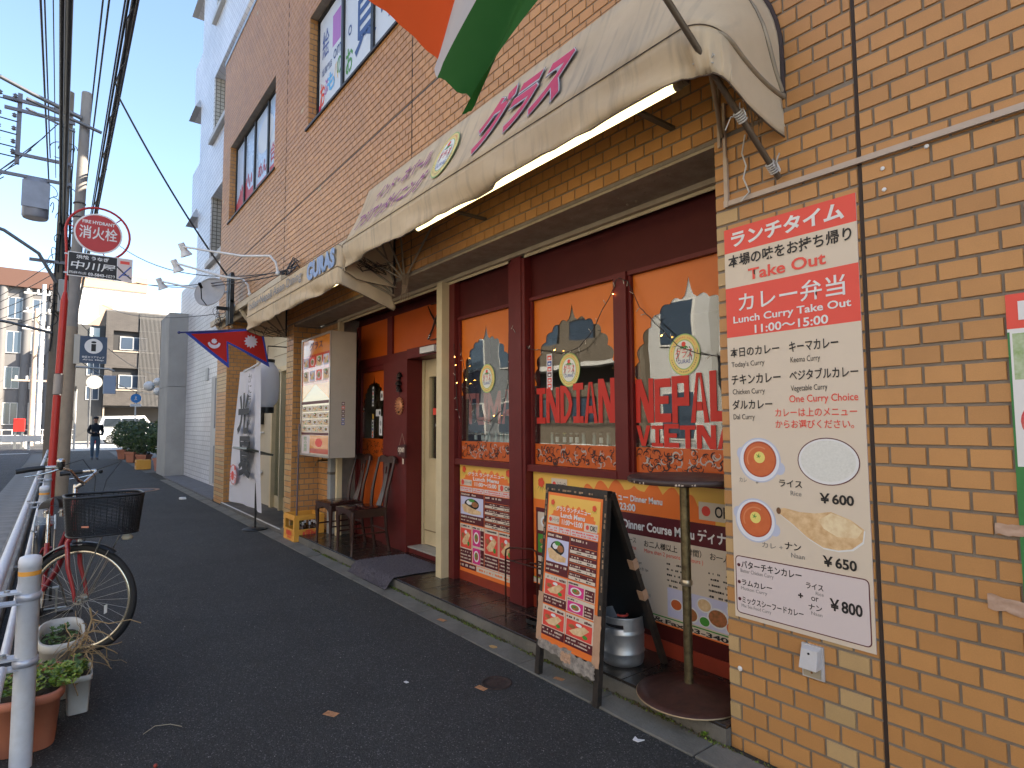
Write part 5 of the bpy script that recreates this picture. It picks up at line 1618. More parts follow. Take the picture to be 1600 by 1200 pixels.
board_part('print', t, g, MW[t.name])
I4 = Matrix.Identity(4)
def dt(s, x0, y0, x1, y1, m_, b=0): TF_(t, I4, s, (x0, y0, x1, y1), m_, .0058, bold=b)
dt('ディナーメニュー Dinner Menu', .55, .665, 1.16, .715, PWHITE, .03); dt('17:00～23:00', .66, .61, .96, .655, PWHITE, .03)
dt('パーティーOK', .26, .70, .35, .74, PBLACK); dt('OK!', 1.50, .640, 1.60, .700, PBLACK, .02)
dt('Dinner Course Menu ディナー', .86, .50, 1.62, .57, PWHITE, .03)
dt('Aコース', .85, .425, .96, .455, PBLACK); dt('お二人様以上（2時間）  お一人様', 1.02, .415, 1.62, .455, PBLACK, .01)
dt('A Course', .86, .385, .96, .41, PRED); dt('More than 2 persons ( 2 Hours )', 1.02, .375, 1.42, .405, PRED)
for k, s in enumerate(('1. サラダ', '2. パパド 1pc', '3. チキンティッカ 1pc', '4. サモサ 1pc', '5. 春巻き 1pc', '6. ナン 1pc', '7. カレー（お選びください）', '8. ライス')):
    dt(s, .86, .340-.035*k, .86+.012*len(s)+.02, .362-.035*k, PBLACK, .01)
dt('Tel＆Fax:03-3408-63', .95, .009, 1.72, .036, PBLACK, .03)
TPB = M('brown_tape', (.25, .13, .07), .5)
g = G(); g.rect(1.56, .38, 1.60, .44, TPB, .0085); board_part('tape', t, g, MW[t.name])

# ================================================================== A-FRAME MENU BOARD
BLK = M('board_black', (.012, .011, .010), .55, nz=(30, .6), c2=(.07, .045, .03))
WORN = M('worn_edge', (.42, .26, .15), .7, nz=(40, .8), c2=(.05, .04, .03))
TAPE = M('beige_tape', (.55, .33, .21), .35, nz=(25, .6), c2=(.40, .24, .15), bump=(50, .3, .002))
pA = Vector((1.765, .205, .0)); pB = Vector((1.262, .225, .0)); top = Vector((1.595, .115, 1.04))
xd = (pB-pA).normalized(); mid = (pA+pB)/2; upd = (top-mid); Lh = upd.length+.0
FB = frame_of(xd, upd); Wd = (pB-pA).length
t = thing('menu_board', 'black folding menu board with orange lunch menu and peeling tape on the kerb stones', 'sign board', pA, FB)
fwb = MW[t.name]
Hh = 1.06
for a in (0, Wd-.035): G().box(a, a+.035, 0, Hh, -.030, 0, BLK).build('front_leg', t, local=True)
g = G(); g.box(.0351, Wd-.0351, .20, Hh-.0, -.026, -.004, BLK); g.box(.0, Wd, Hh-.035, Hh+.0, -.031, .004, BLK); g.build('front_panel', t, local=True)
g = G()
for a, b, c, d in ((.004, .018, .2, Hh-.02), (Wd-.018, Wd-.004, .3, Hh-.02), (.0, Wd, Hh-.034, Hh-.022)):
    n = 26
    for k in range(n):
        if random.random() < .35: continue
        if c < .5: y0 = c+(d-c)*k/n; g.rect(a+random.uniform(0, .004), y0, b-random.uniform(0, .005), y0+(d-c)/n*random.uniform(.5, 1), WORN, .0012)
        else: x0 = a+(b-a)*k/n; g.rect(x0, c+random.uniform(0, .004), x0+(b-a)/n*random.uniform(.5, 1), d, WORN, .0052)
g.build('worn_paint', t, local=True)
g = G(); g.box(.03, Wd-.03, .205, Hh-.045, .0, .003, PORA); g.build('menu_sheet', t, local=True)
fmA = Matrix.Translation(Vector((.042, .225, .0035)))
lunch(t, fmA, Wd-.084, Hh-.285, name='menu_print')
g = G()
def ragged(x0, x1, y0, y1, z, m_, amp=.006):
    n = 14
    g.grid(lambda u, v: (x0+(x1-x0)*u+amp*noise.noise(Vector((v*8+x0*9, u*3, 1))), y0+(y1-y0)*v+amp*noise.noise(Vector((u*8, y0*9, 2))), z+.002*noise.noise(Vector((u*12, v*12, z*99)))), n, n, m_)
ragged(.0, .045, .20, .46, .0055, TAPE); ragged(Wd-.05, Wd+.004, .19, .44, .0058, TAPE); ragged(.02, .30, .165, .215, .0050, M('torn_paper', (.38, .33, .28), .7, nz=(30, .9), c2=(.12, .1, .09)), .012); ragged(.24, .48, .13, .205, .0065, M('torn_paper', 0), .012); ragged(.22, .30, .15, .20, .0080, TAPE, .01)
g.build('tape', t, local=True)
# back leaf, world coordinates
bl0 = Vector((1.775, -.33, .09)); br0 = Vector((1.275, -.315, .09)); ta = fwb @ Vector((0.01, Hh-.01, -.034)); tb = fwb @ Vector((Wd-.01, Hh-.01, -.034))
g = G()
for p, q in ((bl0, ta), (br0, tb)):
    a = (q-p); ax = (tb-ta).normalized()*.016; nn = a.cross(ax).normalized()*.014
    G().obox((p+q)/2, a/2, ax, nn, BLK).build('rear_leg', t)
g = G(); f0, f1 = .20, .985
c1, c2, c3, c4 = bl0.lerp(ta, f0), br0.lerp(tb, f0), br0.lerp(tb, f1), bl0.lerp(ta, f1)
nn = (c2-c1).cross(c4-c1).normalized()*.006
g.add([c1+nn, c2+nn, c3+nn, c4+nn, c1-nn, c2-nn, c3-nn, c4-nn], [(0,1,2,3),(7,6,5,4),(0,4,5,1),(1,5,6,2),(2,6,7,3),(3,7,4,0)], M('blackboard', (.008, .008, .008), .5))
g.build('rear_panel', t)
g = G()
for f in (.42, .60):
    p = br0.lerp(tb, f); a = (tb-br0).normalized()*.028; ax = (tb-ta).normalized()*.020; n2 = a.cross(ax).normalized()*.017
    G().obox(p, a, ax, n2, TAPE).build('tape_wrap', t)
# ================================================================== ROUND TABLE
TBX, TBY = .955, -.095
t = thing('bar_table', 'tall round table with chipped top and rusty brown disc foot on the step', 'table', (TBX, TBY, .09))
FOOT = M('table_foot', (.10, .038, .025), .42, .35, nz=(18, .7), bump=(60, .25, .002), c2=(.035, .016, .012))
G().lathe((TBX, TBY, .09), [(.245, 0), (.25, .004), (.248, .009), (.20, .016), (.10, .034), (.045, .052), (.035, .06), (0, .06)], FOOT, 56).lathe((TBX, TBY, .09), [(.2505, .0015), (.2525, .0045), (.2505, .0075)], M('foot_rim', (.45, .33, .2), .5, .6), 56).build('foot', t)
PST = M('table_post', (.24, .19, .10), .38, .75, nz=(28, .9), bump=(90, .3, .001), c2=(.08, .055, .03))
G().cyl((TBX, TBY, .145), (TBX, TBY, .62), .0215, n=20, m=PST).cyl((TBX, TBY, .62), (TBX, TBY, 1.10), .0235, n=20, m=PST).build('post', t)
G().lathe((TBX, TBY, .61), [(.026, 0), (.029, .006), (.029, .022), (.026, .028)], M('ring_steel', (.5, .42, .3), .3, .8), 20).build('collar', t)
G().lathe((TBX, TBY, 1.085), [(.04, 0), (.035, .012), (.10, .02), (.10, .026)], BLK, 20).build('bracket', t)
g = G(); g.lathe((TBX, TBY, 1.112), [(.27, 0), (.275, .004), (.275, .022), (.268, .026), (0, .026)], M('table_top', (.055, .03, .024), .45, nz=(12, .7), bump=(40, .2, .002)), 56)
g.build('tabletop', t)
g = G(); CH = M('chipped_edge', (.55, .45, .36), .8)
for k in range(26):
    a = random.uniform(.15, 2.6)+0; 
    if noise.noise(Vector((a*3, 1, 1))) < -.1: continue
    d = random.uniform(.015, .04); z0, z1 = .002+random.uniform(0, .004), .008+random.uniform(0, .006)
    P = [(TBX+.2762*math.cos(a+q), TBY+.2762*math.sin(a+q), 1.112+zz) for q, zz in ((0, z0), (d, z0), (d*.9, z1), (d*.2, z1*.9))]
    g.add(P, [(0, 1, 2, 3)], CH)
g.build('chips', t)
# ================================================================== BEER KEG
KX, KY, KZ = 1.44, -.165, .09
KEG = M('keg_steel', (.62, .62, .62), .42, .85, nz=(14, .5), bump=(40, .1, .001), c2=(.36, .36, .36))
t = thing('beer_keg', 'small dull steel beer keg with red tap collar under the menu board', 'keg', (KX, KY, KZ))
R = .12
G().lathe((KX, KY, KZ), [(R*.86, 0), (R*.92, .004), (R*.97, .03), (R*.97, .06), (R*1.0, .066), (R*1.0, .072), (R*.97, .078), (R*.985, .12), (R*.985, .165), (R*1.01, .171), (R*.985, .177), (R*.985, .19), (R*.94, .20)], KEG, 48).build('body', t)
g = G()
N = 48
for i in range(N):
    a0, a1 = 2*PI*i/N, 2*PI*(i+1)/N
    am = (a0+a1)/2
    cut = any(abs(((am-c+PI) % (2*PI))-PI) < .42 for c in (1.9, 1.9+PI))
    zt = .255
    zb = .19
    hb = .225 if cut else zb
    for (ra, rb, za, zb_) in ((R*.985, R*.985, hb, zt),):
        vs = [(KX+r*math.cos(a), KY+r*math.sin(a), KZ+zz) for r, zz in ((R*.985, hb), (R*1.0, zt)) for a in (a0, a1)]
        vi = [(KX+r*math.cos(a), KY+r*math.sin(a), KZ+zz) for r, zz in ((R*.955, hb), (R*.965, zt)) for a in (a0, a1)]
        g.add([vs[0], vs[1], vs[3], vs[2], vi[0], vi[1], vi[3], vi[2]], [(0,1,2,3),(7,6,5,4),(3,2,6,7),(1,0,4,5)], KEG, False)
g.torus((KX, KY, KZ+.257), (0, 0, 1), R*.985, .0045, KEG, 48, 8)
g.build('top_ring', t)
G().lathe((KX, KY, KZ), [(R*.94, .19), (R*.6, .212), (.0, .216)], M('keg_top', (.10, .10, .10), .5, .6, nz=(20, .6)), 40).build('dome', t)
G().lathe((KX, KY, KZ), [(.03, .21), (.03, .24), (.018, .246), (0, .246)], BLACK, 20).torus((KX, KY, KZ+.248), (0, 0, 1), .028, .007, PRED, 20, 8, .5, 3.4).build('tap_collar', t)
# ================================================================== UMBRELLA RACK beside the post
t = thing('umbrella_rack', 'thin brown metal umbrella rack with tray between the lunch poster and menu board', 'rack', (2.3, -.15, .09))
RK = M('rack_metal', (.085, .032, .022), .35, .7, nz=(20, .5))
def wire(pts, r=.0055): return G().tube(pts, r, 8, RK)
ya = -.12
g = G(); g.tube([(2.46, ya, .09), (2.46, ya, .50), (2.455, ya, .535), (2.43, ya-.01, .55), (2.30, ya-.10, .55), (2.275, ya-.12, .535), (2.27, ya-.125, .50), (2.27, ya-.125, .10)], .006, 8, RK); g.build('side_frame', t)
g = G(); g.tube([(1.88, ya, .09), (1.88, ya, .50), (1.88, ya-.02, .54), (1.88, ya-.12, .54), (1.88, ya-.13, .50), (1.88, ya-.13, .10)], .006, 8, RK); g.build('side_frame', t)
g = G()
for y, z in ((ya, .47), (ya-.13, .47), (ya, .15), (ya-.13, .15), (ya-.065, .47)): G().cyl((2.46 if y == ya else 2.27, y, z), (1.88, y, z), .005, n=8, m=RK).build('cross_bar', t)
for k in range(4): x = 2.40-k*.14; G().cyl((x, ya, .47), (x-.05, ya-.13, .47), .004, n=6, m=RK).build('cross_bar', t)
G().box(2.24, 1.90, ya-.13, ya-.005, .095, .10, BLACK).box(2.24, 1.90, ya-.005, ya+.0, .1001, .125, BLACK).box(2.24, 1.90, ya-.135, ya-.13, .1001, .125, BLACK).box(2.24, 2.236, ya-.13, ya-.005, .1001, .125, BLACK).build('tray', t)
# ================================================================== DOOR MAT
t = thing('door_mat', 'grey-purple looped door mat drooping over the step edge in front of the cream door', 'mat', (4.16, -.15, .09))
MAT = M('mat_fibre', (.24, .205, .225), .95, nz=(60, .7), bump=(220, 1, .012), c2=(.10, .085, .10))
def matp(u, v):   # u across x, v from wall to street
    x = 3.80+.80*u+.02*v; y = -.46+.66*v
    z = .098
    if y > .035:
        d = y-.035; y = .035+min(d, .06)*.75+max(0, d-.06)*.5; z = .098-max(0, d-.01)*.62
    x += .02*math.sin(v*3)
    return Vector((x, y, max(z, .016)+.002*noise.noise(Vector((x*30, y*30, 0)))))
g = G(); g.grid(lambda u, v: matp(u, v), 60, 50, MAT); g.grid(lambda u, v: matp(u, v)+Vector((0, 0, -.006)), 20, 30, RUBBER); g.build('mat', t)
g = G()
for i in range(15000):
    p = matp(random.random(), random.random()); s_ = .0045
    a = random.uniform(0, 2*PI)
    g.add([p+Vector((math.cos(a)*s_, math.sin(a)*s_, 0)), p+Vector((-math.cos(a)*s_, -math.sin(a)*s_, 0)), p+Vector((random.uniform(-.004, .004), random.uniform(-.004, .004), random.uniform(.005, .011)))], [(0, 1, 2)], MAT)
g.build('pile', t, kind='stuff')
# ================================================================== CHAIRS
def chair(label, x, y, rz):
    t = thing('dining_chair', label, 'chair', (x, y, .09), Matrix.Rotation(rz, 3, 'Z'), 'chairs outside the entrance')
    # local: faces +Y, seat centre at origin
    def bb(nm, g): return g.build(nm, t, local=True)
    g = G(); n = 14
    def seat(u, v):
        a = (u-.5)*.42*(1-.10*(1-v)); b = (v-.5)*.40
        return Vector((a, b, .455+.018*(1-(2*u-1)**4)*(1-(2*v-1)**4)))
    g.grid(seat, n, n, M('seat_leather', (.05, .012, .010), .22, nz=(9, .5), coat=.4)); g.box(-.205, .205, -.195, .198, .42, .452, DARKW); bb('seat', g)
    for sx in (-1, 1):
        g = G(); g.tube([(sx*.19, .175, .43), (sx*.193, .18, .36), (sx*.185, .175, .2), (sx*.192, .18, .03), (sx*.194, .184, 0)], [.024, .025, .018, .015, .019], 8, DARKW); bb('leg', g)
    for sx in (-1, 1):
        g = G(); g.tube([(sx*.178, -.235, 0), (sx*.175, -.20, .2), (sx*.175, -.185, .44), (sx*.18, -.205, .62), (sx*.19, -.25, .80), (sx*.186, -.285, .955)], [.018, .018, .020, .018, .016, .016], 8, DARKW); bb('rear_leg', g)
    g = G()
    for yy in (.182, -.19):
        pts = [(-.17, .42)]+[(-.17+.34*k/16, .352+.048*(1-abs(2*k/16-1)**2.2)) for k in range(17)]+[(.17, .42)]
        vs = [(p[0], yy-.009, p[1]) for p in pts]+[(p[0], yy+.009, p[1]) for p in pts]; m_ = len(pts)
        g.add(vs, [tuple(range(m_)), tuple(range(2*m_-1, m_-1, -1))]+[(i, (i+1) % m_, m_+(i+1) % m_, m_+i) for i in range(m_)], DARKW)
    for sx in (-1, 1): g.box(sx*.180-.009, sx*.180+.009, -.18, .17, .365, .419, DARKW)
    bb('apron', g)
    g = G(); n = 12
    for k in range(n):
        u0, u1 = -.20+.40*k/n, -.20+.40*(k+1)/n
        f = lambda u: .955+.022*math.cos(u/.2*PI/2)-.012*math.cos(u/.2*PI*1.5)
        g.add([(u0,-.275,.905),(u1,-.275,.905),(u1,-.285,f(u1)),(u0,-.285,f(u0)),(u0,-.303,.905),(u1,-.303,.905),(u1,-.305,f(u1)),(u0,-.305,f(u0))], [(0,1,2,3),(7,6,5,4),(0,4,5,1),(2,6,7,3)], DARKW)
    g.box(-.205, -.199, -.304, -.276, .906, .95, DARKW).box(.199, .205, -.304, -.276, .906, .95, DARKW)
    bb('top_rail', g)
    g = G(); m_ = 18
    def spl(z): 
        q = (z-.46)/(.91-.46); y = -.19-.095*q-.02*math.sin(PI*q); w = .058-.018*math.sin(PI*q*1.0)+.012*(q > .7)*(q-.7)*3
        return y, w
    for k in range(m_):
        z0, z1 = .455+.455*k/m_, .455+.455*(k+1)/m_; (y0, w0), (y1, w1) = spl(z0), spl(z1)
        hole = (.78 < (z0+z1)/2 < .86); h = .016 if hole else 0
        for sgn in ((-1, 1) if hole else (0,)):
            if hole: xa0, xb0, xa1, xb1 = sorted((sgn*h, sgn*w0))[0], sorted((sgn*h, sgn*w0))[1], sorted((sgn*h, sgn*w1))[0], sorted((sgn*h, sgn*w1))[1]
            else: xa0, xb0, xa1, xb1 = -w0, w0, -w1, w1
            g.add([(xa0,y0,z0),(xb0,y0,z0),(xb1,y1,z1),(xa1,y1,z1),(xa0,y0-.012,z0),(xb0,y0-.012,z0),(xb1,y1-.012,z1),(xa1,y1-.012,z1)], [(0,1,2,3),(7,6,5,4),(0,4,5,1),(2,6,7,3),(1,5,6,2),(0,3,7,4)], DARKW)
    bb('splat', g)
    g = G(); g.cyl((-.178, -.2, .22), (.178, -.2, .22), .009, n=8, m=DARKW)
    for sx in (-1, 1): g.cyl((sx*.185, .17, .2), (sx*.175, -.19, .2), .009, n=8, m=DARKW)
    bb('stretcher', g)
    return t
c1 = chair('dark brown wooden chair nearest the cream door, its back against the maroon wall', 5.06, -.19, .0)
c2 = copy_tree(c1); c2.location = (5.70, -.20, .09); c2.rotation_euler = (0, 0, .03)
c2['label'] = 'dark brown wooden chair beside the light-box sign, behind the other chair'
# ================================================================== LIGHT-BOX SIGN
t = thing('light_box_sign', 'tall beige light-box sign with red food menu face mounted beside the tiled pillar', 'sign', (6.1, -.2, 1.03))
G().box(5.62, 6.62, -.345, -.052, 1.03, 2.47, M('box_beige', (.50, .42, .33), .45, nz=(4, .2))).build('housing', t)
g = G()
for a, b, c, d in ((5.62, 6.62, 1.031, 1.055), (5.62, 6.62, 2.445, 2.469), (5.62, 5.645, 1.0551, 2.4449), (6.595, 6.62, 1.0551, 2.4449)): g.box(a, b, -.0519, -.040, c, d, M('box_rim', (.42, .36, .30), .3, .5))
g.build('rim', t)
fwl = Matrix.Translation(Vector((6.594, -.0515, 1.056))) @ FACE_Y.to_4x4(); fml = MW[t.name].inverted() @ fwl
g = G(); w, h = .948, 1.388; z = .001
LBX = M('sign_acrylic_red', (.62, .09, .03), .18, coat=.6); LBY = M('sign_acrylic_orange', (.78, .28, .04), .18, coat=.6); LBC = M('sign_acrylic_cream', (.72, .55, .38), .18, coat=.6)
g.rect(0, 0, w, h, LBC, z); g.rect(0, h*.86, w, h, LBY, z+.0006); g.rect(0, h*.60, w, h*.86, LBX, z+.0006); g.poly([(0, h*.46), (w*.5, h*.60), (w, h*.46), (w, h*.50), (w, h*.6), (0, h*.6)], LBY, 0, z+.0012); g.rect(0, h*.43, w, h*.455, PMAR, z+.0012)
for i in range(4):
    for j in range(2): photo(g, .04+i*.23, h*.63+j*h*.12, .22+i*.23, h*.72+j*h*.12, (PCREAM, PLAV, PRED)[(i+j) % 3], z+.0018, (i+j) % 3)
for i in range(5):
    for j in range(4): photo(g, .02+i*.185, h*.19+j*h*.058, .19+i*.185, h*.24+j*h*.058, PCREAM, z+.0012, (i*2+j) % 3); 
g.rect(0, h*.165, w, h*.185, PMAR, z+.0012); g.rect(w*.02, 0, w*.3, h*.16, PPINK, z+.0012); g.rect(w*.33, h*.01, w*.97, h*.16, LBY, z+.0012); g.rect(w*.33, h*.01, w*.97, h*.05, LBX, z+.0018); g.disc(w*.65, h*.10, .12, .05, PRED, z+.0018, 18)
for k in range(10): fine(g, w*.06, w*.9, h*.62-k*.0, .012, PWHITE, z+.0024, .5) if k == 0 else None
board_part('menu_face', t, g, fwl)
TF_(t, fml, 'グラス', (.25, h*.90, .7, h*.97), PMAR, .003, bold=.03)
TF_(t, fml, '飲\nみ\n放\n題', (w*.10, h*.02, w*.22, h*.15), PGRN, .003)
g = G(); 
for k, m_ in enumerate((PBLUE, PBLUE, PMAR, PMAR, PRED, PMAR)): g.rect(.0, k*.045, .034, k*.045+.036, m_, 0); g.rect(.006, k*.045+.008, .028, k*.045+.028, PPINK, .0006)
board_part('card_stickers', t, g, Matrix.Translation(Vector((5.618, -.18, 1.40))) @ FACE_NX.to_4x4())
# meter post, tap and broom
t = thing('cable_box_post', 'grey metal duct standing under the light-box sign behind the chairs', 'duct', (6.25, -.3, .09))
G().box(6.20, 6.30, -.352, -.28, .09, 1.03, M('duct_grey', (.35, .37, .37), .45, .2, nz=(5, .3))).box(6.193, 6.307, -.352, -.273, .80, .83, M('duct_dark', (.12, .10, .08), .6)).build('duct', t)
t = thing('water_tap', 'small brass garden tap on the tiled wall under the light-box sign', 'tap', (6.45, -.34, .97)); BR = M('tap_brass', (.16, .10, .05), .35, .8, nz=(30, .5))
G().cyl((6.42, -.35, .965), (6.42, -.24, .965), .012, n=10, m=BR).tube([(6.42, -.24, .965), (6.43, -.20, .96), (6.44, -.18, .93), (6.44, -.18, .90)], .010, 8, BR).build('spout', t)
G().cyl((6.42, -.26, .965), (6.42, -.26, 1.0), .006, n=8, m=BR).cyl((6.395, -.26, 1.003), (6.445, -.26, 1.003), .006, n=8, m=BR).build('handle', t)
# ================================================================== BEER CRATE with bottles, broom
t = thing('beer_crate', 'yellow plastic beer crate with red lettering standing on the pavement by the pillar', 'crate', (6.55, -.03, .02))
YC = M('crate_yellow', (.80, .38, .06), .42, nz=(9, .3), c2=(.55, .24, .04))
cx0, cx1, cy0, cy1, cz, ch = 6.36, 6.76, -.27, .09, .012, .31
g = G()
g.box(cx0, cx1, cy0, cy1, cz, cz+.012, YC)
def wall(a, b, fixed, axis):
    """crate wall with an open window"""
    th = .012
    def bx(u0, u1, z0, z1, o0=0, o1=th):
        if axis == 'x': g.box(u0, u1, fixed+o0 if fixed < 0 else fixed-o1, fixed+o1 if fixed < 0 else fixed-o0, z0, z1, YC)
        else: g.box(fixed+o0 if fixed < 6.6 else fixed-o1, fixed+o1 if fixed < 6.6 else fixed-o0, u0, u1, z0, z1, YC)
    L = b-a
    bx(a, b, cz+.0121, cz+.14); bx(a, a+.045, cz+.14, cz+.25); bx(b-.045, b, cz+.14, cz+.25); bx(a, b, cz+.25, cz+ch)
    bx(a-.004, b+.004, cz+.265, cz+.28, -.006, 0); bx(a-.002, b+.002, cz+.125, cz+.135, -.004, 0); bx(a-.002, b+.002, cz+.012, cz+.02, -.004, 0)
wall(cx0, cx1, cy0, 'x'); wall(cx0, cx1, cy1, 'x'); wall(cy0+.0121, cy1-.0121, cx0, 'y'); wall(cy0+.0121, cy1-.0121, cx1, 'y')
g.build('body', t)
for k, (x, y) in enumerate([(6.42+i*.085, -.20+j*.085) for i in range(4) for j in range(3)]):
    if k in (4, 8): continue
    c = copy_tree(protos['beer']); c.location = (x, y, .026); c['label'] = 'brown beer bottle standing in the yellow crate by the pillar'; c['group'] = 'bottles in the yellow crate'
fmc = MW[t.name].inverted() @ (Matrix.Translation(Vector((cx0-.0045, cy1-.03, cz+.03))) @ FACE_NX.to_4x4())
TF_(t, fmc, 'KIRIN', (.07, .035, .23, .085), PRED, .001, bold=.05); g = G(); g.rect(.07, .01, .23, .026, PRED, 0); g.disc(.15, .10, .05, .008, PRED, 0.0001, 12); board_part('print', t, g, Matrix.Translation(Vector((cx0-.005, cy1-.03, cz+.025))) @ FACE_NX.to_4x4())
fmc = MW[t.name].inverted() @ (Matrix.Translation(Vector((cx1-.05, cy1+.0045, cz+.03))) @ FACE_Y.to_4x4())
TF_(t, fmc, 'KIRIN', (.06, .03, .26, .09), PRED, .001, bold=.05); g = G(); g.rect(.08, .006, .24, .018, PRED, 0); board_part('print', t, g, Matrix.Translation(Vector((cx1-.05, cy1+.005, cz+.027))) @ FACE_Y.to_4x4())
t = thing('broom', 'long thin broom standing upright in the yellow crate', 'broom', (6.47, .03, .05))
G().cyl((6.50, .02, .28), (6.62, -.03, 1.42), .0105, n=10, m=M('broom_stick', (.10, .065, .075), .4)).build('handle', t)
g = G()
for i in range(160):
    a = random.uniform(0, 2*PI); g.tube([(6.50, .02, .30), (6.50+.05*math.cos(a)*random.random(), .02+.04*math.sin(a)*random.random(), .24), (6.50+.12*math.cos(a)*random.random(), .0+.10*math.sin(a)*random.random(), .20+random.uniform(-.03, .06))], .0016, 3, M('bristle', (.14, .15, .02), .8))
g.build('bristles', t, kind='stuff')
# ================================================================== NEXT SHOP (ramen)
t = thing('ramen_shop_front', 'cream plastered shop entrance with sliding doors between the two tiled pillars', 'shopfront', (8.8, -.5, .05))
IV = M('ivory_panel', (.60, .53, .40), .55, nz=(2, .2))
G().box(9.45, 10.6, -.62, -.50, .05, 3.3, IV).build('wall', t)
G().box(7.1, 9.45, -.62, -.50, 2.35, 3.3, M('ivory_boards', (.62, .56, .42), .5, nz=(2, .2))).build('upper_wall', t)
g = G()
for z in (2.55, 2.75, 2.95, 3.15): g.box(7.1, 9.45, -.5, -.495, z, z+.008, M('board_gap', (.28, .23, .16), .7))
g.build('board_gaps', t)
g = G(); 
for a, b, c, d in ((9.37, 9.45, .05, 2.35), (7.1, 7.18, .05, 2.35), (7.181, 9.369, 2.27, 2.35), (8.30, 8.36, .051, 2.269), (7.74, 7.80, .051, 2.269), (8.90, 8.95, .051, 2.269)): g.box(a, b, -.58, -.46, c, d, CREAM)
fr = g.build('door_frame', t)
for a, b in ((8.951, 9.369), (8.361, 8.899)): G().box(a, b, -.53, -.525, .25, 2.268, GLASS).box(a, b, -.535, -.52, .0505, .25, CREAM).build('pane', fr)
g = G(); SH = M('shop_inside', (.16, .145, .12), .8, nz=(2, .6))
g.box(7.1, 10.5, -3.6, -3.5, 0, 3.2, SH).box(7.06, 7.1, -3.5, -.9, 0, 3.2, SH).box(10.6, 10.65, -3.5, -.9, 0, 3.2, SH).box(7.1, 10.6, -3.5, -.62, 2.9, 3.0, SH).build('room', t)
t2 = thing('ticket_machine', 'white ticket machine with rows of buttons standing inside the open ramen shop door', 'machine', (8.1, -1.0, .05))
G().box(7.85, 8.28, -1.25, -.85, .05, 1.75, M('machine_white', (.6, .6, .6), .4)).build('body', t2)
g = G()
for j in range(3):
    for i in range(5): g.box(7.88+i*.075, 7.93+i*.075, -.849, -.84, 1.05+j*.17, 1.12+j*.17, PBLACK if j % 2 else M('btn', (.5, .35, .25), .5))
g.box(7.92, 8.2, -.849, -.84, .42, .62, PBLACK); g.build('buttons', t2)
# white plaster pier of the ramen shop & fixtures
t = thing('air_conditioner', 'white boxy air conditioning unit on the wall behind the red flag', 'air conditioner', (10.2, -.3, 1.9))
G().cham(9.98, 10.35, -.49, -.22, 1.95, 2.40, .02, M('ac_white', (.55, .56, .53), .45, nz=(5, .3))).box(9.99, 10.34, -.48, -.24, 1.86, 1.949, M('ac_white', 0)).build('housing', t)
G().tube([(10.2, -.42, 1.86), (10.2, -.44, 1.6), (10.22, -.46, 1.2), (10.2, -.46, .9)], .018, 8, M('ac_white', 0)).tube([(10.1, -.4, 1.86), (10.1, -.42, 1.7), (10.05, -.45, 1.66)], .010, 6, BEIGE).build('pipe', t)
t = thing('meter_box', 'small black meter box fixed to the pale wall behind the banner', 'meter box', (10.05, -.4, 1.55)); G().cham(9.95, 10.15, -.49, -.38, 1.42, 1.72, .015, BLACK).build('box', t)
t = thing('valve', 'dark round gas valve on the pipe beside the far tiled pillar', 'valve', (10.4, -.3, 1.25)); G().sphere((10.45, -.3, 1.28), .055, M('valve_dark', (.03, .03, .035), .5, .4), 12, 8).tube([(10.45, -.3, 1.28), (10.2, -.42, 1.27), (9.9, -.47, 1.28)], .014, 8, WHITEP).torus((10.3, -.3, 1.12), (.3, .9, .2), .06, .009, WHITEP, 20, 6).build('valve', t)
pipe('drain_pipe', 'white bent drain pipe at the foot of the far tiled pillar', [(9.95, -.45, .60), (10.3, -.42, .60), (10.42, -.36, .56), (10.42, -.36, .05)], .035, WHITEP)
# banner
t = thing('shop_banner', 'tall white banner with black brush characters and a red crab hanging beside the ramen door', 'banner', (8.1, .2, .30))
BN = cloth_mat('banner_cloth', (.88, .88, .95), (.80, .80, .90), .35, trans=.4, scale=2)
bx0, bx1 = 9.13, 7.42
def bsurf(u, v):   # u 0 left(far) .. 1 right(near), v 0 bottom..1 top
    xl = 9.13-(9.13-8.62)*v; xr = 7.22+(7.62-7.22)*v
    x = xl+(xr-xl)*u; z = .25+.02*u+(2.20-.25)*v+.0*u
    y = .20+.025*math.sin(u*7+1)*(1-.3*v)+.018*math.sin(u*15+v*2)+.01*math.sin(v*5)
    return Vector((x, y, z))
g = G(); g.grid(bsurf, 48, 40, BN); g.build('cloth', t)
G().cyl((8.72, .18, 2.19), (7.5, .24, 2.24), .012, n=8, m=WHITEP).cyl((8.70, .18, 2.2), (8.95, -.45, 2.3), .010, n=6, m=WHITEP).build('pole', t)
fwbn = Matrix.Translation(Vector((9.0, .252, .25))) @ FACE_Y.to_4x4(); fmbn = MW[t.name].inverted() @ fwbn
BRS = M('brush_ink', (.02, .022, .03), .6)
TF_(t, fmbn, '光', (.42, 1.02, 1.08, 1.62), BRS, .0, bold=.04, shear=.1)
TF_(t, fmbn, '夏', (.55, .42, 1.22, 1.0), BRS, .0, bold=.035)
TF_(t, fmbn, 'か\nに\nラ\nー\nメ\nン', (1.0, .98, 1.2, 1.88), BRS, .0)
g = G(); g.disc(.25, .42, .21, .15, M('crab_ring', (.62, .18, .18), .6), 0, 30); g.disc(.25, .42, .19, .135, BN, .001, 30); g.disc(.22, .40, .085, .07, PRED, .002, 20); g.disc(.36, .52, .05, .035, PRED, .002, 12); g.disc(.10, .53, .03, .02, PRED, .002, 10)
for k in range(3): ribbon(g, [(.33, .43-.04*k), (.42, .41-.05*k)], .014, PRED, .002); ribbon(g, [(.13, .43-.04*k), (.05, .41-.05*k)], .014, PRED, .002)
board_part('crab_print', t, g, fwbn)
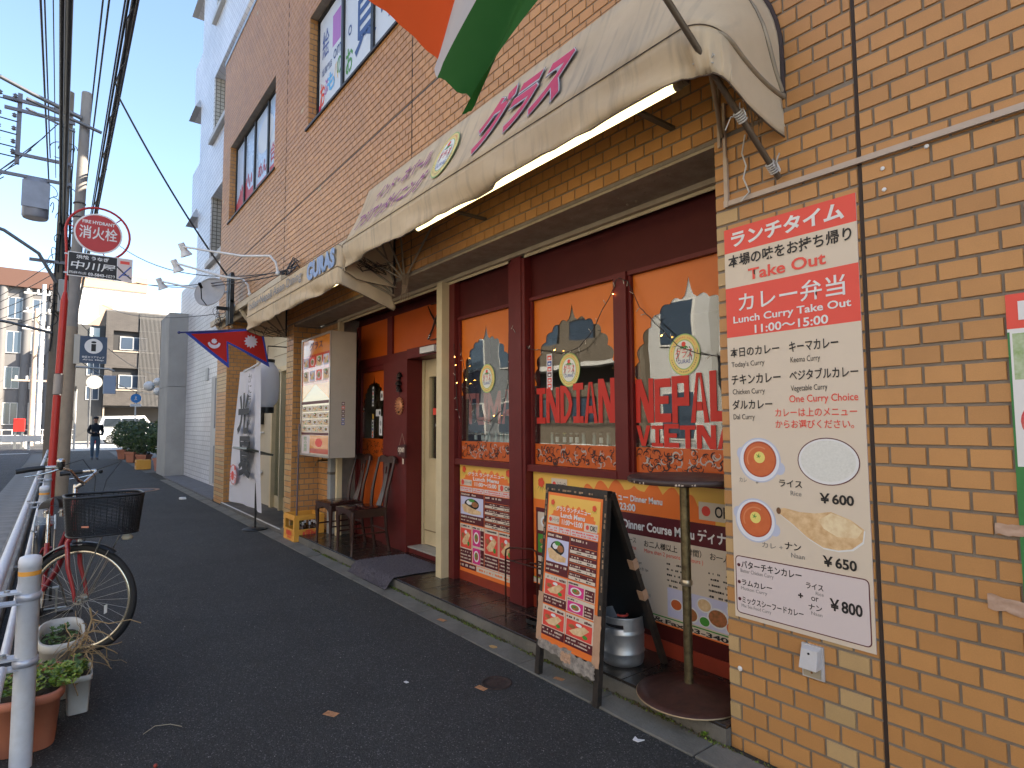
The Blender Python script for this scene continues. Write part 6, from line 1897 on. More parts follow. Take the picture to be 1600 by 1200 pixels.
# music-stand like menu stand
t = thing('menu_stand', 'slim black menu stand with tilted plate and round foot in front of the banner', 'stand', (7.62, .21, .0))
G().lathe((7.62, .21, .006), [(.16, 0), (.165, .008), (.15, .018), (.03, .03), (0, .03)], BLACK, 32).build('foot', t)
G().cyl((7.62, .21, .03), (7.62, .21, .62), .014, n=10, m=BLACK).cyl((7.62, .21, .62), (7.62, .21, 1.03), .010, n=10, m=BLACK).build('post', t)
G().obox((7.72, .24, 1.05), (.30, .02, -.0), (0, .17, .05), (0, -.004, .012), M('stand_plate', (.05, .055, .045), .35)).obox((7.72, .255, 1.066), (.27, .018, 0), (0, .15, .044), (0, -.0006, .002), M('stand_sheet', (.16, .17, .12), .35)).build('plate', t)
# paper lantern
t = thing('paper_lantern', 'white ribbed paper lantern hanging in front of the ramen shop door', 'lantern', (8.05, -.18, 2.4))
LW = cloth_mat('lantern_paper', (.92, .92, .95), (.85, .85, .9), .2, trans=.55)
prof = []
for k in range(45):
    q = k/44; r = .205*min(1, (1-abs(2*q-1)**5.0)**.5+.30) if 0 < q < 1 else .09
    prof.append((max(.09, .165*(1-abs(2*q-1)**4)**.5)+.004*(k % 2), 1.66+.66*q))
G().lathe((8.1, -.03, 0), prof, LW, 28).build('shade', t)
G().lathe((8.1, -.03, 0), [(.10, 1.58), (.10, 1.665)], BLACK, 24).build('ring', t)
G().lathe((8.1, -.03, 0), [(.10, 2.315), (.10, 2.36)], BLACK, 24).build('ring', t)
G().cyl((8.1, -.03, 2.36), (8.1, -.03, 2.56), .006, n=6, m=BLACK).cyl((8.1, -.03, 2.56), (8.1, -.5, 2.56), .008, n=6, m=BLACK).build('hook', t)

# ================================================================== WALL SPOTLIGHTS AND DISH
def spot(lab, base, head):
    t = thing('spotlight', lab, 'spotlight', base, group=None)
    b = Vector(base); h = Vector(head)
    G().tube([b, b+Vector((0, .03, .14)), b+Vector((.02, .10, .22)), b.lerp(h, .35)+Vector((0, 0, .10)), h], .016, 8, WHITEP).sphere(b, .03, WHITEP, 10, 6).build('arm', t)
    d = Vector((.1, -.45, -.9)).normalized()
    G().cyl(h-d*.05, h+d*.07, .045, .05, 16, WHITEP).cyl(h+d*.07, h+d*.14, .055, .085, 16, WHITEP).build('head', t)
    G().cyl(h+d*.141, h+d*.146, .078, n=16, m=M('lamp_glass', (.55, .55, .5), .15)).build('glass', t)
spot('white spotlight on the highest long arm above the satellite dish', (7.15, .12, 3.42), (8.9, 1.0, 4.05))
spot('white spotlight on the middle arm just above the satellite dish', (8.60, .12, 3.40), (9.6, 1.0, 3.96))
spot('white spotlight on the lowest arm reaching past the satellite dish', (9.60, .12, 3.38), (10.9, 1.05, 3.92))
t = thing('satellite_dish', 'round pale grey satellite dish on a black bracket at the corner of the ledge', 'satellite dish', (9.7, .3, 3.5))
DM = M('dish_grey', (.42, .42, .43), .5, nz=(6, .3)); dn = Vector((-.72, .62, .30)).normalized(); dc = Vector((9.55, .50, 3.56))
da = Vector((0, 0, 1)).cross(dn).normalized(); db = dn.cross(da)
g = G(); g.grid(lambda u, v: dc+(da*math.cos(2*PI*u)+db*math.sin(2*PI*u)*1.08)*(.245*v+.0001)-dn*(.05*(1-v*v)), 40, 8, DM); g.torus(dc, dn, .245, .006, DM, 40, 6); g.build('dish', t)
G().tube([dc-db*.25, dc-db*.22+dn*.16, dc-db*.05+dn*.24], .008, 6, BLACK).cyl(dc-db*.06+dn*.22, dc-db*.02+dn*.30, .022, n=10, m=BLACK).build('feed_arm', t)
G().box(9.60, 9.66, .13, .38, 3.30, 3.35, BLACK).box(9.55, 9.70, .16, .22, 3.05, 3.86, BLACK).box(9.42, 9.49, .16, .22, 3.05, 3.86, BLACK).box(9.42, 9.70, .165, .215, 3.861, 3.90, BLACK).box(9.42, 9.70, .165, .215, 3.40, 3.44, BLACK).build('bracket', t)
g = G()
for i in range(7):
    a = random.uniform(0, 6); g.torus((9.85+random.uniform(-.1, .1), .3, 3.2+random.uniform(-.1, .1)), (math.cos(a), math.sin(a), .3), random.uniform(.05, .11), .004, BLACK, 16, 4)
solo(g, 'cable_coil', 'tangle of black cable loops hanging below the satellite dish', 'cable')

# ================================================================== WHITE TILED BUILDING
WT = brick_mat('white_tiles', (.74, .74, .76), (.68, .68, .71), (.30, .30, .33), .235, .115, .007, rough=.35)
WT2 = brick_mat('ivory_mosaic', (.50, .46, .38), (.46, .42, .35), (.14, .12, .10), .10, .10, .010, offset=0)
WT3 = M('white_wall', (.50, .50, .50), .6, nz=(1.5, .25))
t = thing('white_building', 'tall white tiled apartment block with open balconies beyond the orange building', 'building', (14.5, -.5, 0))
g = G()
GAPS = [(5.5, 7.15), (8.7, 10.3), (11.9, 13.5), (15.1, 16.7)]
z = -.1
for a_, b_ in GAPS+[(20, 20)]:
    g.box(11.42, 18.1, -1.8, -.50, z, a_, WT)
    if b_ < 20: g.box(15.3, 17.05, -1.8, -.502, a_+.0001, b_-.0001, WT)
    z = b_
g.box(11.42, 18.1, -9, -1.801, -.1, 20, WT).box(18.1, 19.5, -9, -.51, -.1, 5.5, WT)
g.build('wall', t)
g = G()
for a_, b_ in GAPS:
    g.box(11.43, 15.299, -1.79, -1.70, a_+.01, b_-.01, WT2).box(15.24, 15.2995, -1.699, -.53, a_+.002, b_-.002, WT2)
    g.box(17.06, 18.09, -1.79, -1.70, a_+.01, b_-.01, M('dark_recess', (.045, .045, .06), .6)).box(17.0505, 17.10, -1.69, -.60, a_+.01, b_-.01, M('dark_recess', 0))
g.build('balcony_recess', t)
for a_, b_ in GAPS:
    G().box(11.40, 15.32, -.499, -.40, a_-.18, a_-.06, WT3).build('balcony_coping', t)
    fr = G().box(11.6, 14.2, -1.699, -1.66, a_+.05, b_-.1, SASH).build('window', t)
    G().box(11.66, 14.14, -1.659, -1.655, a_+.1, b_-.15, M('sky_reflection_glass', (.10, .22, .45), .1, spec=1)).build('pane', fr)  # blue base colour paints the sky's reflection into the glass
    G().add([(17.05, -.501, b_), (18.1, -.501, b_), (18.1, -.501, b_+.35), (17.3, -.501, b_+.35), (17.05, -.35, b_-.0), (18.1, -.35, b_)], [(0, 1, 5, 4), (3, 0, 4), (3, 4, 5, 2)], WT3).build('hood', t)
g = G(); g.box(13.6, 14.5, -.51, -.495, .05, 2.55, WT3)
for k in range(9): g.box(13.7, 13.9, -.4945, -.485, .35+k*.05, .375+k*.05, M('vent_slat', (.35, .35, .36), .5))
g.box(13.98, 14.02, -.4945, -.47, .1, 2.5, M('vent_slat', 0)); g.build('service_door', t)
G().box(11.5, 12.4, -.50, -.30, .0, 2.6, M('grey_cladding', (.42, .42, .40), .6, nz=(2, .4))).build('side_cladding', t)
G().cham(12.2, 12.5, -.30, -.15, 1.0, 1.35, .02, M('grey_box', (.45, .46, .46), .5)).build('meter', t)
G().box(14.9, 15.15, -.497, -.47, 2.5, 2.8, M('grey_box', 0)).build('lamp', t)
G().box(11.42, 17.9, -.50, .02, -.02, .03, M('paver_dark', (.16, .155, .16), .8, nz=(8, .5), bump=(40, .5, .004))).build('plinth', t)
t = thing('concrete_wall', 'tall narrow grey concrete wall standing out beside the potted hedge', 'wall', (18.9, -.2, 0))
CW = M('grey_wall', (.38, .37, .35), .8, nz=(1.2, .35), bump=(30, .2, .004))
G().box(18.02, 19.7, -2.4, -.03, 0, 2.5, CW).box(18.02, 19.7, -2.4, -.03, 2.51, 4.6, CW).build('panel', t)
t = thing('globe_lamp', 'white round globe lamps on the end of the concrete wall above the hedge', 'lamp', (19.8, -.0, 3)); 
for k, (x, y, z) in enumerate(((20.2, .18, 2.62), (19.95, -.02, 2.75), (19.9, -.02, 2.45))): G().sphere((x, y, z), .15 if k == 0 else .12, M('globe', (.7, .7, .7), .3), 16, 12).cyl((19.7, -.05, z), (x, y, z), .015, n=6, m=STEEL).build('globe', t)
# ---- hedge in planters
def leafy(g, cx, cy, cz, rx, ry, rz, n, mats, size, seed=0, power=.45):
    rr = random.Random(seed)
    for i in range(n):
        while True:
            v = Vector((rr.uniform(-1, 1), rr.uniform(-1, 1), rr.uniform(-1, 1)))
            if .15 < v.length < 1: break
        v = v.normalized()*(v.length**power)
        lump = 1+.28*noise.noise(v*2.3+Vector((seed, 0, 0)))+.12*noise.noise(v*6+Vector((0, seed, 0)))
        p = Vector((cx+v.x*rx*lump, cy+v.y*ry*lump, cz+v.z*rz*lump))
        if p.z < .02: continue
        a = Vector((rr.uniform(-1, 1), rr.uniform(-1, 1), rr.uniform(-.4, 1))).normalized(); b = a.orthogonal().normalized()
        s_ = size*rr.uniform(.6, 1.3)
        g.add([p-a*s_, p+b*s_*.42, p+a*s_, p-b*s_*.42], [(0, 1, 2, 3)], rr.choice(mats))
LEAF = [M('leaf_dark', (.025, .05, .016), .42), M('leaf_mid', (.045, .085, .022), .4), M('leaf_light', (.08, .12, .035), .4)]
TC = M('terracotta', (.50, .17, .09), .6, nz=(5, .4), c2=(.34, .11, .06))
def planter_bush(x, y, w, lab, seed, mt=TC):
    z = zf(x)
    t = thing('potted_bush', lab, 'potted plant', (x, y, z), group='potted bushes along the far wall')
    g = G(); g.lathe((x, y, z+.006), [(.20, 0), (.25, .33), (.275, .33), (.275, .40), (.25, .40), (.235, .35), (0, .35)], mt, 4, False, 1.55*w, .95)
    o = g.build('pot', t)
    g = G()
    for k in range(6): g.tube([(x+.04*k-.1, y, z+.3), (x+.08*k-.2, y+.03*(k-3), z+.65), (x+.14*k-.35, y+.05*(k-3), z+1.0)], [.012, .01, .006], 5, M('stem', (.10, .07, .04), .8))
    g.build('stems', t)
    g = G(); leafy(g, x, y, z+1.02, .62*w, .42, .56, 2600, LEAF, .055, seed); g.build('foliage', t)
planter_bush(20.6, -.28, 1.0, 'leafy dark green bush in a pink terracotta planter next to the concrete wall', 1, M('terracotta_pink', (.52, .22, .16), .6, nz=(5, .3)))
planter_bush(23.6, -.10, 1.25, 'leafy dark green bush in the wide brown planter behind the small yellow crate', 2)
planter_bush(26.4, .0, 1.1, 'third potted bush from the concrete wall, in a brown planter', 3)
planter_bush(29.0, .1, 1.0, 'farthest potted bush of the hedge, nearest the walking man', 4)
t = thing('yellow_crate', 'small yellow plastic crate standing between two potted bushes', 'crate', (21.9, .2, 0))
g = G(); YC2 = YC
for a, b, c, d in ((21.6, 22.1, .0, .10), (21.6, 22.1, .22, .30), (21.6, 21.66, .1001, .2199), (22.04, 22.1, .1001, .2199)): g.box(a, b, .12, .30, c+.006, d+.006, YC)
g.box(21.6, 22.1, -.1, .119, .006, .30, YC); g.build('body', t)
# ================================================================== BICYCLE
t = thing('bicycle', 'red city bicycle with black woven front basket and turned handlebar parked along the guardrail', 'bicycle', (3.9, 2.3, 0))
RED = M('bike_red', (.36, .018, .022), .28, coat=.5, nz=(12, .25)); ALU = M('bike_alu', (.55, .54, .50), .3, 1, nz=(20, .4))
RIM = M('rim_alu', (.72, .66, .52), .25, .9)
def wheel(name, c, nrm, R=.33):
    c = Vector(c); nrm = Vector(nrm).normalized()
    w = G().torus(c, nrm, R-.016, .018, RUBBER, 72, 10).build(name, t)
    G().torus(c, nrm, R-.040, .0115, RIM, 72, 8, flat=.9).build('rim', w)
    g = G(); a = Vector((0, 0, 1)).cross(nrm).normalized(); b = nrm.cross(a)
    for k in range(32):
        q = 2*PI*k/32; sd = 1 if k % 2 else -1; q2 = q+(.55 if (k//2) % 2 else -.55)
        g.cyl(c+nrm*sd*.028+(a*math.cos(q2)+b*math.sin(q2))*.024, c+(a*math.cos(q)+b*math.sin(q))*(R-.05), .0011, n=4, m=ALU, caps=False)
    g.build('spokes', w)
    G().cyl(c-nrm*.05, c+nrm*.05, .013, n=12, m=ALU).cyl(c-nrm*.032, c-nrm*.026, .026, n=14, m=ALU).cyl(c+nrm*.026, c+nrm*.032, .026, n=14, m=ALU).build('hub', w)
    return w
HC = Vector((3.70, 2.215, .338)); HN = Vector((-.825, .565, .0)).normalized()
wheel('wheel', HC, HN)
RC = Vector((4.86, 2.42, .333)); RN = Vector((.06, 1, 0)).normalized()
wheel('wheel', RC, RN)
wa = Vector((0, 0, 1)).cross(HN).normalized()      # in-plane horizontal
if wa.y > 0: wa = -wa                              # towards the shops
CR = HC-wa*.06+Vector((0, 0, .385))                # crown
axis = Vector((.28, .0, .96)).normalized()
ST = CR+axis*.22
g = G()
for s_ in (-1, 1):
    g.tube([CR+HN*s_*.012, CR+HN*s_*.052-Vector((0, 0, .03)), CR+HN*s_*.055-Vector((0, 0, .18))+wa*.01, CR+HN*s_*.055-Vector((0, 0, .30))+wa*.045, HC+HN*s_*.055], [.014, .0145, .013, .011, .009], 8, RED)
g.cyl(CR-axis*.02, ST, .019, n=14, m=RED); g.build('fork', t)
BB = Vector((4.36, 2.40, .29)); SP = Vector((4.48, 2.395, .58))
g = G(); g.tube([CR+axis*.06, CR.lerp(BB, .5)+Vector((0, 0, -.03)), BB], .017, 10, RED).tube([CR+axis*.14, CR.lerp(BB, .5)+Vector((.03, 0, .08)), BB.lerp(SP, .35)], .014, 10, RED).cyl(BB, SP, .016, n=12, m=RED)
for s_ in (-1, 1): g.cyl(BB+Vector((0, s_*.03, 0)), RC+Vector((0, s_*.06, 0)), .009, n=8, m=RED).cyl(SP+Vector((0, s_*.02, -.03)), RC+Vector((0, s_*.06, 0)), .008, n=8, m=RED)
g.build('frame', t)
G().cyl(SP, SP+Vector((.035, 0, .20)), .0125, n=10, m=CHROME).build('seat_post', t)
SC = Vector((4.50, 2.365, .82))
def sad(u, v):
    x = (u-.5)*.26; w = .085*(.35+.65*min(1, max(0, (u)*1.5)))*math.sqrt(max(0, 1-(2*v-1)**2)) if 0 < v < 1 else 0
    s_ = (2*v-1); w = (.028+.065*min(1, u*1.35)**1.3)*(1-max(0, u-.8)*1.5)
    return SC+Vector((x, s_*w, .075*(1-s_*s_)**.6-.015*u*0+.012*math.cos(u*3)))
g = G(); g.grid(sad, 16, 12, M('saddle', (.012, .009, .008), .6, spec=.25)); g.grid(lambda u, v: sad(u, v)*1+Vector((0, 0, -.055*(1-abs(2*v-1)**2)-.002)), 16, 12, BLACK)
g.build('saddle', t)
g = G()
for s_ in (-1, 1): g.torus(SC+Vector((.08, s_*.045, -.04)), (0, 0, 1), .02, .004, CHROME, 14, 5).cyl(SC+Vector((.08, s_*.045, -.07)), SC+Vector((.08, s_*.045, -.02)), .014, n=10, m=CHROME)
g.build('saddle_spring', t)
# handlebar: quill, bar, grips
CL = ST+axis*.10
g = G(); g.cyl(ST, CL, .012, n=10, m=CHROME); g.cyl(CL-axis*.02, CL+wa*.05+Vector((0, 0, .01)), .013, n=10, m=CHROME)
E0 = CL+wa*.05+Vector((0, 0, .01))
near = [E0, E0+Vector((-.03, .03, .02)), E0+Vector((-.07, .07, .085)), E0+Vector((-.085, .15, .112)), E0+Vector((-.09, .215, .112))]
farr = [E0, E0+Vector((.09, -.03, .02)), E0+Vector((.20, -.07, .05)), E0+Vector((.27, -.07, .06)), E0+Vector((.30, .0, .055))]
g.tube(near, .0105, 8, CHROME).tube(farr, .0105, 8, CHROME); g.build('handlebar', t)
G().tube([near[-1]-(near[-1]-near[-2]).normalized()*.02, near[-1]+Vector((-.008, .06, -.008)), near[-1]+Vector((-.012, .115, -.018))], [.014, .0165, .015], 12, BLACK).build('grip', t)
G().tube([farr[-1], farr[-1]+Vector((.008, .12, -.01))], .0155, 12, BLACK).build('grip', t)
G().sphere(near[3]+Vector((-.01, -.03, .035)), .024, CHROME, 14, 8, sz=.7).cyl(near[3]+Vector((-.01, -.03, .0)), near[3]+Vector((-.01, -.03, .03)), .02, n=12, m=BLACK).build('bell', t)
for pp, sg in ((near, -1), (farr, 1)):
    q = pp[-2]
    G().tube([q+Vector((0, -.03, -.01)), q+Vector((sg*.01, .02, -.028)), q+Vector((sg*.012, .09, -.045)), q+Vector((sg*.012, .14, -.05))], [.007, .007, .006, .005], 6, CHROME).sphere(q+Vector((0, -.03, -.008)), .014, BLACK, 8, 6).build('brake_lever', t)
G().tube([near[3]+Vector((0, -.02, 0)), near[3]+Vector((.06, -.14, .04)), CL+Vector((-.08, -.10, .05)), CR+Vector((-.02, -.09, .1)), CR+Vector((-.03, -.05, -.05))], .0028, 5, BLACK).tube([farr[3], farr[3]+Vector((-.05, -.14, .06)), CL+Vector((-.02, -.16, .02)), CR+Vector((.03, -.1, .05))], .0028, 5, BLACK).build('cable', t)
# basket: woven walls
BKC = CR+wa*.185+Vector((-.0, 0, .03)); bw, bl, bh = .13, .178, .235
bA, bB = Vector((.06, -1, 0)).normalized(), Vector((-1, -.06, 0)).normalized(); BKC = Vector((3.58, 2.125, .748))
BK = M('basket_black', (.012, .012, .013), .4, bump=(200, .3, .001))
up_ = Vector((0, 0, 1))
def bp(u, z):       # u 0..1 around, z 0..1 height
    fl = 1+.12*z; a = 2*PI*u
    cx, sy = math.cos(a), math.sin(a); e = .5
    X = bl*fl*(abs(cx)**e)*(1 if cx >= 0 else -1); Y = bw*fl*(abs(sy)**e)*(1 if sy >= 0 else -1)
    return BKC+bA*X*1.0+bB*(Y+.02*z)+up_*(z*bh+.012*z*math.sin(a)*0)
g = G()
for k in range(27):
    z = .03+.94*k/26
    pts = []
    for i in range(121):
        p = bp(i/120, z); c_ = BKC+up_*(z*bh); o_ = (p-c_).normalized()*(.0028 if (i+k) % 2 else -.0028)
        pts.append(p+o_)
    g.tube(pts, .0030, 4, BK, caps=False)
g.build('weave', t)
g = G()
for i in range(60): g.cyl(bp(i/60, 0), bp(i/60, 1), .0024, n=5, m=BK, caps=False)
g.build('uprights', t)
G().tube([bp(i/60, 1.0) for i in range(61)], .0075, 8, BK).build('rim', t)
g = G(); g.tube([bp(i/60, .02) for i in range(61)], .007, 8, BK)
for k in range(9): g.cyl(bp(.06+.05*k, .02), bp(.94-.05*k, .02), .003, n=5, m=BK)
for k in range(9): g.cyl(BKC+bB*(-.10+.025*k)+bA*.16, BKC+bB*(-.10+.025*k)-bA*.16, .003, n=5, m=BK)
g.build('basket_floor', t)
g = G()
for s_ in (-1, 1): g.cyl(HC+HN*s_*.062, BKC+wa*.06+HN*s_*.10, .0042, n=6, m=ALU).cyl(HC+HN*s_*.06+wa*.01, HC+wa*.17+up_*.30+HN*s_*.03, .0022, n=5, m=ALU)
g.build('stay', t)
# mudguards
def guard(name, c, nrm, a0, a1, R=.352, m_=BLACK, hint=None):
    c = Vector(c); nrm = Vector(nrm).normalized(); h = Vector(hint) if hint else Vector((0, 0, 1)).cross(nrm).normalized(); h = (h-nrm*h.dot(nrm)).normalized(); u = Vector((0, 0, 1)); u = (u-nrm*u.dot(nrm)).normalized()
    g = G(); n = 34
    def f(q, v):
        a = a0+(a1-a0)*q; s_ = 2*v-1
        return c+(h*math.cos(a)+u*math.sin(a))*(R-.012*s_*s_)+nrm*s_*.028
    g.grid(f, n, 6, m_); o = g.build(name, t); return o
guard('mudguard', HC, HN, math.radians(55), math.radians(200), hint=wa, m_=M('guard_dark', (.03, .03, .03), .3, .4))
guard('mudguard', RC, RN, math.radians(-5), math.radians(190), hint=(-1, 0, 0), m_=M('guard_dark', 0))
G().obox(HC+wa*.15-Vector((0, 0, .06)), wa*.008+up_*.004, up_*.026, HN*.004, M('reflector_white', (.62, .62, .58), .2)).build('reflector', t)
lp = BKC+bA*.12+bB*.06-up_*.03
G().lathe(lp, [(.0, -.02), (.028, -.012), (.032, 0), (.02, .016), (0, .018)], M('lamp_clear', (.45, .40, .28), .15), 14, True, 1.3, 1).build('lamp', t)
G().obox(bp(.30, .28)+Vector((-.012, 0, 0)), wa*.02, up_*.005, HN*.002, M('basket_tag', (.55, .2, .12), .4)).build('tag', t)
# brakes, chain case, rear rack
G().cyl(CR-Vector((0, 0, .02))+wa*.03, CR-Vector((0, 0, .10))+wa*.045, .008, n=8, m=ALU).tube([CR+wa*.02+Vector((0, 0, .0)), CR+wa*.05-up_*.03, CR+wa*.045-up_*.09, CR+wa*.10-up_*.10], .006, 6, ALU).build('front_brake', t)
G().obox((4.62, 2.365, .33), (.24, .0, 0), (0, .005, 0), (0, 0, .05), BLACK).cyl((4.36, 2.355, .29), (4.36, 2.372, .29), .085, n=20, m=BLACK).build('chain_case', t)
G().cyl((4.36, 2.55, .29), (4.36, 2.32, .29), .012, n=8, m=ALU).obox((4.36, 2.33, .21), (.011, 0, 0), (0, .006, 0), (0, 0, .085), ALU).obox((4.36, 2.28, .125), (.04, 0, 0), (0, .045, 0), (0, 0, .01), BLACK).obox((4.36, 2.47, .37), (.011, 0, 0), (0, .006, 0), (0, 0, .085), ALU).obox((4.36, 2.52, .455), (.04, 0, 0), (0, .045, 0), (0, 0, .01), BLACK).build('crank', t)
g = G()
for s_ in (-1, 1): g.tube([(4.55, 2.415+s_*.06, .66), (4.80, 2.415+s_*.06, .70), (5.10, 2.415+s_*.06, .70)], .006, 6, ALU).cyl((4.86, 2.42+s_*.065, .34), (4.90, 2.415+s_*.06, .70), .005, n=6, m=ALU)
for k in range(6): g.cyl((4.62+k*.09, 2.355, .695), (4.62+k*.09, 2.475, .695), .004, n=6, m=ALU)
g.build('rear_rack', t)
G().tube([(4.86, 2.36, .33), (4.90, 2.30, .18), (4.93, 2.26, .02)], .008, 6, ALU).tube([(4.86, 2.48, .33), (4.90, 2.50, .18), (4.93, 2.52, .02)], .008, 6, ALU).cyl((4.93, 2.26, .015), (4.93, 2.52, .015), .008, n=6, m=ALU).build('kickstand', t)

# ================================================================== GUARDRAIL
def gpost(x, first=False):
    t = thing('guardrail_post', '', 'guardrail post', (x, 2.438, .0))
    PW = M('rail_white', (.66, .68, .72), .35, nz=(14, .35), bump=(60, .1, .001), c2=(.40, .40, .38))
    G().lathe((x, 2.438, 0), [(.038, .0), (.038, .815), (.040, .816), (.040, .84), (.036, .856), (.02, .862), (0, .863)], PW, 28).build('post', t)
    G().lathe((x, 2.438, 0), [(.0387, .782), (.0387, .800)], M('band_orange', (.75, .33, .05), .4), 28).build('band', t)
    for z in (.695, .43):
        g = G(); dy = .11 if z > .6 else .075
        g.torus((x, 2.438, z), (0, 0, 1), .040, .005, M('bracket_zinc', (.55, .57, .62), .35, .4, nz=(20, .4)), 24, 6, flat=3.4)
        g.obox((x, 2.438+dy*.62, z+.022), (.032, 0, 0), (0, dy*.45, 0), (0, 0, .004), M('bracket_zinc', 0)).obox((x, 2.438+dy*.62, z-.022), (.032, 0, 0), (0, dy*.45, 0), (0, 0, .004), M('bracket_zinc', 0))
        g.cyl((x, 2.438+dy, z+.03), (x, 2.438+dy, z+.042), .012, n=6, m=STEEL); g.cyl((x+.0, 2.438+.07, z+.02), (x, 2.438+.07, z+.034), .010, n=6, m=STEEL)
        g.build('bracket', t)
    return t
gp = gpost(2.37)
lab = ['white guardrail post with orange band nearest the camera', 'second white guardrail post, right behind the bicycle handlebar']
gp['label'] = lab[0]; gp['group'] = 'white posts of the guardrail'
px = [6.04, 9.1, 12.1, 15.1, 18.1, 21.1, 24.1, 27.1]
for i, x in enumerate(px+[-.7]):
    c = copy_tree(gp); c.location = (x, 2.438, 0)
    c['label'] = lab[1] if i == 0 else ('third', 'fourth', 'fifth', 'sixth', 'seventh', 'eighth', 'ninth')[i-1]+' guardrail post down the row from the camera' if i < 8 else 'white guardrail post beside the camera'
PW = M('rail_white', 0)
g = G(); g.cyl((2.52, 2.56, .69), (30, 2.56, .69+.0), .024, n=16, m=PW); solo(g, 'guardrail_pipe', 'long white upper pipe of the guardrail along the road', 'guardrail')
g = G(); g.cyl((2.47, 2.51, .43), (30, 2.51, .43), .018, n=16, m=PW); solo(g, 'guardrail_pipe', 'long white lower pipe of the guardrail behind the planters', 'guardrail')
g = G(); g.cyl((-1.5, 2.58, .69), (2.30, 2.56, .69), .024, n=16, m=PW).cyl((2.28, 2.56, .69), (2.36, 2.56, .69), .029, n=16, m=PW); solo(g, 'guardrail_pipe', 'near end piece of the white upper guardrail pipe with its thick sleeve', 'guardrail')
g = G(); g.cyl((-1.5, 2.53, .40), (2.30, 2.51, .43), .018, n=16, m=PW); solo(g, 'guardrail_pipe', 'near end piece of the white lower guardrail pipe left of the first post', 'guardrail')
# ================================================================== PLANTERS AT THE RAIL
def succulent(g, cx, cy, z, rx, ry, n, mats, s0, seed):
    rr = random.Random(seed)
    for i in range(n):
        a = rr.uniform(0, 2*PI); r = math.sqrt(rr.random())
        x, y = cx+rx*r*math.cos(a), cy+ry*r*math.sin(a); zz = z+rr.uniform(.0, .07)*(1.3-r)+.01
        m_ = rr.choice(mats); nl = 6
        for k in range(nl):
            q = 2*PI*k/nl+rr.uniform(-.3, .3); tlt = rr.uniform(.2, .9); s_ = s0*rr.uniform(.6, 1.2)
            d = Vector((math.cos(q)*math.cos(tlt), math.sin(q)*math.cos(tlt), math.sin(tlt))); w = Vector((-math.sin(q), math.cos(q), 0))*s_*.32
            p = Vector((x, y, zz))
            g.add([p, p+d*s_*.55+w, p+d*s_, p+d*s_*.55-w], [(0, 1, 2, 3)], m_)
SUC = [M('succulent', (.17, .27, .03), .45), M('succulent_light', (.30, .38, .06), .45), M('succulent_dark', (.08, .15, .03), .5)]
def trough(name, lab, c, rx, ry, h, m_, soil, cat='planter', ex=.45):
    t = thing(name, lab, cat, (c[0], c[1], 0))
    g = G(); n = 40
    def ring(sc, z):
        o = []
        for i in range(n):
            a = 2*PI*i/n; cx, sy = math.cos(a), math.sin(a)
            o.append((c[0]+rx*sc*(abs(cx)**ex)*(1 if cx >= 0 else -1), c[1]+ry*sc*(abs(sy)**ex)*(1 if sy >= 0 else -1), z))
        return o
    L = [ring(.78, .01), ring(.90, h*.86), ring(.92, h*.86), ring(1.0, h*.875), ring(1.0, h*.985), ring(.985, h), ring(.90, h), ring(.88, h*.9), ring(.86, soil)]
    V = [p for r_ in L for p in r_]; F = []
    for j in range(len(L)-1):
        for i in range(n): F.append((j*n+i, j*n+(i+1) % n, (j+1)*n+(i+1) % n, (j+1)*n+i))
    g.add(V, F, m_, True); o = g.build('pot', t)
    g = G(); k = len(g.v); g.add(ring(.865, soil), [tuple(range(n))], M('soil', (.05, .035, .02), .95, bump=(60, 1, .01))); g.build('soil', t)
    return t
t = trough('planter', 'terracotta planter full of bright green succulents at the bottom left corner', (2.66, 2.43), .235, .135, .25, TC, .22)
g = G(); succulent(g, 2.66, 2.42, .235, .21, .12, 170, SUC, .022, 3); succulent(g, 2.60, 2.30, .235, .13, .055, 120, SUC, .020, 4); g.build('foliage', t)
t = trough('planter', 'small white block-shaped planter squeezed behind the terracotta one', (2.86, 2.24), .11, .055, .19, M('white_plastic', (.58, .57, .52), .5, nz=(8, .4), c2=(.35, .3, .22)), .16, ex=.25)
g = G(); succulent(g, 2.83, 2.25, .19, .08, .04, 30, SUC, .028, 7); g.build('foliage', t)
t = trough('planter', 'white scalloped oval planter with grassy weeds under the bicycle wheel', (3.22, 2.31), .27, .105, .30, M('white_plastic', 0), .24, ex=.7)
g = G(); rr = random.Random(4)
for i in range(150):
    a = rr.uniform(0, 2*PI); r = rr.random()**.5; x, y = 3.10+.24*r*math.cos(a), 2.32+.09*r*math.sin(a); h = rr.uniform(.03, .11); dx, dy = rr.uniform(-.03, .03), rr.uniform(-.03, .03)
    g.add([(x+.1-.0018, y, .24), (x+.1+.0018, y, .24), (x+.1+dx, y+dy, .24+h)], [(0, 1, 2)], SUC[0] if rr.random() < .6 else M('dry_grass', (.35, .27, .12), .8))
succulent(g, 3.2, 2.31, .24, .22, .08, 50, [SUC[2]], .022, 8); g.build('foliage', t)
DRY = M('dry_stalk', (.40, .27, .13), .8, nz=(30, .5))
g = G(); rr = random.Random(11)
for i in range(34):
    p = Vector((2.86+rr.uniform(-.08, .14), 2.24+rr.uniform(-.05, .05), .29+rr.uniform(-.05, .05))); P = [p]
    d = Vector((rr.uniform(-.6, .6), rr.uniform(-.9, .4), rr.uniform(-.3, 1))).normalized()
    for k in range(7): d = (d+Vector((rr.uniform(-.5, .5), rr.uniform(-.5, .5), rr.uniform(-.7, .35)))).normalized(); P.append(P[-1]+d*rr.uniform(.018, .035))
    g.tube(P, rr.uniform(.0012, .0032), 5, DRY)
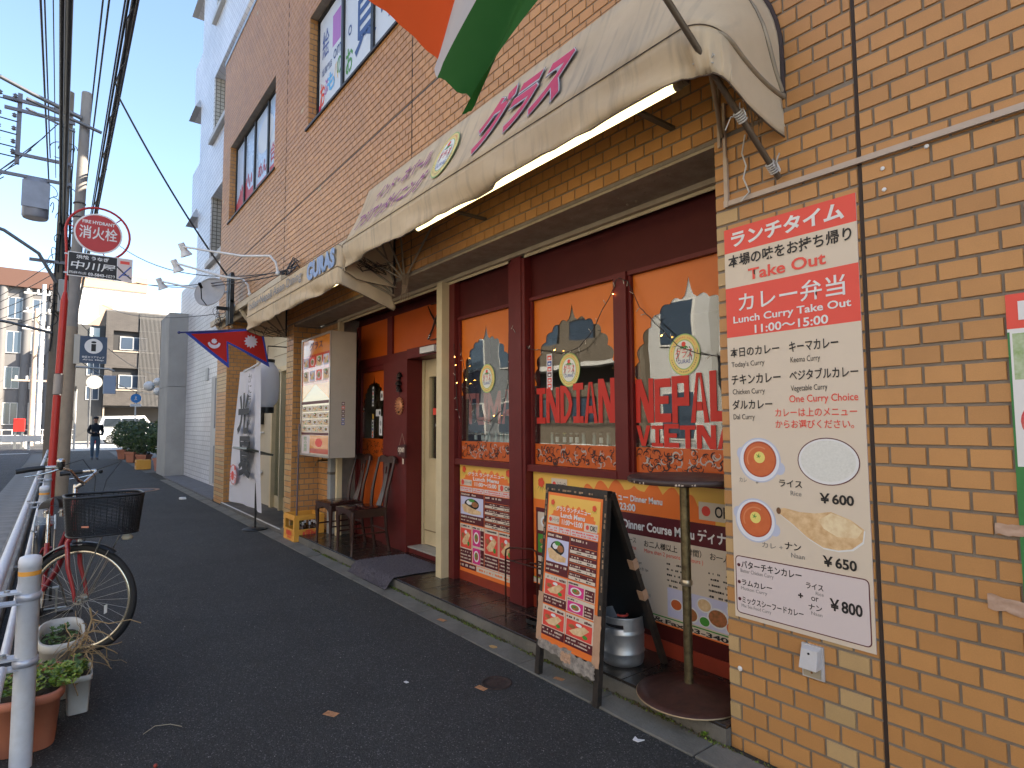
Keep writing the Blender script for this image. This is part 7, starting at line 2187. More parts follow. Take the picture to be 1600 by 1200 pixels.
g.tube([(2.95, 2.27, .24), (2.93, 2.21, .33), (2.97, 2.19, .40), (2.96, 2.20, .46)], .005, 6, DRY).tube([(2.97, 2.19, .40), (2.9, 2.12, .38), (2.87, 2.03, .39), (2.88, 1.98, .36)], .0028, 5, DRY)
solo(g, 'dry_stalks', 'tangle of dry brown curling plant stalks over the planters by the wheel', 'dry plant')
# ================================================================== POLES
def utility(lab, x, y, h, r0=.16, r1=.11):
    t = thing('utility_pole', lab, 'utility pole', (x, y, 0)); return t
t = thing('concrete_pole', 'smooth grey concrete pole carrying the blue information sign', 'pole', (14.2, 2.24, 0))
G().cyl((14.2, 2.255, 0), (14.2, 2.13, 8.45), .105, .092, 28, POLEC).build('shaft', t)
G().lathe((14.2, 2.13, 8.45), [(.092, 0), (.085, .02), (0, .03)], POLEC, 28).build('cap', t)
PB_ = M('pole_wrap', (.33, .26, .19), .7, nz=(3, .4), bump=(60, .3, .003))
G().cyl((14.2, 2.2545, .02), (14.2, 2.203, 3.45), .112, .106, 28, PB_).build('anti_sticker_sheet', t)
g = G()
for z in (5.4, 5.75, 6.05): g.torus((14.2, 2.17, z), (0, 0, 1), .104, .010, M('band_dark', (.06, .05, .05), .5, .5), 24, 6, flat=1.5)
g.build('steel_band', t)
ARM = M('arm_steel', (.16, .16, .165), .45, .6)
G().tube([(14.1, 2.2, 7.85), (14.0, 3.0, 8.05), (13.8, 5.2, 8.75)], [.045, .04, .035], 10, ARM).cyl((14.05, 1.85, 7.62), (14.05, 3.1, 7.95), .035, n=8, m=ARM).cyl((14.05, 2.3, 7.5), (14.05, 3.1, 7.75), .02, n=6, m=ARM).build('arm', t)
t = thing('information_sign', 'dark blue sign with a white circled letter i on the concrete pole', 'sign', (14.03, 2.06, 2.70), FACE_NX)
g = G(); g.box(0, .46, 0, .56, -.01, 0, M('sign_blue', (.045, .075, .13), .45)); g.disc(.23, .355, .155, .155, PWHITE, .001, 32); g.build('plate', t, local=True)
T(t, 'i', (.185, .25, .275, .46), PBLACK, .002, .02); T(t, '地区エリアマップ', (.04, .10, .42, .15), PWHITE, .002, .02); T(t, 'Area Map', (.05, .05, .41, .085), PWHITE, .002, .02)
G().box(-.10, -.003, -.02, .58, -.02, -.0, M('bracket_grey', (.45, .43, .38), .5)).build('bracket', t, local=True)
# fire hydrant sign
t = thing('fire_hydrant_sign', 'red pole with curved loop holding a round red fire hydrant sign', 'sign', (9.8, 2.42, 0))
RP = M('sign_red', (.50, .02, .015), .35, nz=(6, .2))
G().cyl((9.8, 2.42, 0), (9.8, 2.385, 1.85), .052, .048, 16, RP).cyl((9.8, 2.384, 1.86), (9.8, 2.376, 2.15), .056, n=16, m=M('sign_sleeve', (.35, .30, .26), .6)).cyl((9.8, 2.376, 2.16), (9.8, 2.355, 3.2), .046, n=16, m=RP).cyl((9.8, 2.355, 3.2), (9.8, 2.348, 3.35), .05, .024, 16, RP).build('pole', t)
LC = Vector((9.8, 1.985, 4.28)); RL = .395
P = [(9.8, 2.348, 3.3), (9.8, 2.345, 3.6), (9.8, 2.36, 4.0)]+[tuple(LC+Vector((0, RL*1.0*math.cos(a), RL*math.sin(a)))) for a in [math.radians(q) for q in range(0, 291, 10)]]
P = P[:3]+P[3:]
G().tube(P, .0165, 10, RP).tube([tuple(LC+Vector((.0, -RL*.71, RL*.71))), tuple(LC+Vector((0, -.22, .22)))], .009, 6, RP).tube([tuple(LC+Vector((.0, RL*.97, RL*.2))), tuple(LC+Vector((0, .27, .05)))], .009, 6, RP).tube([tuple(LC+Vector((.0, -.1, -RL*.9))), tuple(LC+Vector((0, -.06, -.27)))], .009, 6, RP).build('loop', t)
fwh = Matrix.Translation(Vector((9.775, 1.985, 4.28))) @ FACE_NX.to_4x4(); fmh = MW[t.name].inverted() @ fwh
g = G(); g.cyl((0, 0, -.012), (0, 0, 0), .30, n=48, m=PWHITE); g.disc(0, 0, .278, .278, RP, .0015, 48); board_part('sign_disc', t, g, fwh)
TF_(t, fmh, '消火栓', (-.235, -.095, .235, .10), PWHITE, .004, bold=.012)
TF_(t, fmh, 'FIRE HYDRANT', (-.20, .135, .20, .185), PWHITE, .004, bold=.03)
t = thing('restaurant_sign', 'black rectangular advertising sign with white characters under the hydrant sign', 'sign', (9.78, 2.34, 3.60), FACE_NX)
g = G(); g.box(0, .80, 0, .36, -.01, 0, PWHITE); g.rect(.012, .012, .60, .348, PBLACK, .001); g.rect(.61, .012, .79, .348, PPINK, .001); g.rect(.64, .27, .76, .315, PRED, .002)
ribbon(g, [(.60, .22), (.68, .14), (.79, .05)], .02, PBLACK, .002); ribbon(g, [(.63, .05), (.70, .14), (.78, .24)], .018, PBLUE, .0026); ribbon(g, [(.66, .1), (.76, .1)], .012, PBLUE, .003); ribbon(g, [(.50, .06), (.62, -.0+.02), (.66, .012)], .014, PBLACK, .002)
g.build('plate', t, local=True)
T(t, '中川屋', (.04, .11, .58, .235), PWHITE, .002, .01, shear=.1); T(t, '浜松 うなぎ', (.10, .265, .50, .325), PWHITE, .002, .03); T(t, '西麻布店', (.02, .035, .23, .075), PWHITE, .002); T(t, '03-5843-1833', (.25, .03, .58, .075), PWHITE, .002, .03)
G().box(-.04, 0, .03, .05, -.02, .0, STEEL).box(-.04, 0, .31, .33, -.02, 0, STEEL).build('bracket', t, local=True)
# wooden-look utility pole with transformer
UX, UY = 22.0, 2.52
t = thing('utility_pole', 'cable-wrapped utility pole with grey transformer behind the concrete pole', 'utility pole', (UX, UY, 0))
UP = M('old_pole', (.20, .16, .12), .85, nz=(2, .5), bump=(40, .4, .005))
G().cyl((UX, UY, 0), (UX, UY-.08, 12.0), .175, .12, 20, UP).build('shaft', t)
DK = M('cable_black', (.012, .012, .014), .55)
g = G(); rr = random.Random(2)
for k in range(26):
    z0 = rr.uniform(3.5, 7); z1 = z0+rr.uniform(1.5, 4.5); a = rr.uniform(0, 2*PI); q = rr.uniform(-1.2, 1.2)
    g.tube([(UX+(.17+.05*rr.random())*math.cos(a+q*s/8), UY-.04+(.17+.06*rr.random())*math.sin(a+q*s/8), z0+(z1-z0)*s/8) for s in range(9)], rr.uniform(.012, .03), 5, DK)
for k in range(26):
    a = rr.uniform(0, 2*PI); z = rr.uniform(4.5, 10.4); g.torus((UX+rr.uniform(-.3, .0), UY+rr.uniform(-.3, .3), z), (math.cos(a), math.sin(a), rr.uniform(-.5, .5)), rr.uniform(.12, .32), .012, DK, 16, 4, 0, rr.uniform(3, 6.2))
g.build('cable_wrap', t, kind='stuff')
TG = M('transformer_grey', (.27, .27, .30), .45, .3, nz=(3, .3))
G().lathe((UX, UY+.62, 7.75), [(.30, 0), (.33, .05), (.33, 1.15), (.30, 1.2), (.0, 1.22)], TG, 24).box(UX-.36, UX-.30, UY+.3, UY+.95, 8.0, 8.8, TG).build('transformer', t)
g = G()
for z, w in ((11.2, 1.5), (10.9, 1.45), (9.55, 1.25), (8.9, 1.5), (6.4, .7)): G().box(UX-.22, UX-.14, UY-.25, UY+w, z, z+.09, M('crossarm', (.16, .15, .16), .5, .3)).build('crossarm', t)
G().box(UX-.135, UX-.06, UY+1.05, UY+1.16, 9.3, 11.5, M('crossarm', 0)).build('crossarm_upright', t)
g = G(); IN = M('insulator', (.10, .09, .10), .3)
for z in (11.2, 10.6, 10.2, 9.8, 9.5):
    for y in (1.2, 1.55): g.lathe((UX-.4, UY+y, z), [(.03, 0), (.07, .03), (.03, .06), (.07, .09), (.03, .12), (0, .15)], IN, 8)
    g.tube([(UX-.1, UY+1.1, z), (UX-.3, UY+1.6, z-.05), (UX-.5, UY+2.2, z-.2)], .02, 5, DK)
g.build('insulator_strings', t)
G().cham(UX-.42, UX-.20, UY-.26, UY-.02, 4.9, 5.9, .03, M('box_grey', (.38, .36, .33), .6)).build('junction_box', t)
t = thing('pole_lamp_arm', 'dark curved street lamp arm reaching left from the utility pole', 'street lamp', (21.8, 2.5, 5.9))
G().tube([(21.8, 2.55, 5.8), (21.6, 3.0, 6.6), (21.4, 3.8, 7.1), (21.2, 4.9, 7.35)], .05, 8, ARM).build('arm', t)
G().tube([(21.8, 2.6, 4.25), (21.6, 3.6, 4.45), (21.4, 4.2, 4.5)], .04, 8, ARM).build('arm', t)
G().cham(21.1, 21.5, 4.15, 4.9, 4.40, 4.60, .05, M('lamp_housing', (.20, .21, .22), .4)).build('lamp', t)
# cables
def sagline(a, b, sag, n=16): 
    a, b = Vector(a), Vector(b); return [a.lerp(b, k/n)-Vector((0, 0, sag*4*(k/n)*(1-k/n))) for k in range(n+1)]
def cable(pts, r, lab, m_=DK): return solo(G().tube(pts, r, 6, m_), 'overhead_cable', lab, 'cable', 'overhead cables along the street')
CABLS = ['left strand of the thick black bundle in front of the utility pole', 'right and thickest strand of the black bundle in front of the utility pole', 'thin strand riding above the thick black bundle', 'leftmost street cable, left of the utility pole', 'second street cable from the left', 'hair-thin cable between the left cables and the black bundle', 'left one of two parallel cables just right of the concrete pole top', 'right one of two parallel cables just right of the concrete pole top']
for ci, (y, z, r, xf) in enumerate(((2.60, 7.55, .035, 22), (2.51, 7.5, .042, 22), (2.56, 7.9, .020, 22), (2.94, 8.9, .020, 22), (2.93, 9.6, .016, 22), (2.77, 9.0, .010, 22), (2.02, 8.9, .016, 40), (1.93, 9.0, .018, 40))):
    cable(sagline((-30, y, z+.1), (xf, y-(.08 if xf == 22 else 0), z+.15), .35), r, CABLS[ci])
bun = []
for k, (dy, dz, r) in enumerate(((0, 0, .030), (.05, .06, .018), (-.05, .05, .016), (.09, -.03, .012), (-.03, -.08, .012))):
    cable(sagline((-30, 1.80+dy, 6.9+dz), (46, 1.80+dy, 6.9+dz+.3), .25, 30), r, ('thickest', 'right-hand', 'left-hand', 'thin outer', 'lowest')[k]+' cable of the loose bundle right of the concrete pole')
cable([(x, 1.80+.05*math.sin(x*4), 6.95+.05*math.cos(x*4.0)-.22) for x in [i*.35-8 for i in range(150)]], .008, 'thin messenger wire spiralling round the right-hand cable bundle')
cable(sagline((10.2, 1.80, 6.7), (9.75, .2, 3.9), .12), .016, 'thick service cable dropping from the bundle to the satellite dish corner')
cable(sagline((18.0, 1.80, 6.8), (6.95, .05, 3.42), .55), .008, 'thin service wire sagging from the bundle to the wall above the awning')
cable(sagline((21.5, 2.3, 6.6), (7.0, .06, 3.44), .5), .008, 'thin service wire running from the utility pole to the wall above the awning')
cable(sagline((21.5, 2.3, 6.9), (7.05, .06, 3.40), .6), .008, 'second thin service wire sagging from the utility pole to the wall')
cable(sagline((30, 1.5, 7), (9.9, .2, 3.3), .4), .008, 'thin service wire ending at the coil below the satellite dish')
for k in range(5):
    cable(sagline((21.8, 2.7+.3*k, 10.8-.5*k), (34+4*k, 9+k*2.5, 8-.3*k), .5), .014, ('topmost', 'second', 'third', 'fourth', 'lowest')[k]+' of five cables crossing the sky left of the utility pole')
for k in range(5): cable(sagline((21.8, 2.6, 6.5-.4*k), (40, 8.5+k, 6.2-.5*k), .5), .011, ('upper', 'second', 'middle', 'fourth', 'lowest')[k]+' of five low cables left of the utility pole')
for k in range(6): cable(sagline((22, 2.5, 5.0-.45*k), (60, 4.6-.6*k, 6.5-.9*k), .6), .010, ('highest', 'second', 'third', 'fourth', 'fifth', 'lowest')[k]+' of six distant cables behind the utility pole')
cable(sagline((22, 2.4, 5.2), (51.8, -4.5, 5.6), .9), .012, 'overhead cable passing in front of the brick apartment house')
cable(sagline((22, 2.4, 3.9), (51.8, -4.5, 4.2), .8), .016, 'lower overhead cable passing in front of the brick apartment house')
g = G(); g.tube(sagline((7.0, .05, 3.42), (7.3, .02, 3.5), .1, 5), .01, 5, DK); rr = random.Random(8)
for i in range(9): g.tube([(7.0, .05, 3.45), (7.0+rr.uniform(-.5, .4), .06, 3.45+rr.uniform(-.12, .1)), (7.0+rr.uniform(-.6, .6), .04, 3.42+rr.uniform(-.1, .1))], .006, 4, DK)
solo(g, 'cable_tangle', 'tangle of black wires fixed to the tiles above the left awning', 'cable')
# ================================================================== PERSON
def person(x, y, z):
    t = thing('person', 'man in dark sweater, dark cap and blue jeans walking while looking at his phone', 'person', (x, y, z))
    me = bpy.data.meshes.new('body')
    V = [(0,0,.95,.165,.12),(0,0,1.12,.175,.125),(0,0,1.32,.19,.125),(0,0,1.43,.13,.09),(-.03,0,1.50,.055,.055),
         (0,.18,1.39,.078,.078),(.05,.25,1.16,.065,.065),(-.16,.17,1.08,.042,.042),(-.24,.09,1.10,.030,.034),
         (0,-.18,1.39,.078,.078),(.06,-.25,1.15,.065,.065),(-.10,-.22,1.00,.042,.042),(-.20,-.13,1.06,.030,.034),
         (0,.09,.88,.11,.10),(-.10,.10,.50,.085,.08),(.10,.09,.10,.046,.046),(-.02,.10,.04,.045,.04),
         (0,-.09,.88,.11,.10),(.06,-.10,.50,.085,.08),(.02,-.08,.08,.046,.046),(-.12,-.09,.05,.045,.04),
         (-.05,0,1.56,.06,.06),(-.06,0,1.64,.092,.088),(-.055,0,1.71,.085,.08)]
    E = [(0,1),(1,2),(2,3),(3,4),(4,21),(21,22),(22,23),(2,5),(5,6),(6,7),(7,8),(2,9),(9,10),(10,11),(11,12),(0,13),(13,14),(14,15),(15,16),(0,17),(17,18),(18,19),(19,20)]
    me.from_pydata([v[:3] for v in V], E, [])
    o = bpy.data.objects.new('body', me); col.objects.link(o); o.parent = t; MW[o.name] = MW[t.name]
    me.skin_vertices.new() if hasattr(me.skin_vertices, 'new') else None
    md = o.modifiers.new('skin', 'SKIN'); 
    if not me.skin_vertices:
        bpy.context.view_layer.update()
    try:
        for i, v in enumerate(V): me.skin_vertices[0].data[i].radius = v[3:5]
        me.skin_vertices[0].data[0].use_root = True
    except Exception as e: print('skin', e)
    o.modifiers.new('sub', 'SUBSURF').levels = 2; o.modifiers['sub'].render_levels = 2
    # clothing colours by height
    m_ = bpy.data.materials.new('clothes'); m_.use_nodes = True; nt = m_.node_tree; b = nt.nodes['Principled BSDF']; b.inputs['Roughness'].default_value = .85
    tc = nt.nodes.new('ShaderNodeTexCoord'); sp = nt.nodes.new('ShaderNodeSeparateXYZ'); nt.links.new(tc.outputs['Object'], sp.inputs[0])
    mr = nt.nodes.new('ShaderNodeMapRange'); mr.inputs['From Max'].default_value = 2.0; nt.links.new(sp.outputs[2], mr.inputs['Value'])
    rp = nt.nodes.new('ShaderNodeValToRGB'); rp.color_ramp.interpolation = 'CONSTANT'; nt.links.new(mr.outputs[0], rp.inputs[0])
    e = rp.color_ramp.elements; e[0].color = (.05, .05, .06, 1); e[1].position = .045; e[1].color = (.09, .15, .23, 1)
    k = e.new(.475); k.color = (.006, .012, .022, 1); k = e.new(.755); k.color = (.42, .24, .17, 1)
    nt.links.new(rp.outputs[0], b.inputs['Base Color']); me.materials.append(m_)
    SK = M('skin', (.45, .26, .18), .6)
    g = G()
    for s_ in (1, -1):
        hx, hy, hz = (-.26, .075, 1.115) if s_ > 0 else (-.22, -.105, 1.075)
        g.sphere((x+hx, y+hy, z+hz), .036, SK, 10, 6, sz=.6)
        for k in range(4): g.tube([(x+hx-.02, y+hy+(k-1.5)*.017, z+hz+.005), (x+hx-.06+.004*abs(k-1), y+hy+(k-1.5)*.018, z+hz+.005), (x+hx-.07, y+hy+(k-1.5)*.018-s_*.01, z+hz+.028)], [.010, .009, .007], 6, SK)
        g.tube([(x+hx, y+hy-s_*.03, z+hz+.01), (x+hx-.03, y+hy-s_*.045, z+hz+.03)], [.011, .009], 6, SK)
    g.build('hand', t)
    G().obox((x-.285, y-.01, z+1.14), (.05, 0, .04), (0, .036, 0), (-.003, 0, .004), BLACK).build('phone', t)
    g = G(); g.sphere((x-.045, y, z+1.725), .099, M('cap_dark', (.01, .012, .02), .8), 20, 10, sz=.72); g.obox((x-.155, y, z+1.70), (.055, 0, -.012), (0, .07, 0), (0, 0, .005), M('cap_dark', 0)); g.build('cap', t)
    g = G(); g.sphere((x-.165, y, z+1.625), .016, SK, 8, 6).sphere((x-.06, y+.095, z+1.63), .018, SK, 8, 6).sphere((x-.06, y-.095, z+1.63), .018, SK, 8, 6)
    for s_ in (-1, 1): g.sphere((x-.147, y+s_*.033, z+1.645), .009, PBLACK, 8, 6)
    g.obox((x-.150, y, z+1.585), (.004, 0, 0), (0, .02, 0), (0, 0, .003), M('mouth', (.3, .1, .08), .6)); g.build('face', t)
    g = G()
    for (fx, fy) in ((-.02, .10), (-.12, -.09)): g.sphere((x+fx-.03, y+fy, z+.045), .052, M('shoe', (.06, .06, .07), .6), 12, 8, sx=2.3, sy=.85, sz=.75)
    g.build('shoe', t)
person(29.3, 1.08, zf(29.3)+.006)
# ================================================================== WHITE CAR
def car(x, y, z):
    """white kei wagon seen from its side, length along Y, front towards +Y"""
    t = thing('parked_car', 'white boxy car with chrome wheels parked across the street behind the walking man', 'car', (x, y, z))
    WB = M('car_white', (.75, .75, .73), .25, coat=.6); GL = M('car_glass', (.02, .025, .03), .08, spec=.8)
    L, Wd_ = 3.4, 1.5
    prof = [(-1.7,.35),(-1.7,.95),(-1.66,1.25),(-1.5,1.75),(.75,1.80),(1.15,1.25),(1.62,1.05),(1.7,.75),(1.7,.30),(1.38,.28),(1.32,.50),(1.12,.62),(.92,.50),(.86,.28),(-.82,.28),(-.88,.50),(-1.08,.62),(-1.28,.50),(-1.34,.28)]
    prof = [(-p, q) for p, q in prof][::-1]
    g = G(); n = len(prof)
    for s_ in (-1, 1):
        pass
    def pr_(s_, inset): return [(x+s_*(Wd_/2-(inset if p[1] > 1.2 else 0)), y+p[0], z+p[1]) for p in prof]
    a, b = pr_(-1, .12), pr_(1, .12)
    g.add(a+b, [tuple(range(n)), tuple(range(2*n-1, n-1, -1))]+[(i, n+i, n+(i+1) % n, (i+1) % n) for i in range(n)], WB)
    g.build('body', t)
    for k, w_ in enumerate((((-1.45, 1.1), (-.55, 1.1), (-.55, 1.62), (-1.38, 1.62)), ((-.48, 1.1), (.40, 1.1), (.40, 1.62), (-.48, 1.62)), ((.46, 1.1), (1.0, 1.1), (.70, 1.62), (.46, 1.62)))):
        G().add([(x-Wd_/2-.006+(.09 if q[1] > 1.3 else -.0)*1, y-q[0], z+q[1]) for q in w_], [(0, 3, 2, 1)], GL).build('window', t)
    for yy in (-1.12, 1.08):
        for s_ in (-1, 1):
            w_ = G().torus((x+s_*.66, y+yy, z+.30), (1, 0, 0), .235, .07, RUBBER, 30, 10).build('wheel', t)
            g = G(); g.cyl((x+s_*.70, y+yy, z+.30), (x+s_*.715, y+yy, z+.30), .07, n=12, m=CHROME); g.torus((x+s_*.70, y+yy, z+.30), (1, 0, 0), .185, .012, CHROME, 24, 6)
            for k in range(7): a_ = 2*PI*k/7; g.obox((x+s_*.705, y+yy+.12*math.cos(a_), z+.30+.12*math.sin(a_)), (.006, 0, 0), (0, math.cos(a_)*.07, math.sin(a_)*.07), (0, -math.sin(a_)*.016, math.cos(a_)*.016), CHROME)
            g.build('rim', w_)
    G().box(x-.72, x-.45, y-1.702, y-1.62, z+.75, z+.92, M('headlamp', (.7, .7, .7), .1)).build('headlight', t)
    G().box(x-.77, x-.752, y+.35, y+.50, z+.98, z+1.0, CHROME).build('door_handle', t)
    g = G(); 
    for yy in (.515, -.43): g.box(x-.7535, x-.7505, y+yy-.006, y+yy+.006, z+.35, z+1.1, PBLACK)
    g.build('door_gap', t)
    return t
car(44.9, -1.40, zf(45)+.01)
# ================================================================== BACKGROUND BUILDINGS
def windows_on_nx(t, x, ys, zs, w, h, fm_, deep=.08):
    for yy in ys:
        for zz in zs:
            fr = G().box(x-.03, x, yy-w/2-.05, yy+w/2+.05, zz-.05, zz, fm_).box(x-.03, x, yy-w/2-.05, yy+w/2+.05, zz+h, zz+h+.05, fm_).box(x-.03, x, yy-w/2-.05, yy-w/2, zz, zz+h, fm_).box(x-.03, x, yy+w/2, yy+w/2+.05, zz, zz+h, fm_).box(x-.03, x, yy-.02, yy+.02, zz, zz+h, fm_).build('window', t)
            G().box(x-.008, x-.002, yy-w/2, yy+w/2, zz, zz+h, M('far_glass', (.05, .07, .10), .08, spec=1)).build('pane', fr)
t = thing('brick_apartment_house', 'three-storey apartment house with pale brick, wall coloured dark as in shadow and a slatted screen across the street', 'building', (52, -2, .3))
BRK = brick_mat('pale_brick', (.085, .073, .064), (.068, .059, .052), (.06, .05, .043), .24, .08, .010)
SHWALL = M('shadow_wall', (.045, .043, .042), .7, nz=(1, .3))  # dark colour stands for the sun shadow on the brick
zb = .32
x = 52.0
G().box(x, x+9, -4.95, -.22, zb+2.6, 10.0, SHWALL).box(x+1.2, x+9, -4.95, -.22, zb-.1, zb+2.6, M('garage_dark', (.06, .052, .045), .8)).build('wall', t)
g = G()
for z0, z1 in ((zb+2.62, 4.15), (5.75, 7.05), (8.55, 9.98)): g.box(x-.25, x-.001, -2.3, -.25, z0, z1, BRK)
g.box(x-.25, x-.001, -.72, -.25, 4.1501, 5.7499, BRK).box(x-.25, x-.001, -.72, -.25, 7.0501, 8.5499, BRK)
g.build('brick_front', t)
for z0 in (4.15, 7.05):
    G().box(x-.001, x+.02, -3.2, -.73, z0+.0, z0+1.6, M('balcony_dark', (.03, .028, .028), .8)).build('balcony', t)
    G().box(x-.30, x-.02, -3.3, -.72, z0-.10, z0-.0, M('trim_cream', (.34, .28, .22), .6)).build('balcony_edge', t)
    fr = G().box(x-.06, x-.0015, -2.9, -1.15, z0+.10, z0+1.1, M('frame_white', (.55, .53, .5), .5)).build('window', t)
    G().box(x-.075, x-.061, -1.97, -1.22, z0+.16, z0+1.04, M('far_glass', (.05, .07, .10), .08, spec=1)).build('pane', fr); G().box(x-.075, x-.061, -2.83, -2.05, z0+.16, z0+1.04, M('far_glass', 0)).build('pane', fr)
g = G()
for k in range(22): y = -2.38-k*.087; g.box(x-.34, x-.28, y-.03, y+.01, 2.9, 9.95, M('slat_grey', (.16, .15, .14), .5, .2))
for z0 in (2.9, 4.1, 5.8, 7.0, 8.6, 9.85): g.box(x-.28, x-.25, -4.25, -2.33, z0, z0+.06, M('slat_grey', 0))
g.build('slat_screen', t)
G().box(x-.1, x+9, -5.0, -.2, 10.0, 10.12, M('slat_grey', 0)).box(x+3, x+5, -4.2, -3.2, 10.12, 10.7, M('frame_white', 0)).build('roof', t)
g = G(); g.box(x-.02, x+1.2, -4.95, -.2, zb+2.5, zb+2.6, SHWALL).box(x-.05, x, -.35, -.25, zb-.1, zb+2.5, M('trim_cream', 0)).build('garage_frame', t)
t = thing('dark_side_building', 'narrow dark grey building with an open stair left of the brick apartment house', 'building', (52.5, 1, .3))
G().box(52.4, 60, -.21, 2.0, 0, 8.9, M('darkgrey_wall', (.07, .068, .066), .7, nz=(1, .3))).build('wall', t)
G().box(52.3, 52.39, .1, .7, 6.5, 8.7, M('mural', (.35, .45, .45), .5, nz=(1.5, .9), c2=(.65, .6, .55))).build('panel', t)
windows_on_nx(t, 52.39, (.4,), (3.4, 5.2), .7, .9, M('frame_white', 0))
t = thing('bright_tower', 'sunlit white high-rise with a brown roof parapet far behind the brick house', 'building', (88, -2, 0))
G().box(88, 104, -9.5, 1.3, 0, 18.6, M('sunlit_white', (.80, .79, .76), .6)).build('wall', t)
G().box(87.8, 104, -6.3, 1.35, 18.61, 20.6, M('parapet_tan', (.55, .33, .20), .7)).build('parapet', t)
for k in range(4): G().box(87.75, 87.8, -.9-k*1.35, .1-k*1.35, 19.7, 20.3, M('sunlit_white', 0)).build('parapet_panel', t)
G().box(87.97, 87.999, -2.7, -1.2, 15.2, 16.6, M('parapet_tan', 0)).build('window', t)
t = thing('brown_gable_house', 'low brown pitched roof just above the brick apartment house', 'building', (66, -1, 0))
g = G(); g.add([(64, 1.6, 9.5), (64, -4.6, 9.6), (64, -1.0, 12.1), (72, 1.6, 9.5), (72, -4.6, 9.6), (72, -1, 12.1)], [(0, 1, 2), (5, 4, 3), (0, 2, 5, 3), (1, 4, 5, 2)], M('roof_tan', (.45, .28, .19), .7)); g.build('roof', t)
G().box(64.1, 72, -4.5, 1.5, 0, 9.5, M('darkgrey_wall', 0)).build('wall', t)
t = thing('grey_corner_block', 'pale grey corner block with tall windows and brown roof edge at the left', 'building', (56, 6, 0))
GW = M('pale_render', (.15, .142, .14), .7, nz=(.6, .25)); 
G().box(55, 66, 2.2, 12.5, 0, 11.6, GW).build('wall', t)
G().box(54.6, 66, 2.0, 12.6, 11.61, 12.9, M('roof_brown', (.10, .045, .03), .7)).build('roof_edge', t)
g = G()
for y in (3.0, 4.4, 5.8, 7.2, 8.6): g.cyl((54.95, y, 0), (54.95, y, 11.6), .28, n=12, m=GW)
g.build('pilaster', t)
windows_on_nx(t, 54.96, (3.7, 5.1, 6.5, 7.9), (1.6, 4.2, 6.8, 9.3), .75, 1.5, M('frame_white', 0))
t = thing('sunlit_side_tower', 'bright white slab building between the grey block and the poles', 'building', (60, 1.9, 0)); G().box(70, 78, 1.0, 3.6, 0, 15.4, M('sunlit_white', 0)).build('wall', t)
# things at the far junction
def slim_pole(x, y, h, arms, lab, m_):
    t = thing('utility_pole', lab, 'utility pole', (x, y, zf(x)))
    G().cyl((x, y, zf(x)), (x, y, h), .16, .11, 12, m_).build('shaft', t)
    for z in arms: G().box(x-.06, x+.06, y-1.0, y+1.0, z, z+.1, m_).build('crossarm', t)
    g = G()
    for z in arms:
        for k in (-.8, -.3, .3, .8): g.cyl((x, y+k, z+.1), (x, y+k, z+.32), .06, n=8, m=PWHITE)
    g.build('insulator', t)
LP = M('pole_sunlit', (.62, .60, .58), .7)
slim_pole(47.5, 3.35, 10.6, (9.9, 8.7, 7.6), 'sunlit utility pole with three crossarms at the far left junction', LP)
slim_pole(42, 2.25, 6.4, (), 'plain sunlit white pole at the left end of the crossing', LP)
slim_pole(44.5, 3.6, 8.5, (4.1,), 'sunlit pole with one low crossarm at the far left edge', M('pole_tan', (.50, .36, .27), .7))
t = thing('pedestrian_signal', 'white pedestrian signal showing green at the far crossing', 'traffic light', (38, 2.2, 2)); 
G().cyl((38.4, 1.62, .15), (38.4, 1.62, 3.4), .05, n=10, m=M('signal_grey', (.35, .34, .32), .5)).build('pole', t)
G().cham(38.2, 38.5, 1.86, 2.22, 2.05, 2.75, .03, PWHITE).build('housing', t)
G().box(38.19, 38.199, 1.93, 2.15, 2.44, 2.66, PBLACK).box(38.19, 38.199, 1.93, 2.15, 2.14, 2.36, M('signal_green', (.1, .6, .5), emit=((.1, .8, .7), 1.2))).build('lamp', t)
G().box(38.3, 38.35, 1.6, 2.6, 3.3, 3.55, BLACK).box(38.3, 38.35, 1.7, 2.4, 1.72, 1.9, BLACK).build('sign_arm', t)
t = thing('post_box', 'red box on a stand at the far left kerb', 'box', (41, 4.1, .2)); G().cham(40.8, 41.2, 3.75, 4.25, 1.15, 1.85, .03, RP).box(40.9, 41.1, 3.8, 3.9, .1, 1.15, STEEL).box(40.9, 41.1, 4.1, 4.2, .1, 1.15, STEEL).build('box', t)
t = thing('roadside_barrier', 'white beam barrier along the far left road edge', 'barrier', (44, 4.5, 0))
for x in (39, 41, 43): G().cyl((x, 3.5+(x-39)*.1, .1), (x, 3.5+(x-39)*.1, .95), .06, n=8, m=LP).build('post', t)
G().box(38.8, 38.93, 3.0, 8, .62, .95, LP).build('beam', t)
t = thing('pedestrian_fence', 'white pipe fence along the far pavement left of the crossing', 'fence', (48, 3, .3)); g = G()
for y in [1.6+k*.5 for k in range(8)]: g.cyl((48, y, .3), (48, y, 1.2), .03, n=6, m=LP)
g.build('upright', t)
for z in (.5, .85, 1.2): G().cyl((48, 1.4, z), (48, 5.3, z), .025, n=6, m=LP).build('rail', t)
t = thing('blue_road_sign', 'small round blue road sign on a white post above the hedge', 'road sign', (33, -.4, 2.5)); zz = 0
G().cyl((33, -.62, .1), (33, -.62, 2.95), .03, n=10, m=LP).build('post', t)
g = G().cyl((32.94, -.62, 2.75), (32.96, -.62, 2.75), .22, n=24, m=M('sign_cyan', (.03, .22, .55), .4)); g.build('disc', t)
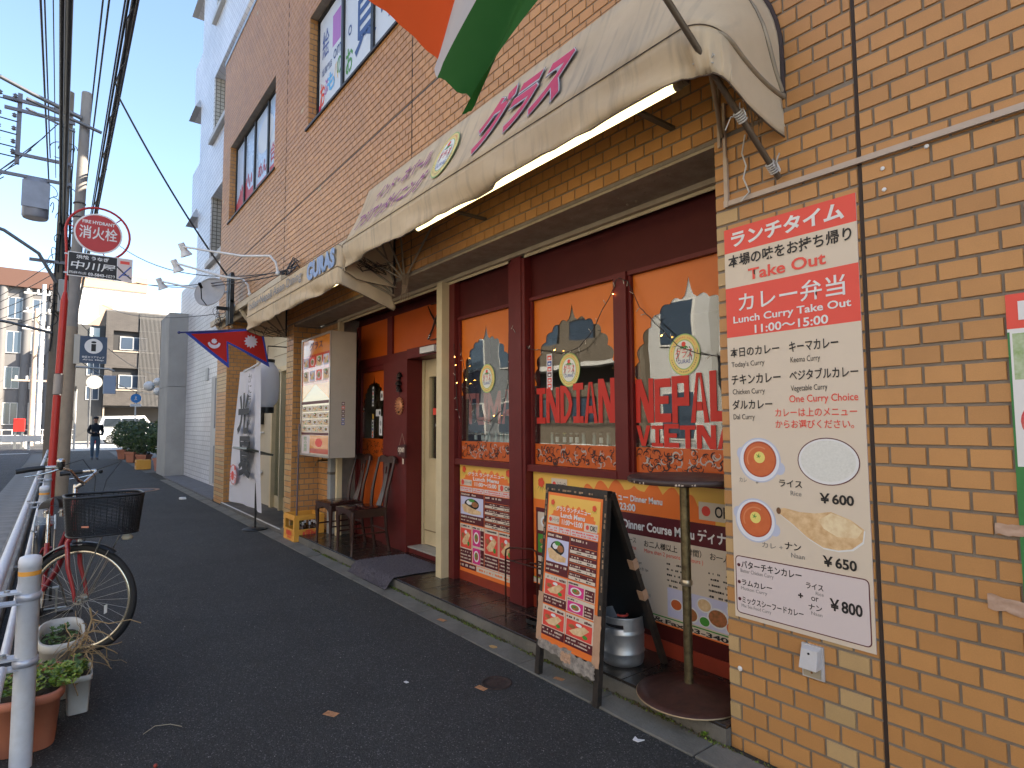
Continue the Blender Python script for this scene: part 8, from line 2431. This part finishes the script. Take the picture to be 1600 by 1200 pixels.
g = G(); g.disc(0, .05, .035, .035, PWHITE, 0, 10); ribbon(g, [(0, .02), (-.02, -.05), (-.05, -.10)], .03, PWHITE, .0004); ribbon(g, [(0, -.03), (.05, -.09)], .03, PWHITE, .0008); board_part('symbol', t, g, Matrix.Translation(Vector((32.935, -.62, 2.76))) @ FACE_NX.to_4x4())
G().box(32.93, 32.96, -.85, -.39, 2.35, 2.48, PWHITE).build('plate', t)
t = thing('blue_box_sign', 'small pale blue plate hanging from an arm on the concrete pole', 'sign', (14.2, 1.5, 2.2))
G().tube([(14.1, 2.12, 2.62), (14.1, 1.55, 2.60), (14.1, 1.45, 2.56)], .02, 8, STEEL).build('arm', t)
G().cham(14.02, 14.10, 1.42, 1.64, 2.08, 2.46, .01, M('plate_blue', (.20, .27, .40), .4)).build('plate', t)
t = thing('convex_mirror', 'round pale mirror disc behind the concrete pole', 'mirror', (40, .4, 3)); G().cyl((39.95, .78, 3.9), (40, .78, 3.9), .38, n=28, m=M('mirror_back', (.40, .38, .34), .4)).cyl((40, .95, .1), (40, .95, 4.4), .05, n=8, m=ARM).build('mirror', t)
t = thing('traffic_cone', 'red and white traffic cone by the garage entrance behind the man', 'cone', (46.6, .45, .3)); G().lathe((46.6, .45, zf(47)), [(.22, 0), (.22, .04), (.14, .04), (.03, .7), (0, .7)], M('cone_red', (.6, .05, .03), .5), 16).build('cone', t)
t = thing('bollard', 'low white water barrel beside the traffic cone', 'barrel', (46.6, -.1, .3)); G().lathe((46.6, 0, zf(47)), [(.16, 0), (.17, .3), (.14, .55), (0, .6)], PWHITE, 16).build('body', t)
# unseen block added to shade the pavement, and houses across the road (seen mirrored in the windows)
t = thing('rear_shade_block', 'unseen plain grey block added behind the potted hedge to shade the pavement', 'building', (25, -8, 0)); G().box(19.75, 31, -14, -3.6, 0, 10.5, GW).build('wall', t)
rr = random.Random(21)
opp = [(-14, -4, 9, (.50, .47, .42)), (-3.6, 2.4, 12, (.30, .27, .24)), (2.8, 8.6, 10, (.42, .40, .38)), (9, 11.2, 14, (.45, .44, .43)), (11.4, 17, 8.5, (.15, .12, .09)), (17.4, 22, 13, (.16, .17, .18)), (22.4, 30, 10, (.62, .58, .50)), (30.4, 36, 15, (.72, .70, .66))]
for i, (a, b, h, c_) in enumerate(opp):
    t = thing('street_building', ('grey rendered', 'brown brick', 'white plastered', 'slim white', 'tan tiled', 'dark panelled', 'cream', 'tall pale')[i]+' building across the road, mirrored in the shop windows', 'building', ((a+b)/2, 12, 0))
    G().box(a, b, 11.6, 20, 0, h, M('opp_wall%d' % i, c_, .7, nz=(.5, .3))).build('wall', t)
    z = 1.0
    while z < h-1.2:
        n = max(1, int((b-a)/1.7))
        for k in range(n):
            xx = a+(k+.5)*(b-a)/n
            fr = G().box(xx-.62, xx+.62, 11.56, 11.6, z-.06, z+1.36, M('frame_white', 0) if i % 2 else SASH).build('window', t)
            G().box(xx-.56, xx+.56, 11.545, 11.559, z, z+1.3, M('far_glass', 0)).build('pane', fr)
        if i in (2, 4, 6): G().box(a+.3, b-.3, 11.0, 11.59, z-.45, z-.3, M('frame_white', 0)).box(a+.3, b-.3, 11.0, 11.05, z-.3, z+.5, M('opp_wall%d' % i, 0)).build('balcony', t)
        z += 2.8
fit_texts()
